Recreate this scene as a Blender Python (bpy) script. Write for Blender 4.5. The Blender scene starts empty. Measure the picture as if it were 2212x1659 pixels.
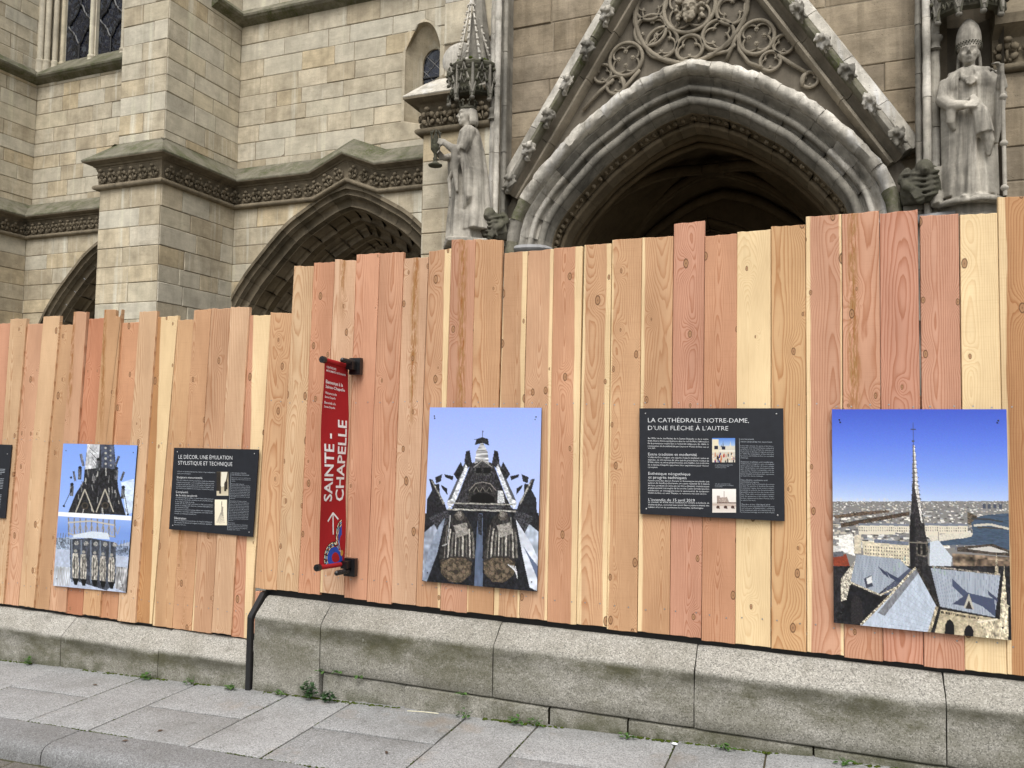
import bpy, bmesh, math, random
import numpy as np
from mathutils import Vector, Matrix

# ---------------------------------------------------------------- camera, sky, sun, exposure
scene = bpy.context.scene
col = scene.collection
IW, IH = 2212.0, 1659.0                      # reference picture units used for measuring
FOC, YAW, PITCH, ROLL, HC = 1723.08, -0.374657, 0.0497853, 0.0163994, 1.6

def cam_axes():
    cy, sy, cp, sp = math.cos(YAW), math.sin(YAW), math.cos(PITCH), math.sin(PITCH)
    f = Vector((sy*cp, cy*cp, sp)); r = Vector((cy, -sy, 0)); u = r.cross(f)
    cr, sr = math.cos(ROLL), math.sin(ROLL)
    return cr*r+sr*u, -sr*r+cr*u, f
CR, CU, CF = cam_axes()
CPOS = Vector((0, 0, HC))
cam_data = bpy.data.cameras.new('camera')
cam = bpy.data.objects.new('camera', cam_data); col.objects.link(cam)
m = Matrix.Identity(4)
for i in range(3):
    m[i][0], m[i][1], m[i][2], m[i][3] = CR[i], CU[i], -CF[i], CPOS[i]
cam.matrix_world = m
cam_data.sensor_width = 36.0
cam_data.lens = FOC/IW*36.0
cam_data.clip_start = 0.05
cam_data.clip_end = 2000
scene.camera = cam

SUN_EL, SUN_AZ = math.radians(55), math.radians(163)     # azimuth: 0 = +Y, clockwise; light from behind the camera
world = bpy.data.worlds.new('World'); scene.world = world; world.use_nodes = True
wn = world.node_tree; wn.nodes.clear()
sky = wn.nodes.new('ShaderNodeTexSky'); sky.sky_type = 'NISHITA'; sky.sun_disc = False
sky.sun_elevation = SUN_EL; sky.sun_rotation = SUN_AZ
sky.air_density = 1.0; sky.dust_density = 4.0; sky.ozone_density = 1.0
hsv = wn.nodes.new('ShaderNodeHueSaturation'); hsv.inputs['Saturation'].default_value = 0.22   # overcast: grey-white light
bg = wn.nodes.new('ShaderNodeBackground'); bg.inputs['Strength'].default_value = 0.15
wo = wn.nodes.new('ShaderNodeOutputWorld')
wn.links.new(sky.outputs[0], hsv.inputs['Color']); wn.links.new(hsv.outputs[0], bg.inputs[0]); wn.links.new(bg.outputs[0], wo.inputs[0])
sun_d = bpy.data.lights.new('sun', 'SUN'); sun_d.energy = 1.5; sun_d.angle = math.radians(40); sun_d.color = (1.0, 0.965, 0.91)
sun = bpy.data.objects.new('sun', sun_d); col.objects.link(sun)
sd = Vector((math.sin(SUN_AZ)*math.cos(SUN_EL), math.cos(SUN_AZ)*math.cos(SUN_EL), math.sin(SUN_EL)))
sun.rotation_euler = sd.to_track_quat('Z', 'Y').to_euler()
sun.location = sd*30
vs = scene.view_settings
vs.view_transform = 'Standard'; vs.look = 'None'; vs.exposure = 0.35; vs.gamma = 1.0; vs.use_curve_mapping = False
scene.cycles.max_bounces = 6
scene.cycles.diffuse_bounces = 4

# ---------------------------------------------------------------- measuring: picture point -> place on a plane
def ray(x, y): return CR*((x-IW/2)/FOC) - CU*((y-IH/2)/FOC) + CF
def P(x, y, Y): d = ray(x, y); return CPOS + d*(Y/d.y)          # on the plane y = Y
def PX(x, y, X): d = ray(x, y); return CPOS + d*(X/d.x)         # on the plane x = X
S = 4032/2212.0
def PS(x, y, Y): return P(x/S, y/S, Y)                          # same, full-size picture units
GX, GY, G0, YW = 0.0385, 0.012, 0.0165, 4.20
def gz(x, y): return G0 + GX*x + GY*(y-YW)                       # pavement height
def PG(x, y, off=0.0):                                          # on the pavement
    d = ray(x, y)
    # HC + t dz = G0+off + GX t dx + GY (t dy - YW)
    t = (G0+off-GY*YW-HC)/(d.z-GX*d.x-GY*d.y)
    return CPOS + d*t

R = random.Random(11)
def lin(c):                                                     # 0-255 sRGB -> linear
    out = []
    for v in c[:3]:
        v = v/255.0
        out.append(v/12.92 if v <= 0.04045 else ((v+0.055)/1.055)**2.4)
    return tuple(out)

# ---------------------------------------------------------------- mesh building
class MB:
    def __init__(s): s.v = []; s.f = []
    def add(s, vs_, fs):
        o = len(s.v); s.v += [tuple(p) for p in vs_]; s.f += [tuple(i+o for i in f) for f in fs]
    def box(s, x0, x1, y0, y1, z0, z1):
        s.add([(x0,y0,z0),(x1,y0,z0),(x1,y1,z0),(x0,y1,z0),(x0,y0,z1),(x1,y0,z1),(x1,y1,z1),(x0,y1,z1)],
              [(0,3,2,1),(4,5,6,7),(0,1,5,4),(1,2,6,5),(2,3,7,6),(3,0,4,7)])
    def obox(s, c, ax, ay, az):                                 # oriented box: centre + half-axis vectors
        c, ax, ay, az = map(Vector, (c, ax, ay, az)); vs_ = []
        for k in (-1, 1):
            for a, b in ((-1,-1),(1,-1),(1,1),(-1,1)): vs_.append(c+ax*a+ay*b+az*k)
        s.add(vs_, [(0,3,2,1),(4,5,6,7),(0,1,5,4),(1,2,6,5),(2,3,7,6),(3,0,4,7)])
    def tube(s, path, r, n=8, caps=True, closed=False, flat=None):
        path = [Vector(p) for p in path]; N = len(path)
        rs = r if isinstance(r, (list, tuple)) else [r]*N
        rings = []; up = None
        for i in range(N):
            if closed: t = path[(i+1) % N]-path[i-1]
            else: t = path[min(i+1, N-1)]-path[max(i-1, 0)]
            t.normalize()
            if up is None:
                up = Vector((0,0,1)) if abs(t.z) < 0.9 else Vector((0,1,0))
            a = t.cross(up).normalized(); b = a.cross(t).normalized(); up = b
            rings.append([path[i]+(a*math.cos(2*math.pi*k/n)+b*math.sin(2*math.pi*k/n))*rs[i] for k in range(n)])
        fs = []; M = N if closed else N-1
        for i in range(M):
            j = (i+1) % N
            for k in range(n): fs.append((i*n+k, i*n+(k+1) % n, j*n+(k+1) % n, j*n+k))
        if caps and not closed:
            fs.append(tuple(range(n-1, -1, -1))); fs.append(tuple((N-1)*n+k for k in range(n)))
        s.add([p for r_ in rings for p in r_], fs)
    def lathe(s, prof, c, n=12, a0=0, a1=2*math.pi, sx=1, sy=1):   # prof [(r,z)] about the vertical at c
        full = abs(a1-a0-2*math.pi) < 1e-6; m_ = n if full else n+1; vs_ = []; fs = []
        for r, z in prof:
            for k in range(m_):
                a = a0+(a1-a0)*k/n; vs_.append((c[0]+r*math.cos(a)*sx, c[1]+r*math.sin(a)*sy, c[2]+z))
        for i in range(len(prof)-1):
            for k in range(n):
                k2 = (k+1) % m_
                fs.append((i*m_+k, i*m_+k2, (i+1)*m_+k2, (i+1)*m_+k))
        s.add(vs_, fs)
    def ball(s, c, r, n=8, m_=6, rot=None):                      # ellipsoid
        c = Vector(c); r = Vector((r, r, r)) if not hasattr(r, '__len__') else Vector(r)
        vs_ = [Vector((0,0,-r.z))]; fs = []
        for i in range(1, m_):
            a = -math.pi/2+math.pi*i/m_
            for k in range(n):
                b = 2*math.pi*k/n
                vs_.append(Vector((r.x*math.cos(a)*math.cos(b), r.y*math.cos(a)*math.sin(b), r.z*math.sin(a))))
        vs_.append(Vector((0,0,r.z))); L = len(vs_)-1
        for k in range(n):
            k2 = (k+1) % n
            fs.append((0, 1+k2, 1+k)); fs.append((L, L-n+k, L-n+k2))
            for i in range(m_-2): fs.append((1+i*n+k, 1+i*n+k2, 1+(i+1)*n+k2, 1+(i+1)*n+k))
        if rot is not None: vs_ = [rot @ p for p in vs_]
        s.add([p+c for p in vs_], fs)
    def prism(s, poly, f0, f1):                                  # poly of (a,b); f0, f1 map (a,b)->3D for the two ends
        n = len(poly); vs_ = [f0(*p) for p in poly]+[f1(*p) for p in poly]
        fs = [tuple(range(n)), tuple(range(2*n-1, n-1, -1))]+[(k, k+n, (k+1) % n+n, (k+1) % n) for k in range(n)]
        s.add(vs_, fs)
    def mesh(s, name):
        me = bpy.data.meshes.new(name); me.from_pydata([tuple(p) for p in s.v], [], s.f); me.update(); return me
    def build(s, name, mat, parent=None, smooth=False, fix=False, origin=None):
        return link(s.mesh(name), name, mat, parent, smooth, fix, origin)

def link(me, name, mat, parent=None, smooth=False, fix=False, origin=None):
    if fix:
        b = bmesh.new(); b.from_mesh(me); bmesh.ops.recalc_face_normals(b, faces=b.faces); b.to_mesh(me); b.free()
    if smooth:
        me.polygons.foreach_set('use_smooth', [True]*len(me.polygons))
        if smooth != True: me.set_sharp_from_angle(angle=math.radians(smooth))
    if mat is not None: me.materials.append(mat)
    o = bpy.data.objects.new(name, me); col.objects.link(o)
    if origin is not None: o.location = origin
    setpar(o, parent)
    return o
WLOC = {}
def wloc(o):
    return WLOC.get(o.name, Vector((0,0,0)))
def setpar(o, parent):
    if parent is not None:
        o.parent = parent; o.matrix_parent_inverse = Matrix.Translation(-wloc(parent))
def thing(name, label, cat, loc=(0,0,0), group=None):
    o = bpy.data.objects.new(name, None); col.objects.link(o); o.location = loc; o.empty_display_size = 0.2
    WLOC[o.name] = Vector(loc)
    return tag(o, label, cat, group)
def tag(o, label=None, cat=None, group=None, kind=None):
    if label: o['label'] = label
    if cat: o['category'] = cat
    if group: o['group'] = group
    if kind: o['kind'] = kind
    return o
def part(name, parent, loc=(0,0,0)):                             # an empty that groups pieces inside a thing
    o = bpy.data.objects.new(name, None); col.objects.link(o); o.empty_display_size = 0.1
    setpar(o, parent); return o

# ---------------------------------------------------------------- material helpers
class NT:
    def __init__(s, name, rough=0.85, spec=0.25):
        s.m = bpy.data.materials.new(name); s.m.use_nodes = True; s.t = s.m.node_tree; s.t.nodes.clear()
        s.out = s.t.nodes.new('ShaderNodeOutputMaterial'); s.b = s.t.nodes.new('ShaderNodeBsdfPrincipled')
        s.t.links.new(s.b.outputs[0], s.out.inputs[0])
        s.b.inputs['Roughness'].default_value = rough; s.b.inputs['Specular IOR Level'].default_value = spec
    def n(s, t, **kw):
        nd = s.t.nodes.new('ShaderNode'+t)
        for k, v in kw.items(): setattr(nd, k, v)
        return nd
    def put(s, sock, v):
        if v is None: return
        if isinstance(v, bpy.types.NodeSocket): s.t.links.new(v, sock)
        elif isinstance(v, (tuple, list)) and len(v) == 3 and sock.type == 'RGBA': sock.default_value = (*v, 1)
        else: sock.default_value = v
    def coord(s): return s.n('TexCoord').outputs['Object']
    def map(s, vec, scale=(1,1,1), loc=(0,0,0)):
        nd = s.n('Mapping'); s.put(nd.inputs['Vector'], vec); nd.inputs['Scale'].default_value = scale; s.put(nd.inputs['Location'], loc)
        return nd.outputs[0]
    def noise(s, vec, scale, detail=3, rough=0.5, dist=0.0):
        nd = s.n('TexNoise'); s.put(nd.inputs['Vector'], vec); s.put(nd.inputs['Scale'], scale)
        nd.inputs['Detail'].default_value = detail; nd.inputs['Roughness'].default_value = rough; nd.inputs['Distortion'].default_value = dist
        return nd.outputs['Fac']
    def voro(s, vec, scale, feature='F1', out='Distance'):
        nd = s.n('TexVoronoi', feature=feature); s.put(nd.inputs['Vector'], vec); s.put(nd.inputs['Scale'], scale); return nd.outputs[out]
    def math(s, op, a, b=None, c=None, clamp=False):
        nd = s.n('Math', operation=op, use_clamp=clamp); s.put(nd.inputs[0], a); s.put(nd.inputs[1], b)
        if c is not None: s.put(nd.inputs[2], c)
        return nd.outputs[0]
    def ramp(s, fac, stops):
        nd = s.n('ValToRGB'); cr = nd.color_ramp
        while len(cr.elements) < len(stops): cr.elements.new(0.5)
        for e, (p, c) in zip(cr.elements, stops):
            e.position = p; e.color = (*c, 1) if hasattr(c, '__len__') else (c, c, c, 1)
        s.put(nd.inputs[0], fac); return nd.outputs[0]
    def rng(s, v, a, b, c=0.0, d=1.0):
        nd = s.n('MapRange'); s.put(nd.inputs[0], v)
        for k, x in zip((1,2,3,4), (a,b,c,d)): s.put(nd.inputs[k], x)
        return nd.outputs[0]
    def mix(s, fac, a, b, mode='MIX'):
        nd = s.n('Mix', data_type='RGBA', blend_type=mode); s.put(nd.inputs[0], fac); s.put(nd.inputs[6], a); s.put(nd.inputs[7], b); return nd.outputs[2]
    def sep(s, vec):
        nd = s.n('SeparateXYZ'); s.put(nd.inputs[0], vec); return nd.outputs
    def comb(s, x, y, z):
        nd = s.n('CombineXYZ'); s.put(nd.inputs[0], x); s.put(nd.inputs[1], y); s.put(nd.inputs[2], z); return nd.outputs[0]
    def attr(s, name, out='Fac'):
        nd = s.n('Attribute', attribute_type='OBJECT'); nd.attribute_name = name; return nd.outputs[out]
    def rand(s): return s.n('ObjectInfo').outputs['Random']
    def bump(s, h, strength=0.4, dist=0.01):
        nd = s.n('Bump'); nd.inputs['Strength'].default_value = strength; nd.inputs['Distance'].default_value = dist
        s.put(nd.inputs['Height'], h); s.put(s.b.inputs['Normal'], nd.outputs[0])
    def done(s, colour, rough=None):
        s.put(s.b.inputs['Base Color'], colour)
        if rough is not None: s.put(s.b.inputs['Roughness'], rough)
        return s.m
def plain(name, c, rough=0.6, spec=0.3, metal=0.0):
    t = NT(name, rough, spec); t.b.inputs['Metallic'].default_value = metal
    k = t.noise(t.coord(), 30, 3)
    return t.done(t.mix(t.rng(k, 0.3, 0.7), tuple(v*0.85 for v in c), tuple(min(1, v*1.12) for v in c)))
# ---------------------------------------------------------------- materials
def make_stone(name, tones, spread=0.5, streak=0.35, pits=0.6, pale=0.35, dirt=(0.12,0.10,0.075), dirt_amt=0.35, bump=0.5, rough=0.9, moss=0.0, fine=1.0):
    t = NT(name, rough, 0.15); c = t.coord(); r = t.rand()
    base = t.ramp(r, [(i/(len(tones)-1), k) for i, k in enumerate(tones)])
    rv = t.n('Vector' if False else 'CombineXYZ'); t.put(rv.inputs[0], t.math('MULTIPLY', r, 37.0)); t.put(rv.inputs[1], t.math('MULTIPLY', r, 91.0)); t.put(rv.inputs[2], t.math('MULTIPLY', r, 53.0))
    add = t.n('VectorMath', operation='ADD'); t.put(add.inputs[0], c); t.put(add.inputs[1], rv.outputs[0]); cs = add.outputs[0]
    cloud = t.noise(cs, 3.2, 6, 0.62)
    v = t.mix(t.rng(cloud, 0.3, 0.72), tuple(k*(1-0.36*spread) for k in (1,1,1)), tuple(min(2, k*(1+0.24*spread)) for k in (1,1,1)))
    base = t.mix(1.0, base, v, 'MULTIPLY')
    bed = t.noise(t.map(cs, (1.2,1.2,9)), 2.2, 5, 0.6)                     # bedding of the limestone
    base = t.mix(t.math('MULTIPLY', t.rng(bed, 0.52, 0.75), 0.35), base, tuple(k*0.62 for k in tones[0]))
    if streak:
        s1 = t.noise(t.map(c, (5.5,5.5,0.28)), 1.3, 5, 0.65)                # run-off streaks, dark
        base = t.mix(t.math('MULTIPLY', t.rng(s1, 0.5, 0.74), streak), base, dirt)
        s2 = t.noise(t.map(c, (4.2,4.2,0.22), (7,3,1)), 1.1, 5, 0.6)        # lime-washed pale runs
        base = t.mix(t.math('MULTIPLY', t.rng(s2, 0.56, 0.74), pale), base, tuple(min(0.8, k*1.55) for k in tones[-1]))
    d = t.noise(c, 0.9, 6, 0.7)
    base = t.mix(t.math('MULTIPLY', t.rng(d, 0.48, 0.75), dirt_amt), base, dirt)
    f = t.noise(c, 62, 4, 0.7)
    base = t.mix(t.math('MULTIPLY', t.rng(f, 0.35, 0.75), 0.28*fine), base, tuple(k*0.5 for k in tones[0]))
    if pits:
        pz = t.voro(t.map(cs, (1,1,1.6)), 23); pn = t.noise(cs, 4, 2)
        pit = t.math('MULTIPLY', t.rng(pz, 0.16, 0.07), t.rng(pn, 0.46, 0.6))
        base = t.mix(t.math('MULTIPLY', pit, pits), base, tuple(k*0.28 for k in dirt))
    if moss:
        g = t.noise(c, 2.6, 6, 0.72); g2 = t.noise(c, 30, 3, 0.7)
        mm = t.math('MULTIPLY', t.rng(g, 0.42, 0.62), t.rng(g2, 0.25, 0.6))
        base = t.mix(t.math('MULTIPLY', mm, moss), base, t.mix(t.rng(g2, 0.4, 0.7), (0.035,0.042,0.018), (0.10,0.115,0.04)))
    h = t.math('ADD', t.math('MULTIPLY', cloud, 1.2), t.math('ADD', t.math('MULTIPLY', f, 0.35), t.math('MULTIPLY', bed, 0.5)))
    if pits: h = t.math('SUBTRACT', h, t.math('MULTIPLY', pit, 0.8))
    t.bump(h, bump, 0.012)
    return t.done(base)

M = {}
M['ashlar'] = make_stone('cream_limestone', [(0.46,0.39,0.275),(0.52,0.455,0.335),(0.56,0.495,0.37),(0.53,0.48,0.375),(0.56,0.46,0.30),(0.62,0.565,0.45)], 1.0, 0.36, 1.0, 0.75, dirt=(0.21,0.165,0.11), dirt_amt=0.4)
M['ashlar_grey'] = make_stone('pale_grey_limestone', [(0.52,0.47,0.365),(0.58,0.53,0.42),(0.56,0.52,0.42),(0.58,0.51,0.37)], 0.8, 0.26, 0.8, 0.5, dirt=(0.24,0.21,0.16), dirt_amt=0.3)
M['ashlar_brown'] = make_stone('weathered_brown_limestone', [(0.25,0.20,0.135),(0.33,0.27,0.19),(0.39,0.325,0.235),(0.30,0.25,0.185)], 1.1, 0.5, 0.8, 0.7, dirt=(0.09,0.07,0.045), dirt_amt=0.6, bump=0.8)
M['mortar'] = make_stone('lime_mortar', [(0.26,0.22,0.16),(0.29,0.245,0.18)], 0.5, 0.4, 0.0, 0.2, dirt=(0.07,0.055,0.04), dirt_amt=0.6)
M['mould'] = make_stone('grimy_moulding_stone', [(0.15,0.125,0.085),(0.20,0.165,0.115),(0.24,0.20,0.14)], 0.9, 0.5, 0.3, 0.3, dirt=(0.045,0.038,0.028), dirt_amt=0.8, bump=0.7)
M['voussoir'] = make_stone('brown_voussoir_stone', [(0.17,0.135,0.085),(0.22,0.175,0.115),(0.26,0.215,0.15)], 0.8, 0.4, 0.3, 0.3, dirt=(0.05,0.04,0.028), dirt_amt=0.6)
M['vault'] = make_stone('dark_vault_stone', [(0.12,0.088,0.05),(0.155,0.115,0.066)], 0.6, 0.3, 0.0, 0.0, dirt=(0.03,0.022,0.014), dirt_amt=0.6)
M['mossy'] = make_stone('mossy_weathering_stone', [(0.20,0.185,0.14),(0.26,0.24,0.185)], 0.9, 0.3, 0.3, 0.25, dirt=(0.075,0.075,0.055), dirt_amt=0.7, bump=0.8, moss=0.95)
M['pale'] = make_stone('bleached_limestone', [(0.56,0.52,0.44),(0.66,0.62,0.54),(0.74,0.70,0.62)], 1.2, 0.7, 0.7, 0.7, dirt=(0.06,0.055,0.045), dirt_amt=0.9, bump=1.0)
M['grey'] = make_stone('sooty_grey_limestone', [(0.26,0.245,0.21),(0.34,0.315,0.265)], 0.9, 0.65, 0.2, 0.5, dirt=(0.045,0.042,0.036), dirt_amt=0.8, bump=0.8)
M['tracery'] = make_stone('tracery_stone', [(0.27,0.235,0.18),(0.33,0.29,0.225)], 0.8, 0.4, 0.2, 0.3, dirt=(0.07,0.06,0.045), dirt_amt=0.7, bump=0.7)
M['panel_stone'] = make_stone('dark_panel_stone', [(0.17,0.148,0.115),(0.20,0.175,0.138)], 0.6, 0.4, 0.0, 0.1, dirt=(0.06,0.05,0.04), dirt_amt=0.5)  # darker brown stone of the gable panel and niche backs
M['statue'] = make_stone('statue_limestone', [(0.42,0.39,0.33),(0.48,0.445,0.38)], 1.2, 0.95, 0.25, 0.9, dirt=(0.035,0.032,0.027), dirt_amt=0.9, bump=0.6)
M['statue_dark'] = make_stone('blackened_limestone', [(0.10,0.095,0.075),(0.14,0.13,0.10)], 0.9, 0.5, 0.2, 0.5, dirt=(0.025,0.025,0.02), dirt_amt=0.8, bump=0.8, moss=0.35)
M['lead'] = make_stone('lead_flashing', [(0.30,0.30,0.30),(0.36,0.36,0.36)], 0.5, 0.4, 0.0, 0.3, dirt=(0.1,0.1,0.1), dirt_amt=0.4, rough=0.45, bump=0.2)

def make_granite(name, a, b, speck=1.0, stain=(0.09,0.085,0.06), stain_amt=0.5, algae=0.0, bands=False, orange=0.0, rough=0.8):
    t = NT(name, rough, 0.3); c = t.coord(); r = t.rand()
    base = t.mix(r, a, b)
    v1 = t.voro(c, 190, out='Color'); sv = t.sep(v1)[0]
    n1 = t.noise(c, 130, 2, 0.6)
    base = t.mix(t.math('MULTIPLY', t.rng(n1, 0.35, 0.65), 0.45*speck), base, tuple(k*0.45 for k in a))
    base = t.mix(t.math('MULTIPLY', t.rng(sv, 0.80, 0.86), 0.55*speck), base, (0.06,0.058,0.055))
    base = t.mix(t.math('MULTIPLY', t.rng(sv, 0.22, 0.14), 0.4*speck), base, tuple(min(1, k*1.7) for k in b))
    d = t.noise(c, 2.1, 6, 0.65); base = t.mix(t.math('MULTIPLY', t.rng(d, 0.45, 0.72), stain_amt), base, stain)
    d2 = t.noise(t.map(c, (1,1,1), (3,8,2)), 7.5, 4, 0.7); base = t.mix(t.math('MULTIPLY', t.rng(d2, 0.58, 0.75), stain_amt), base, tuple(k*0.6 for k in stain))
    if orange:
        o = t.noise(t.map(c, (1,1,1), (13,2,7)), 2.4, 4, 0.6); base = t.mix(t.math('MULTIPLY', t.rng(o, 0.6, 0.74), orange), base, (0.30,0.20,0.11))
    if algae:
        z = t.sep(c)[2]; x = t.sep(c)[0]
        n = t.noise(t.map(c, (1.4,1.4,2.6)), 2.3, 6, 0.7)
        # algae grows on the face below the chamfered edge; the edge follows the stone's own height
        top = t.math('SUBTRACT', t.attr('edge_z'), z)
        zone = t.math('MULTIPLY', t.rng(top, -0.012, 0.02), t.rng(top, 0.42, 0.06))
        g = t.math('MULTIPLY', zone, t.rng(n, 0.32, 0.62))
        base = t.mix(t.math('MULTIPLY', g, algae), base, t.mix(t.rng(n1, 0.35, 0.65), (0.045,0.045,0.018), (0.085,0.08,0.035)))
        band = t.math('MULTIPLY', t.math('MULTIPLY', t.rng(top, -0.015, 0.012), t.rng(top, 0.11, 0.03)), t.rng(t.noise(t.map(c, (1.1,1,3)), 1.6, 5, 0.65), 0.36, 0.6))
        base = t.mix(t.math('MULTIPLY', band, 0.8), base, (0.042,0.04,0.025))
        li = t.noise(t.map(c, (1,1,1), (5,1,9)), 11, 5, 0.75); base = t.mix(t.math('MULTIPLY', t.rng(li, 0.62, 0.74), 0.55), base, (0.42,0.42,0.37))
        foot = t.math('MULTIPLY', t.rng(t.math('SUBTRACT', z, t.math('MULTIPLY_ADD', x, GX, G0)), 0.09, 0.0), t.rng(t.noise(c, 9, 4), 0.42, 0.6))
        base = t.mix(t.math('MULTIPLY', foot, 0.7), base, (0.05,0.055,0.02))
    h = t.math('ADD', t.math('MULTIPLY', n1, 0.5), t.math('ADD', t.math('MULTIPLY', d2, 0.8), t.math('MULTIPLY', sv, 0.25)))
    t.bump(h, 0.45, 0.005)
    return t.done(base)
M['plinth'] = make_granite('lichened_plinth_stone', (0.33,0.315,0.275), (0.40,0.385,0.345), 1.0, (0.14,0.13,0.095), 0.55, algae=0.9)
M['slab'] = make_granite('granite_paving', (0.30,0.305,0.305), (0.37,0.372,0.37), 0.85, (0.13,0.125,0.11), 0.45, orange=0.3)
M['kerb'] = make_granite('granite_kerb', (0.235,0.238,0.24), (0.27,0.272,0.272), 0.9, (0.12,0.115,0.105), 0.45, orange=0.15)
M['road'] = make_granite('worn_road_stone', (0.17,0.155,0.135), (0.22,0.20,0.175), 1.0, (0.08,0.075,0.06), 0.6)
M['joint'] = make_granite('mossy_joint_earth', (0.085,0.07,0.04), (0.10,0.085,0.05), 0.6, (0.05,0.06,0.02), 0.8)
M['court'] = make_granite('courtyard_paving', (0.2,0.19,0.17), (0.24,0.23,0.2), 0.7)
M['iron'] = plain('black_painted_iron', (0.012,0.012,0.013), 0.45, 0.5)
M['rubber'] = plain('black_plastic', (0.008,0.008,0.009), 0.35, 0.5)
M['screw'] = plain('zinc_screw', (0.45,0.45,0.45), 0.35, 0.5, 0.8)
M['moss'] = plain('moss_green', (0.055,0.075,0.012), 0.95, 0.05)
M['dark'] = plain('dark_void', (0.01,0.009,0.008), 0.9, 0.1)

def make_wood():
    t = NT('sawn_douglas_fir', 0.62, 0.22); c = t.coord(); xyz = t.sep(c); X, Z = xyz[0], xyz[2]
    seed = t.attr('seed'); hw = t.attr('half_width')
    s1 = t.math('MULTIPLY', seed, 17.3); s2 = t.math('MULTIPLY', seed, 41.7)
    # knots
    kv = t.comb(t.math('MULTIPLY_ADD', X, 6.5, s1), t.math('MULTIPLY_ADD', Z, 3.4, s2), 0.0)
    vn = t.n('TexVoronoi', feature='F1', voronoi_dimensions='2D'); t.put(vn.inputs['Vector'], kv); vn.inputs['Scale'].default_value = 1.0; vn.inputs['Randomness'].default_value = 0.9
    kd = vn.outputs['Distance']; kc = t.sep(vn.outputs['Color'])
    gate = t.math('GREATER_THAN', kc[0], t.attr('knot_gate'))
    ksz = t.math('MULTIPLY_ADD', kc[1], 0.075, 0.025)
    kn = t.math('ADD', kd, t.math('MULTIPLY', t.math('SUBTRACT', t.noise(c, 60, 2), 0.5), 0.03))
    infl = t.math('MULTIPLY', t.math('EXPONENT', t.math('MULTIPLY', t.math('POWER', t.math('DIVIDE', kd, t.math('MULTIPLY_ADD', ksz, 1.6, 0.1)), 2.0), -1.0)), gate)
    # growth rings seen on a flat-sawn face
    w1 = t.noise(t.comb(t.math('MULTIPLY_ADD', X, 1.2, s2), s1, t.math('MULTIPLY', Z, 0.62)), 1.0, 2.5, 0.45)
    w2 = t.noise(t.comb(t.math('MULTIPLY_ADD', X, 9.0, s1), s2, t.math('MULTIPLY', Z, 1.7)), 1.0, 3, 0.55)
    w3 = t.noise(t.comb(t.math('MULTIPLY_ADD', X, 46.0, s1), s1, t.math('MULTIPLY', Z, 6.0)), 1.0, 3, 0.6)
    depth = t.math('MULTIPLY_ADD', t.math('SUBTRACT', w1, 0.42), 0.34, 0.01)
    x0 = t.math('MULTIPLY', t.math('SUBTRACT', t.math('FRACT', t.math('MULTIPLY', seed, 7.77)), 0.5), 0.11)
    dx = t.math('SUBTRACT', X, x0)
    rad = t.math('SQRT', t.math('ADD', t.math('MULTIPLY', dx, dx), t.math('MULTIPLY', depth, depth)))
    rad = t.math('ADD', rad, t.math('MULTIPLY', t.math('SUBTRACT', w2, 0.5), 0.026))
    rad = t.math('ADD', rad, t.math('MULTIPLY', t.math('SUBTRACT', w3, 0.5), 0.0045))
    rad = t.math('ADD', rad, t.math('MULTIPLY', infl, 0.045))
    fr = t.math('MULTIPLY', rad, t.math('MULTIPLY_ADD', t.math('FRACT', t.math('MULTIPLY', seed, 3.31)), 60.0, 85.0))
    ring = t.ramp(t.math('FRACT', fr), [(0.0, 0.0), (0.45, 0.12), (0.78, 0.75), (0.90, 1.0), (1.0, 0.05)])
    oc = t.n('ObjectInfo').outputs['Color']
    light = t.mix(1.0, oc, (1.10,1.09,1.08), 'MULTIPLY'); dk = t.mix(1.0, oc, (0.80,0.62,0.50), 'MULTIPLY')
    ringamt = t.math('MULTIPLY_ADD', t.noise(t.comb(t.math('MULTIPLY', X, 6), s1, t.math('MULTIPLY', Z, 0.7)), 1.0, 2), 0.75, 0.52)
    base = t.mix(t.math('MULTIPLY', ring, ringamt, clamp=True), light, dk)
    # sapwood along the edges
    wob = t.math('MULTIPLY', t.math('SUBTRACT', w2, 0.5), 0.035)
    sl = t.rng(t.math('SUBTRACT', t.math('ADD', t.math('ADD', X, hw), wob), t.attr('sap_left')), 0.003, -0.003); sl = t.math('MULTIPLY', sl, t.math('GREATER_THAN', t.attr('sap_left'), 0.002))
    sr = t.rng(t.math('SUBTRACT', t.math('ADD', t.math('SUBTRACT', hw, X), wob), t.attr('sap_right')), 0.003, -0.003); sr = t.math('MULTIPLY', sr, t.math('GREATER_THAN', t.attr('sap_right'), 0.002))
    sap = t.math('MAXIMUM', sl, sr)
    sapc = t.mix(t.math('MULTIPLY', ring, 0.55), (0.82,0.65,0.40), (0.68,0.47,0.25))
    base = t.mix(t.math('MULTIPLY', sap, 0.9), base, sapc)
    # blotches, saw marks, fibres
    bl = t.noise(t.comb(t.math('MULTIPLY_ADD', X, 5.0, s2), s1, t.math('MULTIPLY', Z, 1.3)), 1.0, 4, 0.6)
    base = t.mix(t.rng(bl, 0.3, 0.7), t.mix(1.0, base, (0.84,0.80,0.76), 'MULTIPLY'), t.mix(1.0, base, (1.12,1.12,1.10), 'MULTIPLY'))
    fib = t.noise(t.comb(t.math('MULTIPLY', X, 420), s1, t.math('MULTIPLY', Z, 9)), 1.0, 3, 0.7)
    base = t.mix(t.math('MULTIPLY', t.rng(fib, 0.4, 0.75), 0.2), base, t.mix(1.0, base, (0.62,0.52,0.44), 'MULTIPLY'))
    sawm = t.noise(t.comb(t.math('MULTIPLY', X, 6), s2, t.math('MULTIPLY', Z, 260)), 1.0, 2, 0.6)
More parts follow.
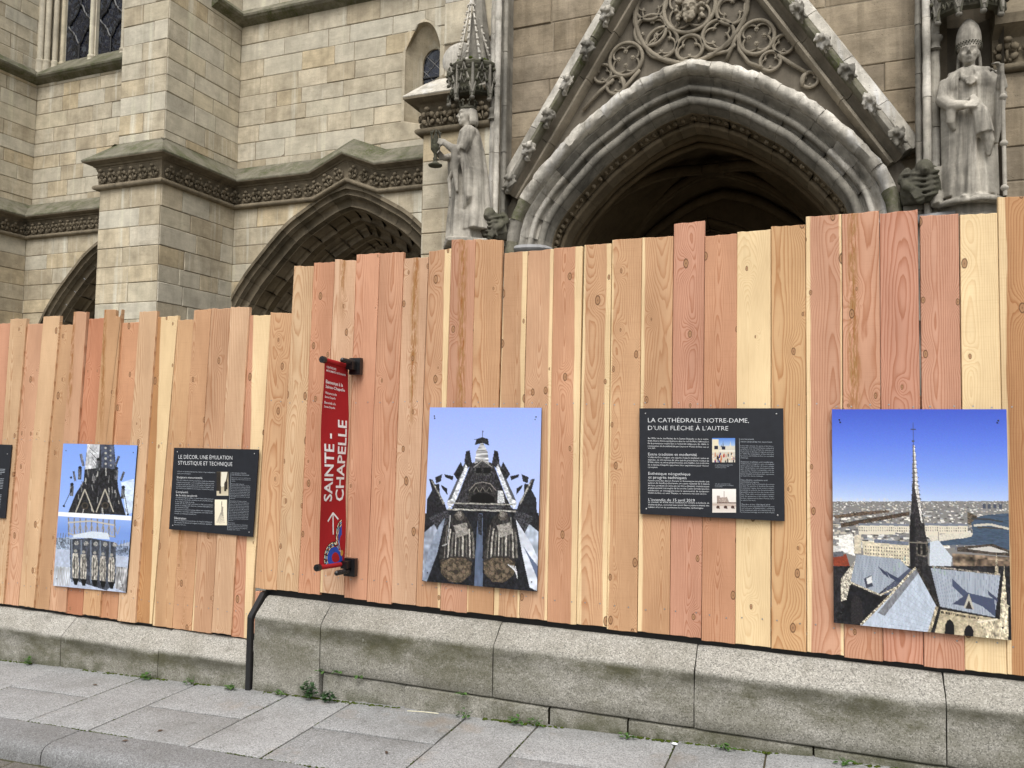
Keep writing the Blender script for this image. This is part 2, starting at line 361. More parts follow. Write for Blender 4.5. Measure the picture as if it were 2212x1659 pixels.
    base = t.mix(t.math('MULTIPLY', t.rng(sawm, 0.52, 0.75), t.math('MULTIPLY', t.math('FRACT', t.math('MULTIPLY', seed, 5.3)), 0.22)), base, t.mix(1.0, base, (0.6,0.5,0.4), 'MULTIPLY'))
    # resin / rot streaks where the board has them
    bpos = t.attr('bark'); has = t.math('GREATER_THAN', bpos, 0.5)
    bx = t.math('SUBTRACT', t.math('SUBTRACT', X, t.math('MULTIPLY', t.math('SUBTRACT', bpos, 1.5), t.math('MULTIPLY', hw, 2.0))), t.math('MULTIPLY', t.math('SUBTRACT', w2, 0.5), 0.05))
    bw = t.math('MULTIPLY', t.rng(t.math('ABSOLUTE', bx), 0.035, 0.008), t.math('MULTIPLY', has, t.rng(Z, t.attr('bark_from'), t.math('ADD', t.attr('bark_from'), 0.35))))
    bm = t.math('MULTIPLY', bw, t.rng(t.noise(t.comb(t.math('MULTIPLY', X, 75), s1, t.math('MULTIPLY', Z, 14)), 1.0, 4, 0.7), 0.38, 0.55))
    base = t.mix(bm, base, t.mix(t.rng(fib, 0.4, 0.6), (0.30,0.10,0.025), (0.36,0.22,0.09)))
    # knots on top
    kr = t.math('DIVIDE', kn, ksz)
    kcol = t.ramp(kr, [(0.0, (0.10,0.05,0.025)), (0.25, (0.32,0.17,0.085)), (0.62, (0.40,0.22,0.11)), (0.80, (0.10,0.045,0.022)), (0.98, (0.16,0.075,0.035)), (1.0, (0.2,0.1,0.05))])
    km = t.math('MULTIPLY', t.rng(kr, 1.05, 0.92), gate)
    base = t.mix(t.math('MULTIPLY', km, 0.9), base, kcol)
    h = t.math('ADD', t.math('MULTIPLY', ring, -0.5), t.math('ADD', t.math('MULTIPLY', fib, 0.35), t.math('MULTIPLY', sawm, 0.25)))
    t.bump(h, 0.25, 0.003)
    return t.done(base)
M['wood'] = make_wood()
# ---------------------------------------------------------------- ground: road, pavement, kerb
from mathutils import noise as mnoise
def nz(p, s=1.0): return mnoise.noise(Vector(p)*s)
g = MB(); k = 400.0
g.add([(-k,-k,gz(0,3.1)-0.13+(-0)*0), (k,-k,gz(0,3.1)-0.13), (k,60,gz(0,3.1)-0.13), (-k,60,gz(0,3.1)-0.13)], [(0,1,2,3)])
ground = g.build('ground', M['court']); ground.location.z = -0.55; tag(ground, kind='structure')
rd = MB(); xs = [-60,-20,-10,-7,-5,-3,-1,1,3,6,12,40]
for x in xs: rd.v += [(x,-30,gz(x,3.0)-0.10),(x,3.20,gz(x,3.0)-0.10)]
rd.f = [(2*i,2*i+2,2*i+3,2*i+1) for i in range(len(xs)-1)]
road = rd.build('road', M['joint']); tag(road, kind='structure')
def slab_mesh(x0, x1, y0, y1, th=0.08, lift=0.0, rnd=0.008, nx=6, ny=4, seed=0):
    """paving stone: slightly uneven top with rounded arrises, follows the pavement slope"""
    us = [0, rnd/(x1-x0)]+[i/nx for i in range(1, nx)]+[1-rnd/(x1-x0), 1]
    vv = [0, rnd/(y1-y0)]+[i/ny for i in range(1, ny)]+[1-rnd/(y1-y0), 1]
    mb = MB(); W_ = len(us); H_ = len(vv)
    for j, b in enumerate(vv):
        for i, a in enumerate(us):
            x = x0+a*(x1-x0); y = y0+b*(y1-y0); e = (i in (0, W_-1))+(j in (0, H_-1))
            z = gz(x, y)+lift+0.0022*nz((x*3+seed, y*3, seed))-0.0045*min(e, 1)-0.003*(e == 2)
            if e:
                x += 0.0022*nz((x*9, y*9, seed)); y += 0.0022*nz((y*9, x*9, seed+5))
            mb.v.append((x, y, z))
    for j in range(H_-1):
        for i in range(W_-1): mb.f.append((j*W_+i, j*W_+i+1, (j+1)*W_+i+1, (j+1)*W_+i))
    loop = [i for i in range(W_)]+[j*W_+W_-1 for j in range(1, H_)]+[(H_-1)*W_+i for i in range(W_-2, -1, -1)]+[j*W_ for j in range(H_-2, 0, -1)]
    o = len(mb.v)
    for i in loop: x, y, z = mb.v[i]; mb.v.append((x, y, z-th))
    n = len(loop)
    for q in range(n): mb.f.append((loop[q], o+q, o+(q+1) % n, loop[(q+1) % n]))
    return mb
pv = MB()
for x in (-14, -6, -3, 0, 3, 10): pv.v += [(x, 3.24, gz(x,3.24)-0.014), (x, 4.5, gz(x,4.5)-0.014)]
pv.f = [(2*i, 2*i+2, 2*i+3, 2*i+1) for i in range(5)]
pavement = pv.build('pavement', M['joint']); tag(pavement, kind='structure')
JX = [-9.8,-9.35,-8.62,-8.16,-7.42,-6.95,-6.21,-5.73,-5.01,-4.30,-3.825,-3.11,-2.65,-1.89,-1.465,-0.715,-0.275,0.46,0.90,1.66,2.1,2.86]
for i in range(len(JX)-1):
    a, b = JX[i]+0.0055, JX[i+1]-0.0055
    wide = (i % 2 == 0) if JX[i] < -5.2 else (JX[i+1]-JX[i] > 0.6)
    if -5.2 < JX[i] < 0 : wide = (JX[i+1]-JX[i] > 0.6)
    ymid = 3.78+R.uniform(-0.012, 0.012)
    for (y0, y1) in ([(3.366, ymid-0.005), (ymid+0.005, 4.235)] if wide else [(3.366, 4.235)]):
        slab_mesh(a, b, y0, y1, seed=R.random()*50, lift=R.uniform(-0.002, 0.002)).build('slab', M['slab'], pavement, smooth=35)
# kerb stones with a rounded, worn front edge
KX = [-12.0,-10.6,-9.2,-7.75,-6.3,-5.05,-3.875,-2.35,-0.9,0.6,2.1,3.6]
kerbstructure = MB()
for x in (-12, -3, 4): kerbstructure.v += [(x, 3.16, gz(x,3.2)-0.2), (x, 3.36, gz(x,3.2)-0.02)]
kerbstructure.f = [(0,2,3,1), (2,4,5,3)]
kerb = kerbstructure.build('kerb', M['joint']); tag(kerb, kind='structure')
for i in range(len(KX)-1):
    mb = MB(); x0, x1 = KX[i]+0.004, KX[i+1]-0.004; n = 14; sd_ = R.random()*40
    prof = [(3.358,-0.012),(3.356,-0.002),(3.28,0.0),(3.20,0.0),(3.155,-0.004),(3.132,-0.014),(3.118,-0.032),(3.113,-0.06),(3.112,-0.16)]
    for q in range(n+1):
        x = x0+(x1-x0)*q/n; end = 0.006 if q in (0, n) else 0
        for (y, z) in prof:
            mb.v.append((x, y+end*(y < 3.2)+0.003*nz((x*6, z*9, sd_)), gz(x, y)+z-end*0.6*(z > -0.05)+0.003*nz((x*4, y*7, sd_))))
    Lp = len(prof)
    for q in range(n):
        for w in range(Lp-1): mb.f.append((q*Lp+w, q*Lp+w+1, (q+1)*Lp+w+1, (q+1)*Lp+w))
    mb.f.append(tuple(range(Lp))); mb.f.append(tuple(n*Lp+w for w in range(Lp-1, -1, -1)))
    mb.build('kerb_stone', M['kerb'], kerb, smooth=50, fix=True)
# worn stone setts of the carriageway beside the kerb
for row in range(3):
    x = -8.0+R.random()*0.1
    while x < -2.0:
        w = R.uniform(0.19, 0.26); y1 = 3.103-row*0.15
        mb = MB(); z = gz(x, 3)-0.093+R.uniform(-0.004, 0.004); y0 = y1-0.142
        a = 0.012
        for zz, e in ((z-0.05, 0), (z-0.008, 0), (z, a)):
            for px, py in ((x+e,y0+e),(x+w-0.008-e,y0+e),(x+w-0.008-e,y1-e),(x+e,y1-e)): mb.v.append((px, py, zz+GX*(px-x)))
        for l in (0, 4): mb.f += [(l+q, l+(q+1) % 4, l+4+(q+1) % 4, l+4+q) for q in range(4)]
        mb.f.append((8,9,10,11)); mb.build('sett', M['road'], road)
        x += w
# ---------------------------------------------------------------- low stone plinth wall under the fence
plinth = thing('plinth_wall', 'low lichen-stained granite plinth wall with sloped top, under the timber fence', 'wall', (-1.5, 4.3, 0))
mbp = MB(); mbp.box(-12, -3.44, 4.27, 4.6, -0.6, 0.06); mbp.box(-3.40, 4, 4.27, 4.6, -0.5, 0.38); mbp.build('core', M['joint'], plinth)
def plinth_block(x0, x1, ztop, zedge, zbot, yf=4.2, yt=4.322, mat='plinth', name='coping_stone', rough=0.004, sides=True):
    mb = MB(); n = max(4, int((x1-x0)/0.05)); sd_ = R.random()*60
    prof = [(4.42,ztop-0.06), (4.40,ztop-0.012), (yt+0.012,ztop), (yt-0.004,ztop-0.004), (yt-0.018,ztop-0.016)]
    m_ = 5
    for q in range(1, m_): prof.append((yt-0.018+(yf+0.014-yt+0.018)*q/m_, ztop-0.016+(zedge+0.018-ztop+0.016)*q/m_))
    prof += [(yf+0.012,zedge+0.015), (yf+0.003,zedge+0.003), (yf,zedge-0.012)]
    for q in range(1, 5): prof.append((yf+0.0, zedge-0.012+(zbot+0.008-zedge+0.012)*q/4))
    prof.append((yf+0.008, zbot)); prof.append((4.42, zbot))
    Lp = len(prof)
    for q in range(n+1):
        x = x0+(x1-x0)*q/n; e = 0.007 if q in (0, n) else 0
        for (y, z) in prof:
            amp = rough
            mb.v.append((x+0.003*nz((z*12, y*12, sd_))*(1 if e else 0), y+e*(y < 4.4)+amp*nz((x*5, z*5+sd_, sd_))+amp*0.5*nz((x*17, z*17, sd_+9)), z-(e*0.5 if z > ztop-0.01 else 0)+amp*0.7*nz((x*4, sd_, y*8))))
    for q in range(n):
        for w in range(Lp-1): mb.f.append((q*Lp+w, q*Lp+w+1, (q+1)*Lp+w+1, (q+1)*Lp+w))
    mb.f.append(tuple(range(Lp))); mb.f.append(tuple(n*Lp+w for w in range(Lp-1, -1, -1)))
    o = mb.build(name, M[mat], plinth, smooth=55, fix=True); o['edge_z'] = zedge; return o
PJ = [-3.405,-2.893,-1.742,-0.628,0.513,1.65,2.8]
for i in range(len(PJ)-1):
    first = i == 0
    plinth_block(PJ[i]+0.003+(0.012 if first else 0), PJ[i+1]-0.003, 0.457, 0.342, -0.2 if first else 0.066)
LJ = [-9.6,-8.4,-7.3,-6.2,-5.076,-4.175,-3.44]
for i in range(len(LJ)-1):
    plinth_block(LJ[i]+0.003, LJ[i+1]-0.003, 0.145+0.01*(i == 5), 0.028+0.012*(i == 5), -0.5, rough=0.006)
BJ = [-2.88,-2.302,-1.407,-0.971,-0.058,0.60,1.5,2.6]
for i in range(len(BJ)-1):
    mb = MB(); x0, x1 = BJ[i]+0.005, BJ[i+1]-0.005; n = 10; yb = 4.205+(-0.008 if i in (1,) else 0.0)+(0.012 if i == 0 else 0); sd_ = R.random()*50
    am = 0.009 if i == 0 else 0.004
    for q in range(n+1):
        x = x0+(x1-x0)*q/n; e = 0.010 if q in (0, n) else 0
        for z in (0.057, 0.052, 0.02, -0.03, -0.08, -0.25):
            mb.v.append((x, yb+(0.01 if z > 0.055 else 0)+e+am*nz((x*11, z*14, sd_)), z-(e*0.4 if z > 0.05 else 0)))
        mb.v.append((x, 4.35, 0.057)); 
    Lp = 7
    for q in range(n):
        for w in range(5): mb.f.append((q*Lp+w, (q+1)*Lp+w, (q+1)*Lp+w+1, q*Lp+w+1))
        mb.f.append((q*Lp, q*Lp+6, (q+1)*Lp+6, (q+1)*Lp))
    o = mb.build('footing_stone', M['plinth'], plinth, smooth=50, fix=True); o['edge_z'] = 0.2
# black iron edging plate closing the step of the plinth
mb = MB()
out = [(4.40,0.482),(4.305,0.476),(4.19,0.352),(4.186,0.34),(4.186,-0.16)]; inn = [(4.40,0.44),(4.32,0.44),(4.215,0.33),(4.212,0.32),(4.212,-0.16)]
poly = out+inn[::-1]
mb.prism(poly, lambda a, b: (-3.432, a, b), lambda a, b: (-3.398, a, b))
tag(mb.build('edging_plate', M['iron'], plinth, fix=True), 'black iron edging plate closing the step in the plinth')

# ---------------------------------------------------------------- timber hoarding: every board its own piece
YF = 4.317
fence = thing('timber_fence', 'tall hoarding of upright raw fir boards with uneven tops, standing on the plinth wall', 'fence', (-2.0, YF, 0.3))
TAN = (0.66,0.42,0.262); PINK = (0.65,0.36,0.235); PALE = (0.73,0.515,0.335); BROWN = (0.53,0.30,0.15); YEL = (0.77,0.58,0.31); RED = (0.58,0.285,0.17); SAL = (0.66,0.375,0.25)
# (top-left x, top-right x, top y left, top y right, bottom-left x, bottom-right x, colour, forward, sap_left, sap_right)
PL = [
 (41-66,40,1276,1272,-100,-36,PINK,0,0,0),
 (41,104,1256,1254,-36,11,PALE,1,0,0),
 (106,172,1276,1273,12,71,TAN,0,0,0),
 (171,236,1247,1243,72,131,PALE,1,0,0),
 (234,290,1279,1278,132,192,TAN,0,0,0),
 (290,341,1228,1227,193,257,TAN,1,0,0),
 (350,412,1256,1251,257,323,RED,0,0,0),
 (411,479,1219,1218,324,391,TAN,1,0,0),
 (480,549,1272,1268,391,460,PINK,0,0,0),
 (549,618,1227,1224,461,530,PALE,1,0,0),
 (620,700,1249,1242,531,596,BROWN,0,0,0.018),
 (700,764,1260,1259,600,677,TAN,0,0.018,0),
 (764,832,1222,1215,678,753,TAN,0,0,0),
 (833,908,1215,1214,754,831,TAN,0.3,0.016,0),
 (908,981,1208,1209,832,908,PALE,1,0,0),
 (985,1066,1243,1240,909,984,PINK,0,0,0.05),
 (1065,1149,1229,1234,1003,1087,TAN,0.4,0,0),
 (1158,1235,1047,1048,1088,1173,PALE,0.2,0,0),
 (1236,1318,1035,1031,1174,1258,SAL,0,0,0),
 (1319,1402,1021,1026,1259,1353,PALE,0.6,0.02,0),
 (1404,1495,1003,996,1355,1443,SAL,0.2,0,0),
 (1496,1589,998,992,1444,1538,SAL,0.5,0,0),
 (1591,1687,1018,1011,1539,1636,PALE,0,0,0),
 (1689,1778,990,978,1637,1732,TAN,0.2,0,0.012),
 (1778,1872,944,943,1733,1836,SAL,0.6,0,0.0),
 (1873,1978,942,945,1837,1941,TAN,0.3,0.01,0),
 (1986,2078,996,989,1943,2044,TAN,0,0.03,0.016),
 (2079,2180,989,980,2045,2153,TAN,0.2,0,0.012),
 (2181,2294,978,969,2154,2268,SAL,0,0,0.03),
 (2301,2408,965,958,2269,2387,TAN,0.3,0.028,0.02),
 (2411,2528,945,936,2389,2508,TAN,0,0.012,0),
 (2529,2651,936,930,2510,2635,TAN,0.3,0.022,0),
 (2654,2775,882,868,2637,2760,SAL,0,0.0,0),
 (2776,2902,930,920,2762,2894,SAL,0.2,0,0),
 (2903,3035,914,902,2895,3034,YEL,0,0.2,0),
 (3036,3171,892,884,3037,3175,(0.68,0.45,0.25),0.3,0,0),
 (3173,3313,853,843,3178,3323,SAL,0,0.02,0.012),
 (3315,3461,843,830,3325,3476,(0.64,0.355,0.25),0.2,0,0),
 (3464,3613,841,824,3478,3636,(0.66,0.355,0.26),0,0,0),
 (3623,3774,849,841,3639,3799,SAL,0.3,0,0),
 (3780,3927,846,838,3800,3965,YEL,0,0.2,0),
 (3929,4082,775,772,3967,4130,BROWN,0.3,0.018,0),
 (4086,4240,800,795,4134,4300,SAL,0,0,0),
 (4244,4400,820,815,4304,4470,TAN,0.3,0,0.02),
]
def bottom_y(x):                                              # picture y of the fence foot
    if x < 1000: return 2379+(x-12)*(2512-2379)/(977-12)
    return 2324+(x-1088)*(2666-2324)/(4032-1088)
bark = {5:(0.70,1.3), 7:(0.62,1.2), 24:(0.62,0.7), 22:(0.7,0.95), 11:(0.15,1.2), 12:(0.25,0.3), 19:(0.62,1.65), 37:(0.3,1.0)}
def plank(pts_top, pts_bot, y, colour, i, sapl, sapr, thick=0.027, notch=None):
    (tlx, tlz), (trx, trz) = pts_top; (blx, blz), (brx, brz) = pts_bot
    cx, bz = (blx+brx)/2, (blz+brz)/2; rr_ = random.Random(i*7+3)
    poly = [(blx,blz)]
    for q in range(1, 6): poly.append((blx+(brx-blx)*q/6, blz+(brz-blz)*q/6+rr_.uniform(-0.0025,0.0025)))
    poly.append((brx,brz))
    for q in (0.25,0.5,0.75): poly.append((brx+(trx-brx)*q+rr_.uniform(-0.0012,0.0012), brz+(trz-brz)*q))
    poly.append((trx,trz))
    if notch:
        for a, b in notch: poly.append((trx+(tlx-trx)*a, trz+(tlz-trz)*a+b))
    else:
        for q in range(1, 7): poly.append((trx+(tlx-trx)*q/7, trz+(tlz-trz)*q/7+rr_.uniform(-0.003,0.002)))
    poly.append((tlx,tlz))
    for q in (0.75,0.5,0.25): poly.append((blx+(tlx-blx)*q+rr_.uniform(-0.0012,0.0012), blz+(tlz-blz)*q))
    n = len(poly); gx, gz_ = sum(p[0] for p in poly)/n, sum(p[1] for p in poly)/n
    mb = MB(); ch = 0.0022
    for yy, ins in ((0.0, ch), (ch, 0.0), (thick, 0.0)):
        for (a, b) in poly:
            da = -ins if a > gx else ins; db = -ins if b > gz_ else ins
            mb.v.append((a-cx+da, yy, b-bz+db))
    mb.f.append(tuple(range(n)))
    for l in (0, n): mb.f += [(l+q, l+n+q, l+n+(q+1) % n, l+(q+1) % n) for q in range(n)]
    mb.f.append(tuple(range(3*n-1, 2*n-1, -1)))
    o = mb.build('plank', M['wood'], fence, fix=True, origin=(cx, y, bz))
    v = rr_.uniform(0.74, 0.85); o.color = (colour[0]*v, colour[1]*v*rr_.uniform(0.97,1.03), colour[2]*v*rr_.uniform(0.93,1.07), 1)
    o['seed'] = i*0.618+0.13; o['half_width'] = (brx-blx)/2; o['sap_left'] = sapl; o['sap_right'] = sapr
    o['knot_gate'] = rr_.choice([0.15,0.3,0.45,0.6]); b_ = bark.get(i)
    o['bark'] = (1+b_[0]) if b_ else 0.0; o['bark_from'] = b_[1] if b_ else 0.0
    return o
NOTCH = {5: [(0.08,-0.012),(0.2,-0.005),(0.3,0.0),(0.6,0.002)],
         7: [(0.0,-0.035),(0.12,-0.055),(0.28,-0.06),(0.34,-0.045),(0.35,-0.005),(0.45,0.0)],
         24: [(0.06,0.004),(0.1,-0.004),(0.3,0.0),(0.42,-0.004),(0.55,0.003)]}
scr = MB(); prev = None
for i, (tl, tr, ty0, ty1, bl, br, colr, fwd, sl, sr) in enumerate(PL):
    y = YF-0.016*fwd
    a, b = PS(tl, ty0, y), PS(tr, ty1, y); c_, d_ = PS(bl, bottom_y((bl+br)/2), y), PS(br, bottom_y((bl+br)/2), y)
    jz = R.uniform(-0.006, 0.006)+(0.012 if i in (19, 29) else 0); zb = (c_.z+d_.z)/2+jz
    plank(((a.x,a.z),(b.x,b.z)), ((c_.x,zb),(d_.x,zb)), y, colr, i, sl, sr, notch=NOTCH.get(i))
    base_z = 0.17 if i < 16 else 0.475
    for zz in (0.62 if i >= 16 else 0.33, 1.72 if i >= 16 else 1.42):
        for fx in (0.22, 0.78):
            f = (zz-zb)/(a.z-zb)
            sx_ = (c_.x+(d_.x-c_.x)*fx)+f*((a.x-c_.x)*(1-fx)+(b.x-d_.x)*fx)+R.uniform(-0.012,0.012)
            sz = zz+R.uniform(-0.008,0.008)
            scr.tube([(sx_, y-0.0012, sz), (sx_, y+0.004, sz)], 0.0042, 6)
# small off-cut under the first tall board, beside the iron plate
a, b = PS(1004, 2326, YF), PS(1030, 2326, YF); plank(((a.x,a.z-0.004),(b.x,b.z-0.004)), ((a.x-0.005,0.2),(b.x-0.005,0.2)), YF+0.002, SAL, 51, 0, 0)
s_ = scr.build('screw_heads', M['screw'], fence); tag(s_, kind='stuff')
# boards out of frame to the left, so the hoarding runs on
xl = PS(-100, 2370, YF).x; z = 0.15
for q in range(14):
    plank(((xl-0.005-0.158,2.33+R.uniform(-0.05,0.08)),(xl-0.006,2.33)), ((xl-0.163,z),(xl-0.006,z)), YF, R.choice([TAN,PINK,PALE]), 60+q, 0, 0); xl -= 0.163
mb = MB(); mb.box(-3.42, 2.9, YF+0.030, YF+0.036, 0.40, 0.56); mb.build('gap_shade_strip', M['rubber'], fence)  # added black strip, stands in for the shade in the gap under the boards
mb = MB(); mb.box(-9.2, -3.45, YF+0.030, YF+0.036, 0.10, 0.26); mb.build('gap_shade_strip', M['rubber'], fence)  # same added strip of painted shade under the lower left boards
# two rails at the back that carry the boards
for zz in (0.62, 1.72): 
    mb = MB(); mb.box(-3.4, 2.2, YF+0.04, YF+0.09, zz-0.05, zz+0.05); o = mb.build('rail', M['wood'], fence, origin=(0,0,0)); o.color = (*TAN,1)
    for kk, vv in dict(seed=0.3, half_width=3.0, sap_left=0.0, sap_right=0.0, knot_gate=0.9, bark=0.0, bark_from=0.0).items(): o[kk] = vv
    mb = MB(); mb.box(-9, -3.45, YF+0.04, YF+0.09, zz-0.35, zz-0.25); o = mb.build('rail', M['wood'], fence); o.color = (*TAN,1)
    for kk, vv in dict(seed=0.5, half_width=3.0, sap_left=0.0, sap_right=0.0, knot_gate=0.9, bark=0.0, bark_from=0.0).items(): o[kk] = vv
# ---------------------------------------------------------------- printed panels
t = NT('printed_panel', 0.38, 0.4); vc = t.n('VertexColor'); vc.layer_name = 'print'
t.done(vc.outputs[0]); M['print'] = t.m
M['panel_dark'] = plain('anthracite_panel', (0.014,0.016,0.022), 0.42, 0.4)
M['white_print'] = plain('white_print', (0.82,0.84,0.86), 0.5, 0.3)
M['grey_print'] = plain('grey_print', (0.36,0.39,0.43), 0.5, 0.3)
def homog(src, dst):
    A = []
    for (x, y), (u, v) in zip(src, dst):
        A.append([x,y,1,0,0,0,-u*x,-u*y,-u]); A.append([0,0,0,x,y,1,-v*x,-v*y,-v])
    h = np.linalg.svd(np.array(A, float))[2][-1].reshape(3,3)
    def f(x, y):
        q = h @ np.array([x, y, 1.0]); return q[0]/q[2], q[1]/q[2]
    return f
class Canvas:
    def __init__(s, w, h, corners, seed=1):
        s.w, s.h = w, h; s.a = np.zeros((h, w, 3)); s.rng = np.random.default_rng(seed)
        s.H = homog(corners, [(0,0),(w-1,0),(w-1,h-1),(0,h-1)])
        s.yy, s.xx = np.mgrid[0:h, 0:w].astype(float)
    def pts(s, p): return [s.H(*q) for q in p]
    def mask(s, poly):
        q = s.pts(poly); xs = [a for a, b in q]; ys = [b for a, b in q]
        x0, x1 = max(0, int(min(xs))-1), min(s.w, int(max(xs))+2); y0, y1 = max(0, int(min(ys))-1), min(s.h, int(max(ys))+2)
        if x1 <= x0 or y1 <= y0: return None
        X, Y = s.xx[y0:y1, x0:x1], s.yy[y0:y1, x0:x1]; m_ = np.zeros(X.shape, bool); n = len(q)
        for i in range(n):
            ax, ay = q[i]; bx, by = q[(i+1) % n]
            if ay == by: continue
            c_ = (ay > Y) != (by > Y); m_ ^= c_ & (X < (bx-ax)*(Y-ay)/(by-ay)+ax)
        return (slice(y0, y1), slice(x0, x1)), m_
    def poly(s, p, c, noise=0.0, ns=(1,1), alpha=1.0):
        r = s.mask(p)
        if r is None: return
        sl, m_ = r; c = np.array(c, float)/255.0; v = np.broadcast_to(c, m_.shape+(3,)).copy()
        if noise:
            def octv(sx, sy):
                h_, w_ = m_.shape; g_ = s.rng.random((int(h_/sy)+3, int(w_/sx)+3)); yy = np.arange(h_)/sy; xx = np.arange(w_)/sx
                y0 = yy.astype(int); x0 = xx.astype(int); fy = (yy-y0)[:, None]; fx = (xx-x0)[None, :]
                fy = fy*fy*(3-2*fy); fx = fx*fx*(3-2*fx)
                return (g_[y0][:, x0]*(1-fx)+g_[y0][:, x0+1]*fx)*(1-fy)+(g_[y0+1][:, x0]*(1-fx)+g_[y0+1][:, x0+1]*fx)*fy
            k = 0.5+1.3*((octv(ns[0]*1.2, ns[1]*1.2)-0.5)*0.55+(octv(max(1.0, ns[0]*0.45), max(1.0, ns[1]*0.45))-0.5)*0.65)
            v *= (1+noise*(k-0.5)*2)[..., None]
        s.a[sl][m_] = s.a[sl][m_]*(1-alpha)+v[m_]*alpha
    def rect(s, x0, y0, x1, y1, c, **k): s.poly([(x0,y0),(x1,y0),(x1,y1),(x0,y1)], c, **k)
    def line(s, p, w, c, **k):
        for (ax, ay), (bx, by) in zip(p[:-1], p[1:]):
            d = math.hypot(bx-ax, by-ay) or 1; nx, ny = -(by-ay)/d*w/2, (bx-ax)/d*w/2
            s.poly([(ax+nx,ay+ny),(bx+nx,by+ny),(bx-nx,by-ny),(ax-nx,ay-ny)], c, **k)
    def disc(s, x, y, r, c, ry=None, **k): s.poly([(x+r*math.cos(i*0.524), y+(ry or r)*math.sin(i*0.524)) for i in range(12)], c, **k)
    def vgrad(s, stops):
        ys = np.linspace(0, 1, s.h); 
        for ch in range(3): s.a[:, :, ch] = np.interp(ys, [k_[0] for k_ in stops], [k_[1][ch]/255 for k_ in stops])[:, None]
    def plane(s, name, quad, parent, mat=None):
        """grid of the print, laid on quad TL,TR,BR,BL"""
        a = np.clip(s.a+s.rng.normal(0, 0.012, s.a.shape), 0, 1); a = np.where(a <= 0.04045, a/12.92, ((a+0.055)/1.055)**2.4)
        tl, tr, br, bl = [np.array(q) for q in quad]; u = np.linspace(0,1,s.w)[None,:,None]; v = np.linspace(0,1,s.h)[:,None,None]
        co = (tl*(1-u)+tr*u)*(1-v)+(bl*(1-u)+br*u)*v
        me = bpy.data.meshes.new(name); n = s.w*s.h; me.vertices.add(n); me.vertices.foreach_set('co', co.reshape(-1))
        idx = np.arange(n).reshape(s.h, s.w); f = np.stack([idx[:-1,:-1], idx[1:,:-1], idx[1:,1:], idx[:-1,1:]], -1).reshape(-1)
        nf = (s.w-1)*(s.h-1); me.loops.add(nf*4); me.loops.foreach_set('vertex_index', f.astype(np.int32)); me.polygons.add(nf)
        me.polygons.foreach_set('loop_start', np.arange(0, nf*4, 4, dtype=np.int32)); me.update(calc_edges=True)
        at = me.color_attributes.new('print', 'FLOAT_COLOR', 'POINT'); at.data.foreach_set('color', np.concatenate([a, np.ones((s.h, s.w, 1))], 2).reshape(-1).astype(np.float32))
        return link(me, name, mat or M['print'], parent)
YP = YF-0.028
def quad_ov(c, Y=YP): return [P(x, y, Y) for x, y in c]
def panel(name, label, cat, corners, mat, group=None):
    q = quad_ov(corners); c = sum(q, Vector())/4
    th = thing(name, label, cat, (c.x, YF, q[3].z), group)
    mb = MB(); vs_ = [p for p in q]+[p+Vector((0, 0.007, 0)) for p in q]
    mb.add(vs_, [(0,3,2,1),(4,5,6,7)]+[(k, (k+1) % 4, (k+1) % 4+4, k+4) for k in range(4)])
    mb.build('board', mat, th, fix=True)
    q2 = [p+Vector((0, -0.0012, 0)) for p in q]
    for (fu, fv) in ((0.045,0.05),(0.955,0.05),(0.045,0.95),(0.955,0.95)):
        p = (q[0]*(1-fu)+q[1]*fu)*(1-fv)+(q[3]*(1-fu)+q[2]*fu)*fv
        mb = MB(); mb.ball(p+Vector((0,-0.001,0)), (0.0045,0.003,0.0045), 8, 4); mb.build('fixing', M['rubber'] if cat == 'poster' else M['screw'], th, smooth=True)
    return th, q2

# --- right poster: slender spire above grey roofs and a city
th, q = panel('poster', 'large photo poster of a tall lattice spire above grey roofs and a city with river', 'poster', [(1797,884),(2174,884),(2185,1383),(1801,1345)], M['panel_dark'])
c = Canvas(300, 420, [(24,20),(714,24),(735,933),(31,865)], 3); rr_ = random.Random(5)
c.vgrad([(0,(62,88,196)),(0.15,(92,122,222)),(0.3,(128,158,232)),(0.41,(176,196,234)),(0.44,(200,212,232)),(1,(150,150,150))])
c.rect(20, 384, 740, 950, (128,126,124))
for i in range(1500):                                            # far city
    y = 384+(rr_.random()**1.5)*180; s_ = 1+(y-384)/45; x = rr_.uniform(20, 735); g_ = rr_.choice([(212,210,206),(236,232,224),(165,168,172),(110,112,118),(84,82,80),(186,178,164),(140,138,136)])
    c.rect(x, y, x+rr_.uniform(2.5,6)*s_, y+rr_.uniform(1.3,2.6)*s_, g_)
for i in range(9): x = rr_.uniform(30, 330); c.rect(x, 374-rr_.uniform(0,4), x+rr_.uniform(3,9), 386, (196,204,220))
for x in (620,640,662,684): c.rect(x, 396, x+12, 414, (70,76,92))
for (p, col_) in [([(60,470),(330,425),(330,440),(60,488)], (72,60,50)), ([(30,440),(140,425),(250,418),(250,428),(40,452)], (92,78,66)), ([(560,425),(600,445),(575,480),(560,470)], (88,78,66))]: c.poly(p, col_, noise=0.5, ns=(3,2))
c.poly([(575,470),(600,446),(640,438),(725,432),(729,578),(640,560),(540,556),(405,560),(405,548),(560,528),(582,510)], (66,82,102), noise=0.12, ns=(8,2))
c.line([(575,452),(640,455),(700,466)], 6, (60,60,62)); c.line([(585,480),(650,476),(725,494)], 9, (196,190,178)); c.line([(600,488),(700,492)], 5, (70,66,62))
c.poly([(400,520),(560,505),(582,512),(575,524),(420,545)], (206,200,186), noise=0.1)
c.poly([(520,565),(660,552),(730,580),(730,602),(520,582)], (70,62,56), noise=0.5, ns=(4,2)); c.poly([(560,572),(650,562),(728,588),(650,584)], (196,192,186))
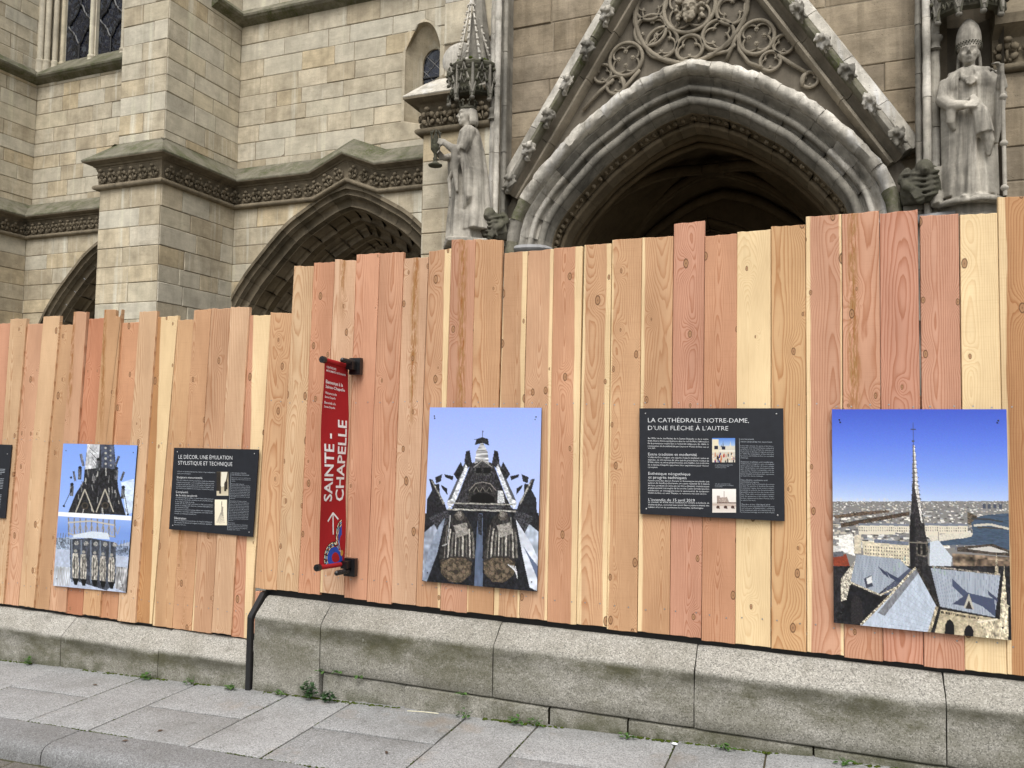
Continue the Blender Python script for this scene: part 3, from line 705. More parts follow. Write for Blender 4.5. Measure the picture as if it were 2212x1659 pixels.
c.poly([(500,590),(735,605),(735,660),(505,652)], (120,104,88), noise=0.5, ns=(9,9)); c.poly([(600,612),(735,622),(735,660),(590,650)], (92,78,66), noise=0.5, ns=(10,12))
for (x0, y0, x1, y1) in [(130,478,275,515),(270,480,330,508),(392,478,450,520),(448,480,560,512)]:
    c.rect(x0, y0, x1, y1, (214,206,188)); c.rect(x0, y0-7, x1, y0+2, (118,124,136))
    for k in range(int((x1-x0)/9)): c.rect(x0+3+k*9, y0+8, x0+6+k*9, y0+13, (96,92,90)); c.rect(x0+3+k*9, y0+18, x0+6+k*9, y0+24, (96,92,90))
for (p, col_) in [([(50,520),(105,512),(115,600),(55,580)], (232,230,224)), ([(112,520),(140,515),(140,590),(112,590)], (196,186,166)), ([(142,540),(330,555),(330,640),(150,600)], (208,198,174)), ([(30,560),(60,560),(60,600),(30,600)], (210,210,206)), ([(28,600),(80,592),(95,640),(30,660)], (136,62,42)), ([(30,585),(70,580),(70,600),(30,605)], (90,92,98))]: c.poly(p, col_, noise=0.15, ns=(4,3))
for j in range(5):
    for k in range(17): x = 155+k*10.5; y = 560+k*0.7+j*13; c.rect(x, y, x+4, y+6, (88,84,84))
c.poly([(190,533),(328,545),(328,558),(190,548)], (104,112,128), noise=0.2, ns=(3,2))
# roofs
c.rect(20, 640, 742, 945, (34,33,36), noise=0.5, ns=(4,5))
c.poly([(60,690),(130,600),(150,600),(95,720),(120,760),(60,780)], (172,166,152), noise=0.5, ns=(2,3))
c.poly([(122,594),(290,612),(330,650),(205,752),(98,700)], (150,158,170), noise=0.08, ns=(3,30)); c.poly([(215,750),(330,648),(350,660),(270,760)], (74,80,98))
for k in range(14): c.line([(126+k*13,596+k*1.4),(100+k*12.5,700+k*4)], 1.2, (118,126,140))
c.poly([(150,690),(180,676),(186,720),(160,728)], (60,64,78)); c.poly([(160,690),(180,680),(184,705),(165,712)], (214,216,216))
for dx in (0,30,55): c.poly([(205+dx,640+dx*0.6),(240+dx,665+dx*0.5),(252+dx,690+dx*0.4),(225+dx,668+dx*0.6)], (58,64,86))
c.line([(98,705),(215,755),(330,700)], 7, (176,168,150), noise=0.5, ns=(2,1)); c.poly([(95,715),(215,765),(190,865),(60,860)], (24,24,28), noise=0.5, ns=(5,7))
c.poly([(100,780),(115,755),(140,770),(150,870),(100,868)], (40,38,40), noise=0.4)
c.poly([(412,545),(445,538),(500,605),(495,640),(410,640)], (196,204,214), noise=0.06); c.line([(445,540),(445,505)], 2, (90,90,95))
c.poly([(415,648),(690,676),(668,842),(452,800)], (160,168,180), noise=0.07, ns=(3,40))
for k in range(24): c.line([(420+k*11.4,650+k*1.1),(454+k*9.2,800+k*1.8)], 1.3, (124,132,148))
c.poly([(500,690),(560,745),(668,770),(672,842),(620,800),(555,770),(500,720)], (70,78,102)); c.poly([(500,790),(565,745),(560,800)], (64,70,92)); c.poly([(640,735),(680,770),(680,782),(645,755)], (64,70,92))
c.poly([(545,805),(566,748),(588,812)], (180,176,164)); c.poly([(552,808),(566,775),(580,812)], (50,46,44))
c.line([(420,642),(690,674)], 7, (118,112,104), noise=0.6, ns=(2,2))
c.poly([(355,645),(440,795),(405,908),(135,875)], (182,192,206), noise=0.07, ns=(4,12)); c.poly([(355,645),(366,668),(232,838),(205,825)], (120,122,128), noise=0.15, ns=(3,6))
for k in range(9): c.line([(345+k*11-k*25,690+k*22),(432-k*2,815+k*10)], 1.2, (150,160,176))
for k in range(12): c.line([(370+k*6,690+k*9),(200+k*18,880+k*3)], 1.0, (158,168,184))
c.line([(355,645),(250,760),(140,872)], 9, (170,160,140), noise=0.7, ns=(2,2)); c.line([(362,650),(445,800)], 12, (50,46,44), noise=0.8, ns=(3,3))
c.line([(440,800),(408,905)], 12, (176,164,140), noise=0.4, ns=(3,4))
c.poly([(455,812),(700,852),(720,935),(430,908)], (178,166,140), noise=0.18, ns=(5,5)); c.line([(455,822),(610,848)], 9, (120,110,92), noise=0.8, ns=(2,9))
for (x, y) in ((490,880),(566,902)): c.poly([(x-19,y+34),(x-19,y-6),(x-10,y-24),(x,y-30),(x+11,y-22),(x+19,y-4),(x+19,y+36)], (22,21,24))
c.poly([(600,850),(720,862),(728,935),(640,930)], (196,184,158), noise=0.4, ns=(4,7)); c.line([(600,862),(680,850)], 6, (226,216,196))
c.poly([(690,800),(706,635),(716,790),(732,800),(732,905),(690,900)], (196,186,162), noise=0.4, ns=(3,4)); c.poly([(668,676),(675,585),(684,676)], (160,150,130), noise=0.5); c.poly([(722,800),(734,800),(735,932),(722,930)], (30,28,30))
# spire
c.poly([(345,165),(351,165),(362,300),(380,420),(396,520),(402,545),(405,640),(334,640),(330,545),(338,400),(342,300)], (44,42,44), noise=0.6, ns=(2,3))
c.poly([(347,165),(351,165),(366,330),(384,470),(378,470),(352,330)], (206,202,196), noise=0.35, ns=(1,3)); c.poly([(343,165),(346,165),(346,330),(342,330)], (120,118,116))
for k in range(15):
    y = 170+k*17; w = 5+k*1.25; x = 348+k*0.75; c.line([(x-w,y+3),(x-w+3,y),(x+w-3,y),(x+w,y+3)], 1.9, (40,40,44))
c.poly([(360,540),(404,545),(404,605),(358,600)], (88,84,78), noise=0.7, ns=(3,4)); c.poly([(362,552),(368,545),(375,552),(375,595),(362,592)], (22,21,22)); c.poly([(382,552),(389,546),(396,553),(396,598),(382,596)], (22,21,22))
c.poly([(332,440),(352,430),(352,640),(334,640)], (26,25,28), noise=0.5, ns=(2,4)); c.line([(330,545),(402,550)], 4, (120,114,104)); c.line([(345,75),(345,165)], 2.4, (70,74,92)); c.line([(334,101),(356,101)], 2.6, (60,64,84)); c.disc(345, 148, 6, (70,78,80), ry=4)
for (x, y) in ((270,640),(290,625),(312,600),(430,640),(452,650),(470,655)): c.poly([(x-4,y+20),(x,y-6),(x+4,y+20)], (150,168,160))
for (x, y) in ((57,72),(678,77)): c.disc(x, y, 3.5, (18,18,22))
c.plane('print', q, th)
# --- middle poster: spire seen from its foot
th, q = panel('poster', 'photo poster looking up a blackened lead spire with two robed statues on carved corbels', 'poster', [(929,880),(1170,881),(1160,1278),(912,1255)], M['panel_dark'])
c = Canvas(220, 350, [(64,30),(608,32),(588,927),(28,873)], 7)
c.vgrad([(0,(150,172,238)),(0.3,(172,190,242)),(0.6,(186,200,240)),(1,(180,190,220))])
DK, MD, LT, BL_ = (34,34,38), (84,84,90), (196,200,208), (104,114,134)
for sx in (1, -1):
    f = lambda x, y: (318+sx*(x-318), y)
    def pp(pl, cc, **k): c.poly([f(*p) for p in pl], cc, **k)
    pp([(40,540),(150,520),(318,520),(318,930),(25,930)], (30,31,36), noise=0.5, ns=(3,5))
    pp([(50,520),(52,470),(90,400),(110,395),(120,520),(80,640),(40,640)], DK, noise=0.5, ns=(2,3))
    pp([(60,372),(78,376),(140,500),(150,530),(110,535),(85,460)], DK, noise=0.6, ns=(3,2)); pp([(70,378),(80,385),(138,490),(130,500)], (130,128,124), noise=0.6, ns=(2,3))
    pp([(240,290),(262,290),(190,480),(160,520),(148,490)], (206,210,216), noise=0.3, ns=(6,4)); pp([(236,290),(244,292),(170,470),(150,480)], (84,86,92))
    pp([(262,300),(318,278),(318,520),(170,520),(200,460)], (44,43,46), noise=0.8, ns=(2,3))
    pp([(232,290),(240,240),(258,235),(270,300),(250,320)], DK, noise=0.9, ns=(3,3)); pp([(180,350),(215,290),(230,330),(200,380)], DK, noise=0.9, ns=(3,3))
    pp([(135,350),(180,360),(175,380),(140,365)], DK); pp([(118,400),(150,420),(150,450),(125,420)], DK); pp([(90,365),(125,350),(118,385),(95,395)], DK, noise=0.8, ns=(3,3))
    pp([(30,640),(150,540),(120,640),(60,800),(30,870)], (150,158,174) if sx > 0 else (170,180,196), noise=0.2, ns=(9,14))
    pp([(60,560),(150,525),(165,560),(110,640),(90,600)], (52,52,56), noise=0.8, ns=(2,2))
c.poly([(484,570),(560,690),(592,760),(590,925),(552,905),(520,760)], (206,212,224), noise=0.1, ns=(12,14)); c.poly([(520,700),(560,760),(592,800),(592,870),(548,760)], (96,108,134)); c.poly([(30,870),(60,720),(110,600),(140,560),(100,740),(50,876)], (132,142,160), noise=0.15, ns=(9,9))
c.poly([(282,300),(290,240),(318,190),(345,240),(352,300),(318,282)], (176,176,178), noise=0.5, ns=(20,2)); c.poly([(282,210),(292,180),(320,172),(348,182),(352,212),(320,200)], DK, noise=0.8, ns=(2,2)); c.line([(320,175),(322,140)], 3, DK); c.line([(276,184),(345,178)], 2, DK)
c.poly([(280,320),(320,280),(368,316),(368,360),(280,360)], (58,57,58), noise=0.7, ns=(3,3)); c.rect(288, 318, 315, 345, (14,14,16)); c.rect(325, 318, 362, 346, (14,14,16)); c.line([(278,318),(320,283),(368,316)], 4, (150,148,146))
c.poly([(250,490),(255,430),(285,392),(320,385),(360,392),(388,430),(392,492)], (48,46,46), noise=0.6, ns=(3,3)); c.poly([(262,490),(268,455),(300,440),(345,442),(378,460),(382,492)], (12,11,12)); c.line([(256,430),(286,396),(320,388),(358,396),(388,430)], 4, (134,130,124))
for dx in (-32,0,32): c.disc(322+dx, 425, 13, (20,19,20)); c.line([(322+dx-13,435),(322+dx,412),(322+dx+13,435)], 3, (120,116,110))
c.line([(165,490),(470,498)], 7, (150,148,142), noise=0.3); c.line([(150,520),(485,530)], 8, (158,156,150), noise=0.4, ns=(3,2)); c.line([(170,508),(470,515)], 6, (64,64,66), noise=0.9, ns=(4,2))
c.poly([(395,430),(420,430),(430,490),(395,490)], (190,192,194), noise=0.3); 
c.poly([(302,540),(322,540),(324,905),(282,905),(292,640)], (86,98,120), noise=0.12, ns=(6,20)); c.poly([(298,540),(320,545),(318,650),(300,640)], (44,46,52), noise=0.6)
for (cx, hh) in ((205,0), (415,-5)):                              # two draped figures on corbels
    c.poly([(cx-95,760),(cx-70,620),(cx-40,560),(cx,530),(cx+40,560),(cx+72,620),(cx+78,760),(cx+40,790),(cx-50,790)], (46,44,44), noise=0.5, ns=(3,6))
    for k in range(9):
        x = cx-62+k*15; c.line([(x+8,600+(k % 3)*16),(x-2+k*2,680),(x-8+k*3,760)], 5+(k % 3)*2, (168,164,156) if k % 2 else (104,101,96), noise=0.3, ns=(2,4))
    c.poly([(cx-25,600),(cx+40,585),(cx+50,640),(cx-5,660)], (146,142,136), noise=0.3, ns=(4,3)); c.disc(cx+5, 552, 24, (74,70,66), noise=0.6, ns=(2,2)); c.disc(cx+3, 545, 14, (120,116,110), noise=0.4)
    c.poly([(cx-88,772),(cx-40,752),(cx+30,752),(cx+65,780),(cx+60,840),(cx+15,880),(cx-45,878),(cx-85,835)], (84,74,62), noise=0.5, ns=(3,3)); c.line([(cx-92,780),(cx-40,755),(cx+32,755),(cx+70,785)], 8, (48,44,42))
    for k in range(7): a = k*0.9; c.disc(cx-12+38*math.cos(a), 825+28*math.sin(a), 9, (116,102,86)); 
    c.disc(cx-12, 828, 13, (54,48,42))
c.line([(125,700),(150,690),(165,550)], 5, (170,170,170)); c.line([(146,712),(150,690),(170,552)], 2.4, (40,40,40)); c.line([(460,560),(462,640)], 4, (130,128,124))
for k in range(5): c.line([(446+k*9,792+k*2),(492,830+k*8)], 3, (220,222,226))
for (x, y) in ((87,82),(577,88)): c.disc(x, y, 3.5, (18,18,22))
c.plane('print', q, th)
# --- left poster: two photographs, statues round the foot of a spire
th, q = panel('poster', 'two-part photo poster of a spire crowded with winged statues, white strip across its middle', 'poster', [(137,958),(297,962),(272,1280),(115,1265)], M['panel_dark'])
c = Canvas(170, 340, [(95,22),(541,35),(468,930),(24,878)], 9)
c.vgrad([(0,(128,162,236)),(0.25,(140,172,240)),(0.47,(150,180,240)),(0.6,(118,150,216)),(1,(130,160,220))])
c.poly([(440,260),(520,240),(520,440),(470,460),(455,330)], (206,222,246), noise=0.1, ns=(8,8))
c.poly([(240,25),(400,30),(425,300),(470,460),(120,440),(165,330),(215,250)], (36,36,40), noise=0.6, ns=(3,4)); c.poly([(240,25),(315,28),(305,170),(225,180)], (196,198,202), noise=0.2, ns=(6,9)); c.poly([(318,28),(398,30),(408,180),(325,170)], (74,80,98), noise=0.3, ns=(6,8))
for k in range(4): c.line([(250+k*8,45+k*30),(295,85+k*30)], 3, (52,54,60)); c.disc(350, 50+k*32, 7, (176,176,170)); c.disc(380, 66+k*30, 6, (160,160,156))
rr_ = random.Random(8)
for k in range(120):
    x = rr_.uniform(130, 470); y = rr_.uniform(170, 440)
    if abs(x-305) < 60+(y-150)*0.42: c.line([(x,y),(x+rr_.uniform(-8,8),y+rr_.uniform(18,50))], rr_.uniform(3,7), rr_.choice([(24,24,26),(70,70,74),(126,126,126),(168,168,164),(40,42,48)]))
for (a, b, w) in (((200,85),(215,160),16),((430,100),(405,170),14),((155,190),(165,250),12),((460,195),(440,250),14)): c.line([a, b], w, (84,86,94), noise=0.6, ns=(2,6))
for (x, y) in ((195,170),(305,120),(415,175),(145,270),(455,290)): c.disc(x, y, 11, (30,30,32)); c.line([(x,y+8),(x-4,y+70)], 22, (78,80,84), noise=0.7, ns=(2,6))
for (x0, ya, x1) in ((180,300,265),(305,300,385)):
    c.line([(x0-15,440),((x0+x1)/2,ya),(x1+10,440)], 7, (176,170,156)); c.disc((x0+x1)/2, 400, 22, (70,64,56)); c.disc((x0+x1)/2, 400, 14, (34,32,32))
for (x, y) in ((140,228),(95,400),(482,456)): c.disc(x, y, 7, (16,16,18))
c.line([(95,398),(150,285)], 4, (40,40,44)); c.line([(482,452),(462,330)], 4, (40,40,44))
c.poly([(57,434),(503,465),(503,492),(57,459)], (240,242,244))
c.poly([(36,600),(130,585),(420,640),(500,620),(480,930),(24,890)], (176,186,206), noise=0.08, ns=(5,9)); 
c.poly([(40,590),(125,592),(125,665),(38,655)], (128,140,158), noise=0.5, ns=(3,4)); c.poly([(405,640),(492,648),(486,715),(400,700)], (112,124,146), noise=0.5, ns=(3,4))
for k in range(5): x = 55+k*16; c.line([(x,590),(x+3,562)], 4, (104,110,120)); x = 420+k*18; c.line([(x,645),(x+3,612)], 4, (104,110,120))
c.poly([(118,500),(400,520),(410,560),(118,590)], (120,120,118), noise=0.3, ns=(4,4)); c.poly([(120,465),(405,488),(405,590),(120,590)], (136,160,214)); 
for k in range(9): x = 122+k*35; c.line([(x,470+k*2),(x,580+k*2)], 8, (122,118,110)); c.line([(x,505+k*2),(x+18,560+k*2),(x+34,508+k*2)], 4, (164,158,146))
c.line([(118,500),(260,492),(400,520)], 9, (188,182,168)); c.line([(118,562),(150,575),(260,560),(400,590)], 8, (172,166,152)); c.poly([(150,575),(260,555),(360,565),(372,605),(150,590)], (206,216,228), noise=0.05)
c.poly([(128,600),(250,595),(410,625),(405,870),(350,915),(130,840)], (64,68,78), noise=0.35, ns=(4,7))
for k in range(5): x = 140+k*58; c.line([(x,600+k*4),(x,860+k*5)], 9, (112,122,138)); c.disc(x+30, 625+k*3, 14, (136,136,134), noise=0.5)
for i, x in enumerate((163,212,280,330,382)):
    y = 672+i*7; c.disc(x, y, 10, (150,148,142)); c.poly([(x-16,y+14),(x+14,y+14),(x+20,y+90),(x+14,y+165),(x-22,y+160),(x-22,y+80)], (158,154,146), noise=0.45, ns=(2,9)); c.line([(x-5,y+30),(x-9,y+160)], 5, (66,64,62)); c.line([(x+9,y+40),(x+5,y+160)], 4, (78,76,72)); c.poly([(x-22,y+162),(x+18,y+166),(x+8,y+205),(x-8,y+205)], (18,18,20))
c.poly([(30,760),(130,770),(130,880),(26,880)], (190,196,206), noise=0.2, ns=(3,20)); c.poly([(410,770),(482,780),(470,930),(400,900)], (150,150,152), noise=0.5, ns=(3,20)); c.line([(436,860),(440,895)], 4, (230,232,236))
for k in range(7): c.line([(60+k*10,770),(50+k*10,880)], 3, (146,142,138))
c.plane('print', q, th)

# ---------------------------------------------------------------- lettering
def text2d(body, size=1.0, bold=0.0):
    cu = bpy.data.curves.new('lettering', 'FONT'); cu.body = body; cu.size = size; cu.offset = bold; cu.resolution_u = 2; cu.fill_mode = 'FRONT'
    ob = bpy.data.objects.new('lettering', cu); col.objects.link(ob); dg = bpy.context.evaluated_depsgraph_get()
    me = bpy.data.meshes.new_from_object(ob.evaluated_get(dg)); v = [(p.co.x, p.co.y) for p in me.vertices]; f = [tuple(p.vertices) for p in me.polygons]
    bpy.data.objects.remove(ob); bpy.data.curves.remove(cu); bpy.data.meshes.remove(me)
    return v, f
def lettering(lines, hm, quad, name, mat, parent, lift=0.0006, bold=0.0):
    """lines: (text, x left, x right, baseline y, em px) in picture-crop units; hm maps them on the panel"""
    tl, tr, br, bl = quad; mb = MB()
    for ln in lines:
        body, x0, x1, yb, em = ln[:5]; slope = ln[5] if len(ln) > 5 else 0.0
        v, f = text2d(body, 1.0, bold)
        if not v: continue
        xa = min(p[0] for p in v); xb = max(p[0] for p in v); out_ = []
        for (a, b) in v:
            px = x0+(a-xa)/(xb-xa)*(x1-x0); py = yb-b*em+(px-x0)*slope
            u, w = hm(px, py); p = (tl*(1-u)+tr*u)*(1-w)+(bl*(1-u)+br*u)*w; out_.append((p.x, p.y-lift, p.z))
        mb.add(out_, f)
    o = mb.build(name, mat, parent)
    if len(lines) > 1: tag(o, kind='stuff')
    return o
def img(th, q, hm, c, x0, y0, x1, y1):
    qq = []
    for (x, y) in ((x0,y0),(x1,y0),(x1,y1),(x0,y1)):
        u, w = hm(x, y); p = (q[0]*(1-u)+q[1]*u)*(1-w)+(q[3]*(1-u)+q[2]*u)*w; qq.append((p.x, p.y-0.0006, p.z))
    return c.plane('picture', qq, th)
# --- large dark text panel
cor = [(36,30),(1162,30),(1172,918),(38,860)]; hm = homog(cor, [(0,0),(1,0),(1,1),(0,1)])
th, q = panel('information_panel', 'dark information panel headed La Cathédrale Notre-Dame, beside the poster of the city', 'sign', [(1381,882),(1692,882),(1695,1126),(1383,1110)], M['panel_dark'])
lettering([('LA CATHÉDRALE NOTRE-DAME,',104,892,140,50,0.004),('D’UNE FLÈCHE À L’AUTRE',104,730,201,50,0.006)], hm, q, 'heading', M['white_print'], th, bold=-0.014)
lettering([('Entre tradition et modernité',104,484,401,32,0.012),('Esthétique néogothique',104,432,552,32,0.018),('et progrès techniques',104,402,582,32,0.018),('L’incendie du 15 avril 2019',104,466,758,32,0.02)], hm, q, 'subheading', M['white_print'], th, bold=-0.01)
bodyA = [('Au XIIIe siècle, les flèches de la Sainte-Chapelle et de la cathé-',101,578,270),('drale Notre-Dame symbolisent dans le ciel de Paris l’affirmation',101,578,290),('de la puissance royale face à l’autorité religieuse. En 1844, la',101,578,310),('restauration de la cathédrale par Lassus et Viollet-le-Duc est un',101,578,331),('vrai défi.',101,160,348),
 ('Viollet-le-Duc imagine une aiguille d’esprit médiéval, sobre et',101,578,420),('élancée, de 25 mètres de plus que la précédente ruinée au',101,578,440),('XVIIIe siècle, et mieux proportionnée avec l’édifice. Les praticiens',101,578,459),('de la Sainte-Chapelle apportent leur expérience pour réussir',101,578,479),('cet exploit.',101,178,498),
 ('Pyanet crée des décors floraux et fantastiques en plomb. Les',101,580,603),('apôtres de Geoffroy-Dechaume, en cuivre repoussé de 3 mètres',101,580,622),('de haut, produits en série par les frères Durand, s’échelonnent',101,580,642),('gracieusement aux angles de la souche. Leurs formes épurées',101,580,661),('médiévales se conjuguent avec la spontanéité du sculpteur.',101,580,681),('Viollet-le-Duc, en saint Thomas, se retourne vers son œuvre.',101,560,700),
 ('Le chantier du XXIe siècle restituera le comble et la flèche de',101,580,772),('Viollet-le-Duc, associant aux savoir-faire toujours vivants des',101,580,792),('métiers d’art et du patrimoine les nouvelles technologies.',101,535,812)]
lettering([(a,b,c_,d,17,0.018) for a,b,c_,d in bodyA], hm, q, 'body_text', M['white_print'], th, bold=-0.008)
en = [('NOTRE-DAME,',828,935,278,14),('FROM ONE SPIRE TO ANOTHER',828,1075,298,14),('Between tradition and modernity',828,1083,455,15),('Neo-Gothic aesthetics and',829,1036,598,15),('technical progress',829,970,613,15),('The fire of the 15th April 2019',832,1058,790,15)]
enb = ['In the 13th century, the spires of the Sainte-','Chapelle and Notre-Dame cathedral','symbolize in the sky of Paris the assertion of','royal power in the face of religious authority.','In 1844, the restoration of the cathedral','by Lassus and Viollet-le-Duc is a veritable','challenge.']
for i, s_ in enumerate(enb): en.append((s_,826,1087 if i < 6 else 888,328+i*15.8,12.5))
for i, s_ in enumerate(['Viollet-le-Duc imagines a spire of medieval','spirit, sober and slender, 25 meters longer','than the previous one destroyed in the','18th century, better in proportion with the','cathedral. The architectural specialists of the','Sainte-Chapelle contribute their experience','to meet this daring challenge.']): en.append((s_,827,1089 if i < 6 else 1005,470+i*15.8,12.5))
for i, s_ in enumerate(['Pyanet creates floral and fantastic decorations','in lead. The apostles of Geoffroy-Dechaume,','in embossed copper, three meters in height,','produced in series by the Durand brothers,','gracefully spread out from the corners of the','base. Their clean medieval shapes combine','with the spontaneity of the sculptor. Viollet-','le-Duc, represented by Saint Thomas, turns','to admire his work.']): en.append((s_,829,1090 if i < 8 else 945,628+i*16,12.5))
for i, s_ in enumerate(['The 21st century restoration site will restore the','roof and spire of Viollet-le-Duc, combining','the traditional skills of craftsmanship and','architectural heritage with new technologies.']): en.append((s_,831,1092,803+i*15.5,12.5))
lettering([(*e,0.016) for e in en], hm, q, 'english_text', M['grey_print'], th)
lettering([(*e,0.01) for e in [('DE LA REINE ISABEAU DE BAVIÈRE',625,765,478,9),('À PARIS LE 22 AOÛT 1389',625,735,488,9),('Chroniques de Froissart',625,715,499,9),('VERS 1853. CONSTRUCTION',625,745,628,9),('DE LA FLÈCHE DE LA CATHÉDRALE',625,772,639,9),('NOTRE-DAME',625,683,650,9)]], hm, q, 'caption', M['grey_print'], th)
mb = MB(); ln = []
for (x, y) in ((816,265),(818.5,265),(824.5,848),(822,848)):
    u, w = hm(x, y); p = (q[0]*(1-u)+q[1]*u)*(1-w)+(q[3]*(1-u)+q[2]*u)*w; ln.append((p.x, p.y-0.0006, p.z))
mb.add(ln, [(0,3,2,1)]); mb.build('rule', M['grey_print'], th)
def crowd_picture(seed):                                         # small generic painted scene, sky over a crowd
    c = Canvas(80, 84, [(0,0),(100,0),(100,100),(0,100)], seed); rr_ = random.Random(seed)
    c.vgrad([(0,(84,128,206)),(0.3,(160,186,222)),(0.34,(206,200,186)),(1,(196,190,176))])
    for k in range(9): x = rr_.uniform(0,100); c.poly([(x-3,38),(x,8+rr_.random()*18),(x+3,38)], rr_.choice([(96,104,120),(210,206,190)]))
    c.rect(0, 5, 28, 60, (222,212,184)); c.rect(10, 32, 26, 46, (28,30,52)); c.rect(42, 34, 58, 48, (26,28,50)); c.rect(30, 50, 100, 56, (226,220,206))
    for k in range(34): x = rr_.uniform(0,100); y = rr_.uniform(60,92); c.rect(x, y, x+5, y+rr_.uniform(8,18), rr_.choice([(168,44,34),(34,52,120),(226,214,196),(60,40,34),(190,120,80),(30,28,34)])); c.disc(x+2.5, y-2, 2.4, (206,164,130))
    return c
img(th, q, hm, crowd_picture(4), 604, 264, 784, 455)
def bridge_picture():                                            # pale sepia view: church block and bridge
    c = Canvas(80, 80, [(0,0),(100,0),(100,100),(0,100)], 2); c.vgrad([(0,(238,234,228)),(0.55,(226,220,212)),(0.6,(200,188,178)),(1,(222,214,206))])
    c.poly([(20,58),(20,30),(32,28),(32,36),(62,34),(72,58)], (166,150,140), noise=0.2, ns=(2,2)); c.line([(50,34),(50,10)], 3, (150,134,126)); c.rect(20,28,27,58,(150,134,124)); c.rect(20,56,100,62,(110,90,82), noise=0.4); c.poly([(0,62),(100,66),(100,74),(0,70)], (190,172,160))
    for x in (22,54,84): c.poly([(x-5,82),(x-5,74),(x,70),(x+8,72),(x+10,84)], (74,52,46))
    return c
img(th, q, hm, bridge_picture(), 604, 664, 790, 850)
# --- smaller dark text panel
cor = [(106,56),(924,78),(868,915),(52,852)]; hm = homog(cor, [(0,0),(1,0),(1,1),(0,1)])
th, q = panel('information_panel', 'dark information panel headed Le Décor, between the two-part poster and the red banner', 'sign', [(376,967),(559,971),(546,1160),(365,1143)], M['panel_dark'])
lettering([('LE DÉCOR, UNE ÉMULATION',150,670,164,55,0.02),('STYLISTIQUE ET TECHNIQUE',147,670,222,55,0.028)], hm, q, 'heading', M['white_print'], th, bold=-0.014)
lettering([('Sculpture monumentale',134,380,355,32,0.025),('Complexité',123,240,498,32,0.03),('de la mise en plomb',122,328,529,32,0.035),('Décoration',107,220,752,32,0.04)], hm, q, 'subheading', M['white_print'], th, bold=-0.01)
fb = [('Lassus et ses artistes salués pour leur fidélité à l’esprit médiéval font',138,505,292),('aussi œuvre de création.',136,271,312),('Féru d’art médiéval, Geoffroy-Dechaume étudie les ensembles',131,498,378),('sculptés subsistants pour créer les modèles réalisés par son atelier.',130,496,399),('Son œuvre, empreinte de la grâce et de la pureté du XIIIe siècle, l’est',128,494,418),('aussi d’un naturel spontané personnel. À la Sainte-Chapelle, il sim-',127,493,437),('plifie les formes et amplifie les volumes pour l’adaptation en plomb.',126,491,456),
 ('Les premières figures coulées en plomb (anges, saint Jacques et',120,487,547),('saint Thomas), trop lourdes, entraînent un autre procédé plus léger,',118,485,567),('le martelage sur feuilles de plomb.',117,304,587),('Installés dès 1853, les anges sont rejoints en 1861 par les derniers',116,482,605),('apôtres, le martelage ayant ralenti leur réalisation. Boeswillwald est',115,480,624),('alors architecte en chef.',114,245,643),('À la pointe du chevet, l’archange isolé et plus vulnérable aux',113,479,663),('intempéries, reçoit deux coques superposées, une coulée et une',111,478,682),('martelée, se renforçant mutuellement.',109,320,702),
 ('Pyanet s’est inspiré de l’ornementation des Hospices de Beaune du',104,473,770),('XVe siècle pour les éléments qui soulignent l’architecture : gargouilles,',103,470,790),('mascarons, crête, etc.',102,219,810)]
lettering([(a,b,c_,d,17,0.035) for a,b,c_,d in fb], hm, q, 'body_text', M['grey_print'], th)
en = [('THE DECOR, A STYLISTIC',666,806,308,15),('AND TECHNICAL EMULATION',664,832,326,15),('Monumental sculpture',659,783,412,14),('Complexity of casting in lead',648,808,576,14),('Decoration',635,694,786,14)]
for i, s_ in enumerate(['Lassus and his artists are hailed for their','fidelity to the medieval spirit and also their','creativity.']): en.append((s_,662-i,849-i if i < 2 else 700,352+i*16,12))
for i, s_ in enumerate(['Passionate about medieval art, Geoffroy-','Dechaume studies remaining sculptured','sets to create the models produced by his','workshop. His work, imbued with the grace','and purity of the thirteenth century, is also','of a personal spontaneous nature. At the','Sainte-Chapelle, he simplifies the shapes','and amplifies the volumes for the lead','adaptation.']): en.append((s_,657-i,845-i if i < 8 else 698,426+i*15.5,12))
for i, s_ in enumerate(['The first figures cast in lead (angels, Saint','Jacques and Saint Thomas) are too heavy,','and another, lighter process is employed:','hammered lead sheets. Installed in 1853,','the angels were joined in 1861 by the last','apostles, the hammering having slowed','their completion. Boeswillwald was then','chief architect. At the apex of the apse, the','isolated archangel, more vulnerable to the','elements, receives two superimposed shells,','one cast and one hammered, that reinforce','each other.']): en.append((s_,646-i,834-i if i < 11 else 683,590+i*15.5,12))
for i, s_ in enumerate(['Pyanet was inspired by the 15th century','Hospices de Beaune ornamentation for the','elements that underline the architecture:','gargoyles, masks, crest, etc.']): en.append((s_,633-i,820-i if i < 3 else 747,802+i*16,12))
lettering([(*e,0.03) for e in en], hm, q, 'english_text', M['grey_print'], th)
mb = MB(); ln = []
for (x, y) in ((656,298),(658.5,298),(625,852),(622.5,852)):
    u, w = hm(x, y); p = (q[0]*(1-u)+q[1]*u)*(1-w)+(q[3]*(1-u)+q[2]*u)*w; ln.append((p.x, p.y-0.0006, p.z))
mb.add(ln, [(0,3,2,1)]); mb.build('rule', M['grey_print'], th)
c = Canvas(50, 90, [(0,0),(100,0),(100,100),(0,100)], 3); c.vgrad([(0,(150,136,112)),(1,(206,196,172))]); c.rect(0,0,34,80,(46,40,34), noise=0.4); c.poly([(40,0),(92,0),(70,60),(36,64)], (226,220,202)); c.poly([(92,2),(100,0),(84,60),(72,64)], (70,62,52))
for x, y in ((30,62),(74,52),(84,44)): c.disc(x, y-8, 6, (60,50,42), ry=4); c.rect(x-9,y-4,x+8,y+30,(54,46,40), noise=0.3)
img(th, q, hm, c, 518, 292, 632, 522)
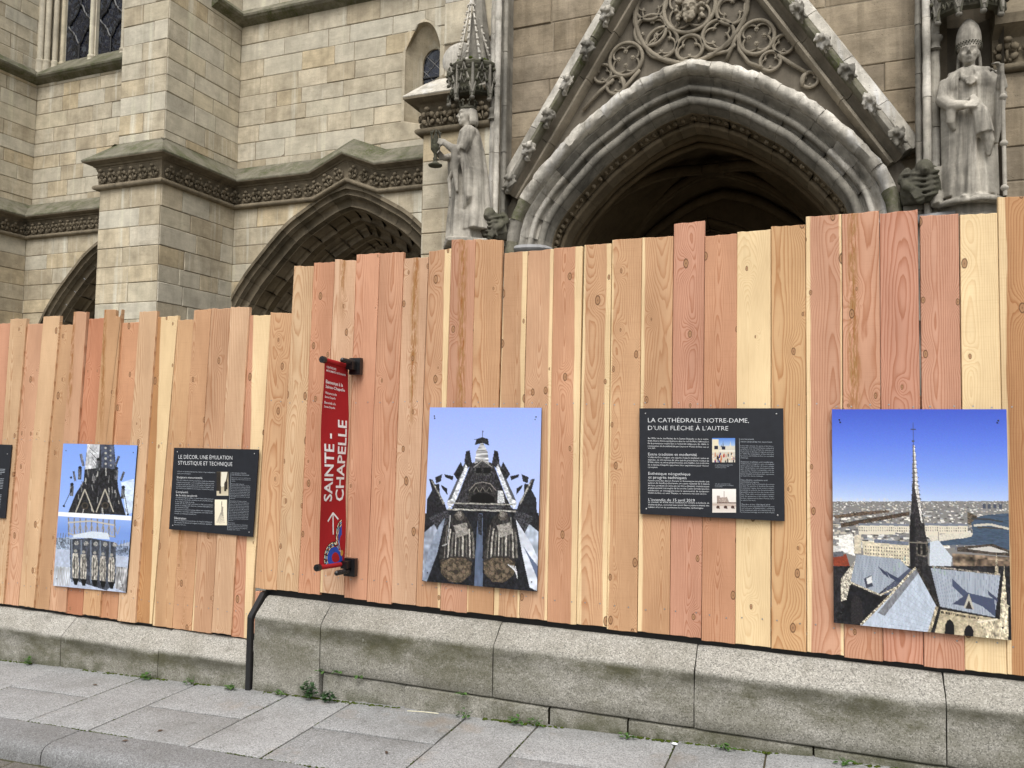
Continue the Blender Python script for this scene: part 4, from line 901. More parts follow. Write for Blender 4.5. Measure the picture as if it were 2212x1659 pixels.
c = Canvas(50, 90, [(0,0),(100,0),(100,100),(0,100)], 3); c.vgrad([(0,(238,230,206)),(1,(230,220,196))]); c.line([(58,6),(56,30)], 5, (110,102,92)); c.poly([(56,24),(70,30),(66,50),(52,46)], (150,142,130))
for k in range(8): c.line([(56+k*1.5,44),(14+k*9,94-abs(k-4))], 3, (136,128,116) if k % 2 else (180,172,156))
img(th, q, hm, c, 500, 560, 618, 806)
# --- third dark panel, cut by the picture's left edge
a, b = P(25, 961, YP), P(11, 1120, YP)
th = thing('information_panel', 'dark information panel seen only by its right edge, left of the two-part poster', 'sign', (a.x-0.35, YF, b.z))
q = [Vector((a.x-0.75, YP, a.z)), Vector((a.x, YP, a.z)), Vector((b.x, YP, b.z)), Vector((b.x-0.75, YP, b.z))]
mb = MB(); mb.add(q+[p+Vector((0,0.007,0)) for p in q], [(0,3,2,1),(4,5,6,7)]+[(k, (k+1) % 4, (k+1) % 4+4, k+4) for k in range(4)]); mb.build('board', M['panel_dark'], th, fix=True)
mb = MB()
for k in range(28):
    if k in (4, 5, 14, 15): continue
    z = a.z-0.19-k*0.0122; x = a.x-0.055-(0.03 if k in (3,13,27) else 0)-k*0.0016; mb.add([(x-0.2,YP-0.001,z),(x,YP-0.001,z),(x,YP-0.001,z+0.0035),(x-0.2,YP-0.001,z+0.0035)], [(0,1,2,3)])
mb.build('body_text', M['grey_print'], th)
mb = MB(); mb.ball((a.x-0.04, YP-0.001, a.z-0.07), (0.0045,0.003,0.0045), 8, 4); mb.build('fixing', M['screw'], th)

# ---------------------------------------------------------------- red banner, standing out from the boards on two arms
t = NT('red_banner_cloth', 0.75, 0.15); k = t.noise(t.coord(), 6, 3); M['red'] = t.done(t.mix(k, (0.30,0.012,0.016), (0.37,0.020,0.024)))
BXX = -2.772
bn = thing('banner', 'narrow red vertical banner reading Sainte-Chapelle, on black arms standing out from the boards', 'banner', (BXX, YF, 0.7))
def by(f, z):                                                     # cloth bellies outward between the rolls
    s_ = math.sin(math.pi*min(1, max(0, (z-0.74)/(1.915-0.74)))); return 4.262-(0.262+0.035*s_*s_)*f if True else 0
def bx(f, z): return BXX+0.012*math.sin(3.0*(z-0.7))*(0.3+f)+0.006*math.sin(9*z+3*f)
NZ, NF = 40, 8
mb = MB()
for sgn in (0, 1):
    o = len(mb.v)
    for i in range(NZ+1):
        z = 0.722+(1.932-0.722)*i/NZ
        for j in range(NF+1): mb.v.append((bx(j/NF, z)-0.0012*sgn, by(j/NF, z), z+0.02*(j/NF)*(1 if i > NZ/2 else 1)))
    for i in range(NZ):
        for j in range(NF):
            f = (o+i*(NF+1)+j, o+i*(NF+1)+j+1, o+(i+1)*(NF+1)+j+1, o+(i+1)*(NF+1)+j); mb.f.append(f if sgn else f[::-1])
mb.build('cloth', M['red'], bn, smooth=True)
def bpt(f, z, lift=0.0016): return (bx(f, z)+lift, by(f, z), z+0.02*f)
def banner_text(body, f0, f1, z0, z1, name, vertical=False, bold=0.0):
    """f: 0 at the boards .. 1 at the free edge (free edge is on the left as read from the right)"""
    v, f_ = text2d(body, 1.0, bold); xa, xb = min(p[0] for p in v), max(p[0] for p in v); ya, yb = min(p[1] for p in v), max(p[1] for p in v)
    mb = MB(); out_ = []
    for a, b in v:
        u = (a-xa)/(xb-xa); w = (b-ya)/(yb-ya)
        if vertical: out_.append(bpt(f0+(f1-f0)*w, z0+(z1-z0)*u))
        else: out_.append(bpt(f0+(f1-f0)*u, z0+(z1-z0)*w))
    mb.add(out_, f_); return mb.build(name, M['white_print'], bn)
banner_text('SAINTE -', 0.55, 0.90, 1.105, 1.51, 'lettering', True, 0.018)
banner_text('CHAPELLE', 0.08, 0.42, 1.105, 1.60, 'lettering', True, 0.018)
banner_text('CENTRE DES', 0.93, 0.52, 1.897, 1.909, 'lettering', False, 0.012); banner_text('MONUMENTS NATIONAUX', 0.93, 0.10, 1.876, 1.888, 'lettering', False, 0.012)
banner_text('Bienvenue à la', 0.93, 0.22, 1.805, 1.827, 'lettering', False, 0.012); banner_text('Sainte-Chapelle', 0.93, 0.14, 1.772, 1.796, 'lettering', False, 0.012)
banner_text('Welcome to the', 0.93, 0.46, 1.742, 1.757, 'lettering', False, 0.004); banner_text('Sainte-Chapelle', 0.93, 0.50, 1.715, 1.731, 'lettering', False, 0.004)
banner_text('Bienvenida a la', 0.93, 0.50, 1.684, 1.699, 'lettering', False, 0.004); banner_text('Sainte-Chapelle', 0.93, 0.52, 1.657, 1.673, 'lettering', False, 0.004)
mb = MB()
for p, w in (([(0.5,0.905),(0.5,1.03)], 0.03), ([(0.70,0.985),(0.5,1.035),(0.30,0.995)], 0.03)):
    for (a, b), (c_, d_) in zip(p[:-1], p[1:]):
        ax, az, cx_, cz = a*0.29, b, c_*0.29, d_; L = math.hypot(cx_-ax, cz-az); nx, nzz = -(cz-az)/L*0.0055, (cx_-ax)/L*0.0055
        mb.add([bpt((ax+nx)/0.29, az+nzz), bpt((cx_+nx)/0.29, cz+nzz), bpt((cx_-nx)/0.29, cz-nzz), bpt((ax-nx)/0.29, az-nzz)], [(0,1,2,3)])
mb.build('arrow', M['white_print'], bn)
# stained-glass style lobes printed at the foot of the banner
GL = {'blue': plain('print_blue', (0.012,0.07,0.42), 0.6), 'black': plain('print_black', (0.012,0.012,0.016), 0.6), 'cream': plain('print_cream', (0.75,0.70,0.5), 0.6), 'sky': plain('print_light_blue', (0.2,0.45,0.72), 0.6), 'gold': plain('print_gold', (0.48,0.27,0.05), 0.6), 'wine': plain('print_wine', (0.22,0.01,0.02), 0.6)}
LOB = [(0.03, 0.905, 0.085, 0.105), (0.13, 0.78, 0.105, 0.095)]     # centre (metres from the boards side, z), radii
def inl(x, z, s_): return any(((x-cx_)/(rx*s_))**2+((z-cz)/(rz*s_))**2 < 1 for cx_, cz, rx, rz in LOB)
def ring_pts(s_, n=120):
    pts = []
    for k in range(n):
        ang = math.pi*0.5+math.pi*0.86*k/n; best = 0
        for q_ in range(1, 90):
            r = q_*0.003
            if inl(0.0+0.05+r*math.sin(ang-math.pi/2), 0.80+r*math.cos(ang-math.pi/2), s_): best = r
        pts.append((0.05+best*math.sin(ang-math.pi/2), 0.80+best*math.cos(ang-math.pi/2)))
    return [(max(0.004, x), max(0.735, z)) for x, z in pts]
def fpt(x, z, lift): return bpt(x/0.275, z-0.012, lift)
outer, r2, r3 = ring_pts(1.0), ring_pts(0.88), ring_pts(0.66)
def fan(pts, mat, lift, name):
    mb = MB(); mb.add([fpt(0.03, 0.742, lift)]+[fpt(x, z, lift) for x, z in pts], [(0, k, k+1) for k in range(1, len(pts))]); mb.build(name, mat, bn)
fan(outer, GL['black'], 0.0018, 'emblem'); fan(r3, GL['blue'], 0.0023, 'emblem_field')
def bits(A, B, mat, lift, step, n, name, jit=0.0):
    mb = MB(); rr_ = random.Random(3)
    for k in range(0, len(A)-n, step):
        pts = [A[k], A[k+n], B[k+n], B[k]]; mb.add([fpt(x, z, lift) for x, z in pts], [(0,1,2,3)])
    tag(mb.build(name, mat, bn), kind='stuff')
mix_ = lambda A, B, f: [(a[0]*(1-f)+b[0]*f, a[1]*(1-f)+b[1]*f) for a, b in zip(A, B)]
bits(mix_(outer,r3,0.08), mix_(outer,r3,0.26), GL['cream'], 0.0022, 7, 5, 'emblem_border')
bits(mix_(outer,r3,0.38), mix_(outer,r3,0.62), GL['sky'], 0.0022, 9, 4, 'emblem_border'); bits(mix_(outer,r3,0.36)[4:], mix_(outer,r3,0.60)[4:], GL['wine'], 0.0023, 9, 3, 'emblem_border')
bits(mix_(outer,r3,0.76), mix_(outer,r3,0.92), GL['cream'], 0.0022, 8, 6, 'emblem_border')
mb = MB(); mb.add([fpt(0.045, 0.80, 0.003)]+[fpt(0.045+0.016*math.cos(k*0.42), 0.80+0.019*math.sin(k*0.42), 0.003) for k in range(16)], [(0, k, k+1) for k in range(1, 15)]+[(0,15,1)]); mb.build('emblem_disc', GL['gold'], bn)
# rolls, arms and wall brackets
for (zr, zb, sg) in ((1.945, 1.965, 1), (0.722, 0.678, -1)):
    mb = MB(); mb.tube([(bx(0,zr), 4.275, zr-0.004), (bx(1,zr), 3.995, zr+0.016)], 0.0155, 12); mb.build('roll', M['red'], bn, smooth=40)
    mb = MB(); a = Vector((bx(1,zr), 3.995, zr+0.016)); mb.tube([a+Vector((0,0.004,0)), a+Vector((0,-0.022,0.0015))], 0.021, 12); mb.tube([a+Vector((0,-0.022,0.0015)), a+Vector((0,-0.026,0.0015))], 0.009, 8); mb.build('end_cap', M['rubber'], bn, smooth=40)
    mb = MB(); mb.box(BXX-0.005, BXX+0.075, YF-0.05, YF-0.018, zb-0.075 if sg > 0 else zb-0.035, zb+0.03 if sg > 0 else zb+0.075); mb.box(BXX+0.005, BXX+0.05, YF-0.10, YF-0.04, zr-0.025, zr+0.02); mb.build('bracket', M['rubber'], bn)
    mb = MB(); y0 = YF-0.05; L = 0.12
    prof = []
    n = 16
    for k in range(n+1): prof.append((0.0125+(0.0035 if k % 2 else 0), k/n))
    path = [(BXX+0.03, y0-L*s_, zb+0.006*s_) for _, s_ in prof]; mb.tube(path, [r for r, _ in prof], 10); mb.ball((BXX+0.03, y0-L-0.006, zb+0.006), 0.016, 8, 6); mb.build('arm', M['rubber'], bn, smooth=30)
# ---------------------------------------------------------------- the chapel behind the fence
YB, YR, YRL, YU, YUL, YS = 10.25, 12.05, 12.65, 12.30, 12.90, 10.45
XBL, XBR, XB0 = -11.9, -10.5, -16.9
chapel = thing('chapel', 'cream limestone gothic chapel with tall buttress, leaf-carved cornice and pointed arches, behind the boards', 'building', (-10, 12, 0))
class Fr:                                                          # wall frame: u along, z up, d outward
    def __init__(s, o, u, n): s.o, s.u, s.n = Vector(o), Vector(u), Vector(n)
    def __call__(s, u, z, d=0.0): return s.o+s.u*u+Vector((0,0,z))+s.n*d
def front(Y): return Fr((0,Y,0), (1,0,0), (0,-1,0))
def rside(X): return Fr((X,0,0), (0,1,0), (1,0,0))
def inset(poly, d):
    n = len(poly); out_ = []
    for i in range(n):
        p0, p1, p2 = poly[i-1], poly[i], poly[(i+1) % n]
        a = Vector((p1[0]-p0[0], p1[1]-p0[1])); b = Vector((p2[0]-p1[0], p2[1]-p1[1]))
        if a.length < 1e-6 or b.length < 1e-6: out_.append(p1); continue
        a.normalize(); b.normalize(); na = Vector((-a.y, a.x)); nb = Vector((-b.y, b.x)); m_ = na+nb
        k_ = m_.dot(na)
        m_ = m_*(d/max(0.35, k_)); out_.append((p1[0]+m_.x, p1[1]+m_.y))
    return out_
def stone(poly, fr, mat, parent, proud=0.012, ch=0.010, name='ashlar_block'):
    """one block: polygon in (u,z), counter-clockwise seen from outside, slightly pillowed"""
    rr_ = R; poly = inset(poly, 0.0035+rr_.random()*0.0015); fro = inset(poly, ch*rr_.uniform(0.6, 1.3)); n = len(poly); mb = MB()
    tu, tz = rr_.uniform(-0.003, 0.003), rr_.uniform(-0.003, 0.003); cu = sum(p[0] for p in poly)/n; cz = sum(p[1] for p in poly)/n
    mb.v = [tuple(fr(u, z, -0.03)) for u, z in poly]+[tuple(fr(u, z, proud-ch*0.75)) for u, z in poly]+[tuple(fr(u, z, proud+tu*(1 if u > cu else -1)+tz*(1 if z > cz else -1))) for u, z in fro]
    for l in (0, n): mb.f += [(l+q, l+(q+1) % n, l+n+(q+1) % n, l+n+q) for q in range(n)]
    mb.f.append(tuple(range(2*n, 3*n)))
    return mb.build(name, mat, parent)
ZC = [2.6]
_r = random.Random(21)
while ZC[-1] < 13: ZC.append(ZC[-1]+_r.choice([0.30,0.33,0.335,0.345,0.36,0.29]))
def courses(fr, u0, u1, z0, z1, parent, mats, hole=None, lens=(0.42,1.05), zc=None, proud=(0.004,0.016)):
    """courses of ashlar; hole(z) -> None or (ua, ub) gap of an opening"""
    zc = zc or ZC; lev = [z0]+[z for z in zc if z0+0.12 < z < z1-0.12]+[z1]
    for a, b in zip(lev[:-1], lev[1:]):
        spans = [[(u0,a),(u1,a),(u1,b),(u0,b)]]
        runs = []
        if hole:
            zs = [a+(b-a)*k/4 for k in range(5)]; h = [hole(z) for z in zs]
            if all(x is None for x in h): runs.append((u0, u1, None, None))
            else:
                # left and right of the opening, with a stepped-in curved end
                left = [(x[0] if x else None, z) for x, z in zip(h, zs)]; right = [(x[1] if x else None, z) for x, z in zip(h, zs)]
                mid = [(x[0]+x[1])/2 for x in h if x][0]
                L = [(x if x is not None else mid, z) for x, z in left]; Q = [(x if x is not None else mid, z) for x, z in right]
                runs.append((u0, max(x for x, z in L), None, L)); runs.append((min(x for x, z in Q), u1, Q, None))
        else: runs.append((u0, u1, None, None))
        for (s0, s1, lc, rc) in runs:
            lo = max(x for x, z in lc) if lc else s0; hi = min(x for x, z in rc) if rc else s1
            cuts = []; u = lo
            while True:
                u += R.uniform(*lens)
                if u > hi-0.28: break
                cuts.append(u)
            edges = [None]+cuts+[None]
            for i in range(len(edges)-1):
                lft = [(edges[i], z) for z in (a, b)] if edges[i] is not None else (list(lc) if lc else [(s0,a),(s0,b)])
                rgt = [(edges[i+1], z) for z in (a, b)] if edges[i+1] is not None else (list(rc) if rc else [(s1,a),(s1,b)])
                poly = rgt+lft[::-1]
                if max(p[0] for p in poly)-min(p[0] for p in poly) < 0.06: continue
                # order: start bottom-left
                poly = [lft[0]]+rgt+lft[:0:-1]
                out_ = []
                for p in poly:
                    if not out_ or (abs(p[0]-out_[-1][0])+abs(p[1]-out_[-1][1])) > 1e-4: out_.append(p)
                if len(out_) > 3: stone(out_, fr, M[R.choice(mats)], parent, R.uniform(*proud))
def slabwall(fr, u0, u1, z0, z1, parent, name='wall', hole_pts=None, depth=0.4, mat='mortar'):
    """core of the wall behind the blocks; hole_pts = arch outline from left foot over the top to right foot"""
    mb = MB()
    if not hole_pts:
        mb.prism([(u0,z0),(u1,z0),(u1,z1),(u0,z1)], lambda a, b: tuple(fr(a,b,0)), lambda a, b: tuple(fr(a,b,-depth)))
    else:
        k = max(range(len(hole_pts)), key=lambda i: hole_pts[i][1]); ap = hole_pts[k]
        left = [(u0,z0),(hole_pts[0][0],z0)]+hole_pts[:k+1]+[(ap[0],z1),(u0,z1)]
        right = [(hole_pts[-1][0],z0),(u1,z0),(u1,z1),(ap[0],z1)]+hole_pts[k:]
        for pl in (left, right): mb.prism(pl, lambda a, b: tuple(fr(a,b,0)), lambda a, b: tuple(fr(a,b,-depth)))
    return mb.build(name, M[mat], parent, fix=True)
def smooth_curve(pts, n):
    """even samples along a polyline through pts (Catmull-Rom)"""
    q = [pts[0]]+list(pts)+[pts[-1]]; out_ = []
    for i in range(1, len(q)-2):
        p0, p1, p2, p3 = [np.array(x, float) for x in q[i-1:i+3]]
        for k in range(8):
            t_ = k/8; out_.append(0.5*((2*p1)+(-p0+p2)*t_+(2*p0-5*p1+4*p2-p3)*t_**2+(-p0+3*p1-3*p2+p3)*t_**3))
    out_.append(np.array(pts[-1], float)); o = np.array(out_); d = np.concatenate([[0], np.cumsum(np.hypot(*np.diff(o, axis=0).T))]); s_ = np.linspace(0, d[-1], n)
    return np.stack([np.interp(s_, d, o[:,0]), np.interp(s_, d, o[:,1])], 1)
def arch_line(half, cx, n=41):
    """half: (offset, z) from crown to foot -> full outline left foot..crown..right foot with inward normals"""
    h = smooth_curve(half, n); L = [(cx-a, b) for a, b in h[::-1]]; Rr = [(cx+a, b) for a, b in h[1:]]; pts = L+Rr; N = len(pts); nr = []
    for i in range(N):
        def nn(p, q): d = Vector((q[0]-p[0], q[1]-p[1])).normalized(); return Vector((d.y, -d.x))
        a = nn(pts[max(0,i-1)], pts[max(0,i-1)+1]) if i > 0 else nn(pts[0], pts[1]); b = nn(pts[i], pts[i+1]) if i < N-1 else a
        m_ = a+b; nr.append(m_/max(0.4, m_.dot(a)))
    return pts, nr
def hw_fn(half):
    zs = [b for a, b in half][::-1]; xs = [a for a, b in half][::-1]
    sc = smooth_curve(half, 60)[::-1]
    return lambda z: None if z >= sc[-1][1] else float(np.interp(z, sc[:,1], sc[:,0]))
def arch_sweep(pts, nr, prof, y0, parent, mat, name, pieces, gap=0.12, jit=0.0, smooth=40, ydir=1.0, closed=False):
    """moulding profile [(inward, depth)] swept over the arch, cut into voussoirs"""
    N = len(pts); per = (N-1)/pieces
    for k in range(pieces):
        a, b = k*per, (k+1)*per; idx = [a+gap*per*0.1]+[i for i in range(int(math.floor(a))+1, int(math.ceil(b)))]+[b-gap*per*0.1]; mb = MB(); dj = R.uniform(-jit, jit); Lp = len(prof)
        for f in idx:
            i = min(N-2, int(f)); w = f-i; p = Vector(pts[i])*(1-w)+Vector(pts[i+1])*w; n_ = nr[i]*(1-w)+nr[i+1]*w
            for (o, d) in prof: q = p+n_*(o); mb.v.append((q.x, y0+(d+dj)*ydir, q.y))
        for j in range(len(idx)-1):
            for w in range(Lp-1): mb.f.append((j*Lp+w, j*Lp+w+1, (j+1)*Lp+w+1, (j+1)*Lp+w))
            if closed: mb.f.append((j*Lp+Lp-1, j*Lp, (j+1)*Lp, (j+1)*Lp+Lp-1))
        mb.f.append(tuple(range(Lp))); mb.f.append(tuple((len(idx)-1)*Lp+w for w in range(Lp-1, -1, -1)))
        mb.build(name, mat if not callable(mat) else mat(k), parent, smooth=smooth, fix=True)
def roll(c, r, a0, a1, n=6):                                      # arc of a roll moulding in (inward, depth)
    return [(c[0]+r*math.cos(math.radians(a0+(a1-a0)*k/n)), c[1]+r*math.sin(math.radians(a0+(a1-a0)*k/n))) for k in range(n+1)]
def band(path, prof, mat, parent, name, z0=0.0, smooth=35, rough=0.0):
    """mitred moulding: path [(x,y,dz)] left to right, prof [(outward, z)]"""
    N = len(path); nr = []
    def nn(p, q): d = Vector((q[0]-p[0], q[1]-p[1])).normalized(); return Vector((d.y, -d.x))
    for i in range(N):
        a = nn(path[i-1], path[i]) if i else nn(path[0], path[1]); b = nn(path[i], path[i+1]) if i < N-1 else a
        m_ = a+b; nr.append(m_/max(0.3, m_.dot(a)))
    mb = MB(); Lp = len(prof)
    for i in range(N):
        dz = path[i][2] if len(path[i]) > 2 else 0.0
        for (o, z) in prof: mb.v.append((path[i][0]+nr[i].x*o, path[i][1]+nr[i].y*o, z0+z+dz))
    for i in range(N-1):
        for w in range(Lp-1): mb.f.append((i*Lp+w, (i+1)*Lp+w, (i+1)*Lp+w+1, i*Lp+w+1))
    mb.f.append(tuple(range(Lp))); mb.f.append(tuple((N-1)*Lp+w for w in range(Lp-1, -1, -1)))
    return mb.build(name, mat, parent, smooth=smooth, fix=True)
def resample(path, step):
    out_ = []
    for p, q in zip(path[:-1], path[1:]):
        n = max(1, int(math.hypot(q[0]-p[0], q[1]-p[1])/step))
        for k in range(n): t_ = k/n; out_.append(tuple(a*(1-t_)+b*t_ for a, b in zip(p, q)))
    out_.append(path[-1]); return out_
# ---- walls and blocks
A6 = ['ashlar']*5+['ashlar_grey']*2
bt = part('buttress', chapel)
mb = MB(); mb.box(XBL, XBR, YB, 13.2, -0.6, 5.95); mb.box(XBL+0.175, XBR-0.18, YS, 13.2, 5.9, 13); mb.build('core', M['mortar'], bt)
courses(front(YB), XBL, XBR, 2.6, 5.60, bt, A6, lens=(0.5,0.95)); courses(rside(XBR), YB, YR, 2.6, 5.60, bt, ['ashlar_grey','ashlar_grey','ashlar'], lens=(0.4,0.9))
courses(front(YS), XBL+0.175, XBR-0.18, 6.45, 11.5, bt, A6, lens=(0.4,0.75)); courses(rside(XBR-0.18), YS, YU, 6.45, 11.5, bt, ['ashlar_grey','ashlar_grey','ashlar'], lens=(0.5,1.0))
# recess with the big blind arch
RA = [(0,5.83),(0.45,5.70),(1.0,5.41),(1.3,5.22),(1.6,4.95),(1.93,4.62),(2.2,4.33),(2.47,3.97),(2.72,3.5),(2.86,3.0),(2.9,2.5)]
CXR, CXL = -8.0, -13.75
rw = part('recess_wall', chapel); hwR = hw_fn(RA)
ptsR, nrR = arch_line(RA, CXR); slabwall(front(YR), XBR-0.1, -5.0, -0.6, 6.2, rw, 'core', [p for p in ptsR])
courses(front(YR), XBR, -5.2, 2.6, 5.62, rw, A6, hole=lambda z: None if hwR(z) is None else (CXR-hwR(z), CXR+hwR(z)))
WX0, WX1, WZ = -6.99, -6.30, 8.15
def winhole(z):
    if z > 8.72: return None
    k = 0.0 if z < 8.25 else (z-8.25)*0.55
    return (WX0+k, WX1-k*0.6) if z > 6.9 else None
courses(front(YU), XBR-0.18, -4.95, 6.42, 9.32, rw, A6, hole=lambda z: winhole(z)); courses(front(YU), XBR-0.18, -4.95, 9.6, 11.4, rw, A6)
# left bay
lw = part('bay_wall', chapel)
RL = [(a, b-0.05) for a, b in RA]; hwL = hw_fn(RL); ptsL, nrL = arch_line(RL, CXL)
slabwall(front(YRL), XB0-0.2, XBL+0.1, -0.6, 6.2, lw, 'core', [p for p in ptsL])
courses(front(YRL), XB0, XBL, 2.6, 5.62, lw, A6, hole=lambda z: None if hwL(z) is None else (max(XB0+0.02, CXL-hwL(z)), min(XBL-0.02, CXL+hwL(z))))
mb = MB(); mb.box(XB0-0.5, XBL+0.4, YUL, YUL+0.4, 5.9, 9.4); mb.build('core', M['mortar'], lw)
courses(front(YUL), XB0-0.2, XBL+0.2, 6.42, 9.36, lw, A6)
b0 = part('far_buttress', chapel)
mb = MB(); mb.box(XB0-1.6, XB0, YB-0.4, 13.3, -0.6, 5.95); mb.box(XB0-1.4, XB0-0.2, YB-0.2, 13.6, 5.9, 13.5); mb.build('core', M['mortar'], b0)
courses(rside(XB0), YB, YRL, 2.6, 5.60, b0, A6, lens=(0.5,1.1)); courses(rside(XB0-0.2), YB+0.2, YUL, 6.45, 9.36, b0, A6, lens=(0.5,1.1)); courses(rside(XB0-0.2), YB+0.2, YUL+0.25, 9.62, 12.6, b0, ['ashlar_grey','ashlar'], lens=(0.6,1.2))
# ---- main cornice with carved leaves
CP = [(XB0, YB-0.3, 0), (XB0, YRL, 0), (XBL, YRL, 0), (XBL, YB, 0), (XBR, YB, 0), (XBR, YR, 0), (-8.66, YR, 0), (-7.98, YR, 0.29), (-7.30, YR, 0.02), (-5.0, YR, 0.02)]
TORUS = [(0.0,5.585)]+[(0.045+0.05*math.sin(a), 5.625-0.045*math.cos(a)) for a in [k*math.pi/8 for k in range(9)]]+[(0.03,5.68),(0.0,5.68)]
cor_ = part('cornice', chapel)
band(CP, TORUS, M['mould'], cor_, 'torus_moulding')
band(CP, [(0.0,5.66),(0.02,5.67),(0.025,5.78),(0.03,5.90),(0.045,5.925),(0.05,5.965),(0.02,5.975),(0.0,5.98)], M['mould'], cor_, 'leaf_band')
band(CP, [(-0.05,5.94),(0.02,5.94),(0.055,5.955),(0.06,5.975),(0.085,5.985),(0.10,6.01),(0.15,6.02),(0.165,6.035),(0.215,6.045),(0.22,6.085)], M['mould'], cor_, 'drip_moulding')
WP = resample(CP, 0.11)
wt = band(WP, [(0.205,6.05),(0.222,6.062),(0.225,6.085),(0.215,6.10),(0.1,6.20),(-0.02,6.31),(-0.10,6.385),(-0.165,6.44),(-0.172,6.45)], M['mossy'], cor_, 'weathering', smooth=40)
def leaf_mesh():
    mb = MB()
    mb.tube([(0,0.0,0.0),(0,-0.03,0.05),(0,-0.035,0.10)], [0.012,0.011,0.012], 5)
    for sx in (-1, 1):
        mb.ball((sx*0.045,-0.035,0.045), (0.028,0.016,0.034), 6, 4, Matrix.Rotation(sx*0.7, 3, 'Y')); mb.ball((sx*0.048,-0.05,0.115), (0.030,0.020,0.034), 6, 4, Matrix.Rotation(-sx*0.5, 3, 'Y'))
        mb.ball((sx*0.075,-0.04,0.09), (0.016,0.012,0.022), 5, 4); mb.ball((sx*0.02,-0.03,0.018), (0.014,0.012,0.018), 5, 4)
    mb.ball((0,-0.065,0.165), (0.034,0.03,0.026), 6, 4); mb.ball((0,-0.045,0.135), (0.028,0.022,0.04), 6, 4)
    me = mb.mesh('leaf'); me.polygons.foreach_set('use_smooth', [True]*len(me.polygons)); return me
LEAF = leaf_mesh(); LEAF.materials.append(M['mould'])
def leaves(path, parent, z=5.685, step=0.215, sc=1.22, off=0.02, mesh=None):
    for p, q in zip(path[:-1], path[1:]):
        L = math.hypot(q[0]-p[0], q[1]-p[1]); n = max(1, round((L-0.06)/step)); d = Vector((q[0]-p[0], q[1]-p[1])).normalized(); nn = Vector((d.y, -d.x))
        for k in range(n):
            t_ = (k+0.5)/n; x = p[0]*(1-t_)+q[0]*t_+nn.x*off; y = p[1]*(1-t_)+q[1]*t_+nn.y*off; dz = (p[2]*(1-t_)+q[2]*t_)
            o = bpy.data.objects.new('carved_leaf', mesh or LEAF); col.objects.link(o); o.location = (x, y, z+dz); a = math.atan2(nn.y, nn.x)+math.pi/2; sl_ = math.atan2(q[2]-p[2], L)
            o.rotation_euler = Matrix.Rotation(a, 3, 'Z').to_4x4().to_euler() if abs(sl_) < 0.01 else (Matrix.Rotation(a, 3, 'Z') @ Matrix.Rotation(-sl_, 3, 'Y')).to_euler()
            s_ = sc*R.uniform(0.93, 1.07); o.scale = (s_*R.uniform(0.92,1.08), s_, s_); setpar(o, parent)
leaves(CP, cor_)
# ---- string course at sill level
SP = [(XB0-0.2, YB-0.1, 0), (XB0-0.2, YUL, 0), (XBL+0.175, YUL, 0), (XBL+0.175, YS, 0), (XBR-0.18, YS, 0), (XBR-0.18, YU, 0), (-4.8, YU, 0)]
SPL = SP[:3]; SPR = [(XBR-0.18, 11.45, 0.0), (XBR-0.18, YU, 0), (-4.8, YU, 0)]
st = part('string_course', chapel)
for pth in (SPL, SPR): band(resample(pth, 0.15), [(-0.05,9.30),(0.02,9.30),(0.08,9.35),(0.15,9.37),(0.17,9.40),(0.19,9.41),(0.2,9.45),(0.05,9.60),(-0.1,9.74),(-0.35,9.98),(-0.4,9.98)], M['mossy'], st, 'weathering', smooth=40)
# ---- traceried window of the left bay
t = NT('leaded_glass', 0.16, 0.5); cc_ = t.coord(); v1 = t.voro(t.map(cc_, (1,1,0.8)), 17, 'DISTANCE_TO_EDGE'); vc_ = t.sep(t.voro(t.map(cc_, (1,1,0.8)), 17, out='Color'))
gcol = t.ramp(vc_[0], [(0.0,(0.004,0.005,0.008)),(0.5,(0.008,0.011,0.022)),(0.8,(0.012,0.016,0.032)),(1.0,(0.05,0.06,0.075))]); gcol = t.mix(t.rng(v1, 0.03, 0.012), gcol, (0.075,0.075,0.075)); t.bump(vc_[1], 0.5, 0.01); M['glass'] = t.done(gcol)
wd = part('lancet_window', chapel); YG = 13.22
gx0, gx1 = P(147,60,YG).x, P(273,60,YG).x+1.6; z0 = 9.78
mb = MB(); mb.box(gx0-0.1, gx1, YG, YG+0.03, z0-0.1, 13); mb.build('pane', M['glass'], wd)
mb = MB(); mb.box(XB0-0.4, XBL+0.3, YG+0.1, YG+0.3, 9.3, 13); mb.build('reveal', M['mortar'], wd)
for k, (dx, dy, r) in enumerate(((-0.09,0.0,0.055),(-0.21,-0.10,0.06),(-0.34,-0.2,0.065),(-0.47,-0.27,0.07))):
    mb = MB(); mb.tube([(gx0+dx, YG+dy-0.04, z0+0.02), (gx0+dx, YG+dy-0.04, 13)], r, 10); mb.lathe([(r,0.14),(r*1.35,0.12),(r*1.4,0.08),(r*1.25,0.05),(r*1.35,0.0),(r*1.35,-0.25)], (gx0+dx, YG+dy-0.04, z0), 10); mb.build('jamb_shaft', M['ashlar_grey'], wd, smooth=40)
mb = MB(); mb.box(gx0-0.75, gx0-0.03, YG-0.02, YG+0.1, 9.6, 13); mb.build('jamb', M['ashlar_grey'], wd)
mx = P(208,60,YG).x
for xx in (mx, mx+(mx-gx0)+0.07):
    mb = MB(); mb.tube([(xx, YG-0.10, z0+0.02), (xx, YG-0.10, 13)], 0.06, 10); mb.box(xx-0.05, xx+0.09, YG-0.08, YG+0.02, z0-0.05, 13); mb.lathe([(0.06,0.13),(0.085,0.11),(0.09,0.07),(0.075,0.04),(0.09,0.0),(0.09,-0.2)], (xx, YG-0.10, z0), 10); mb.build('mullion', M['ashlar_grey'], wd, smooth=40)
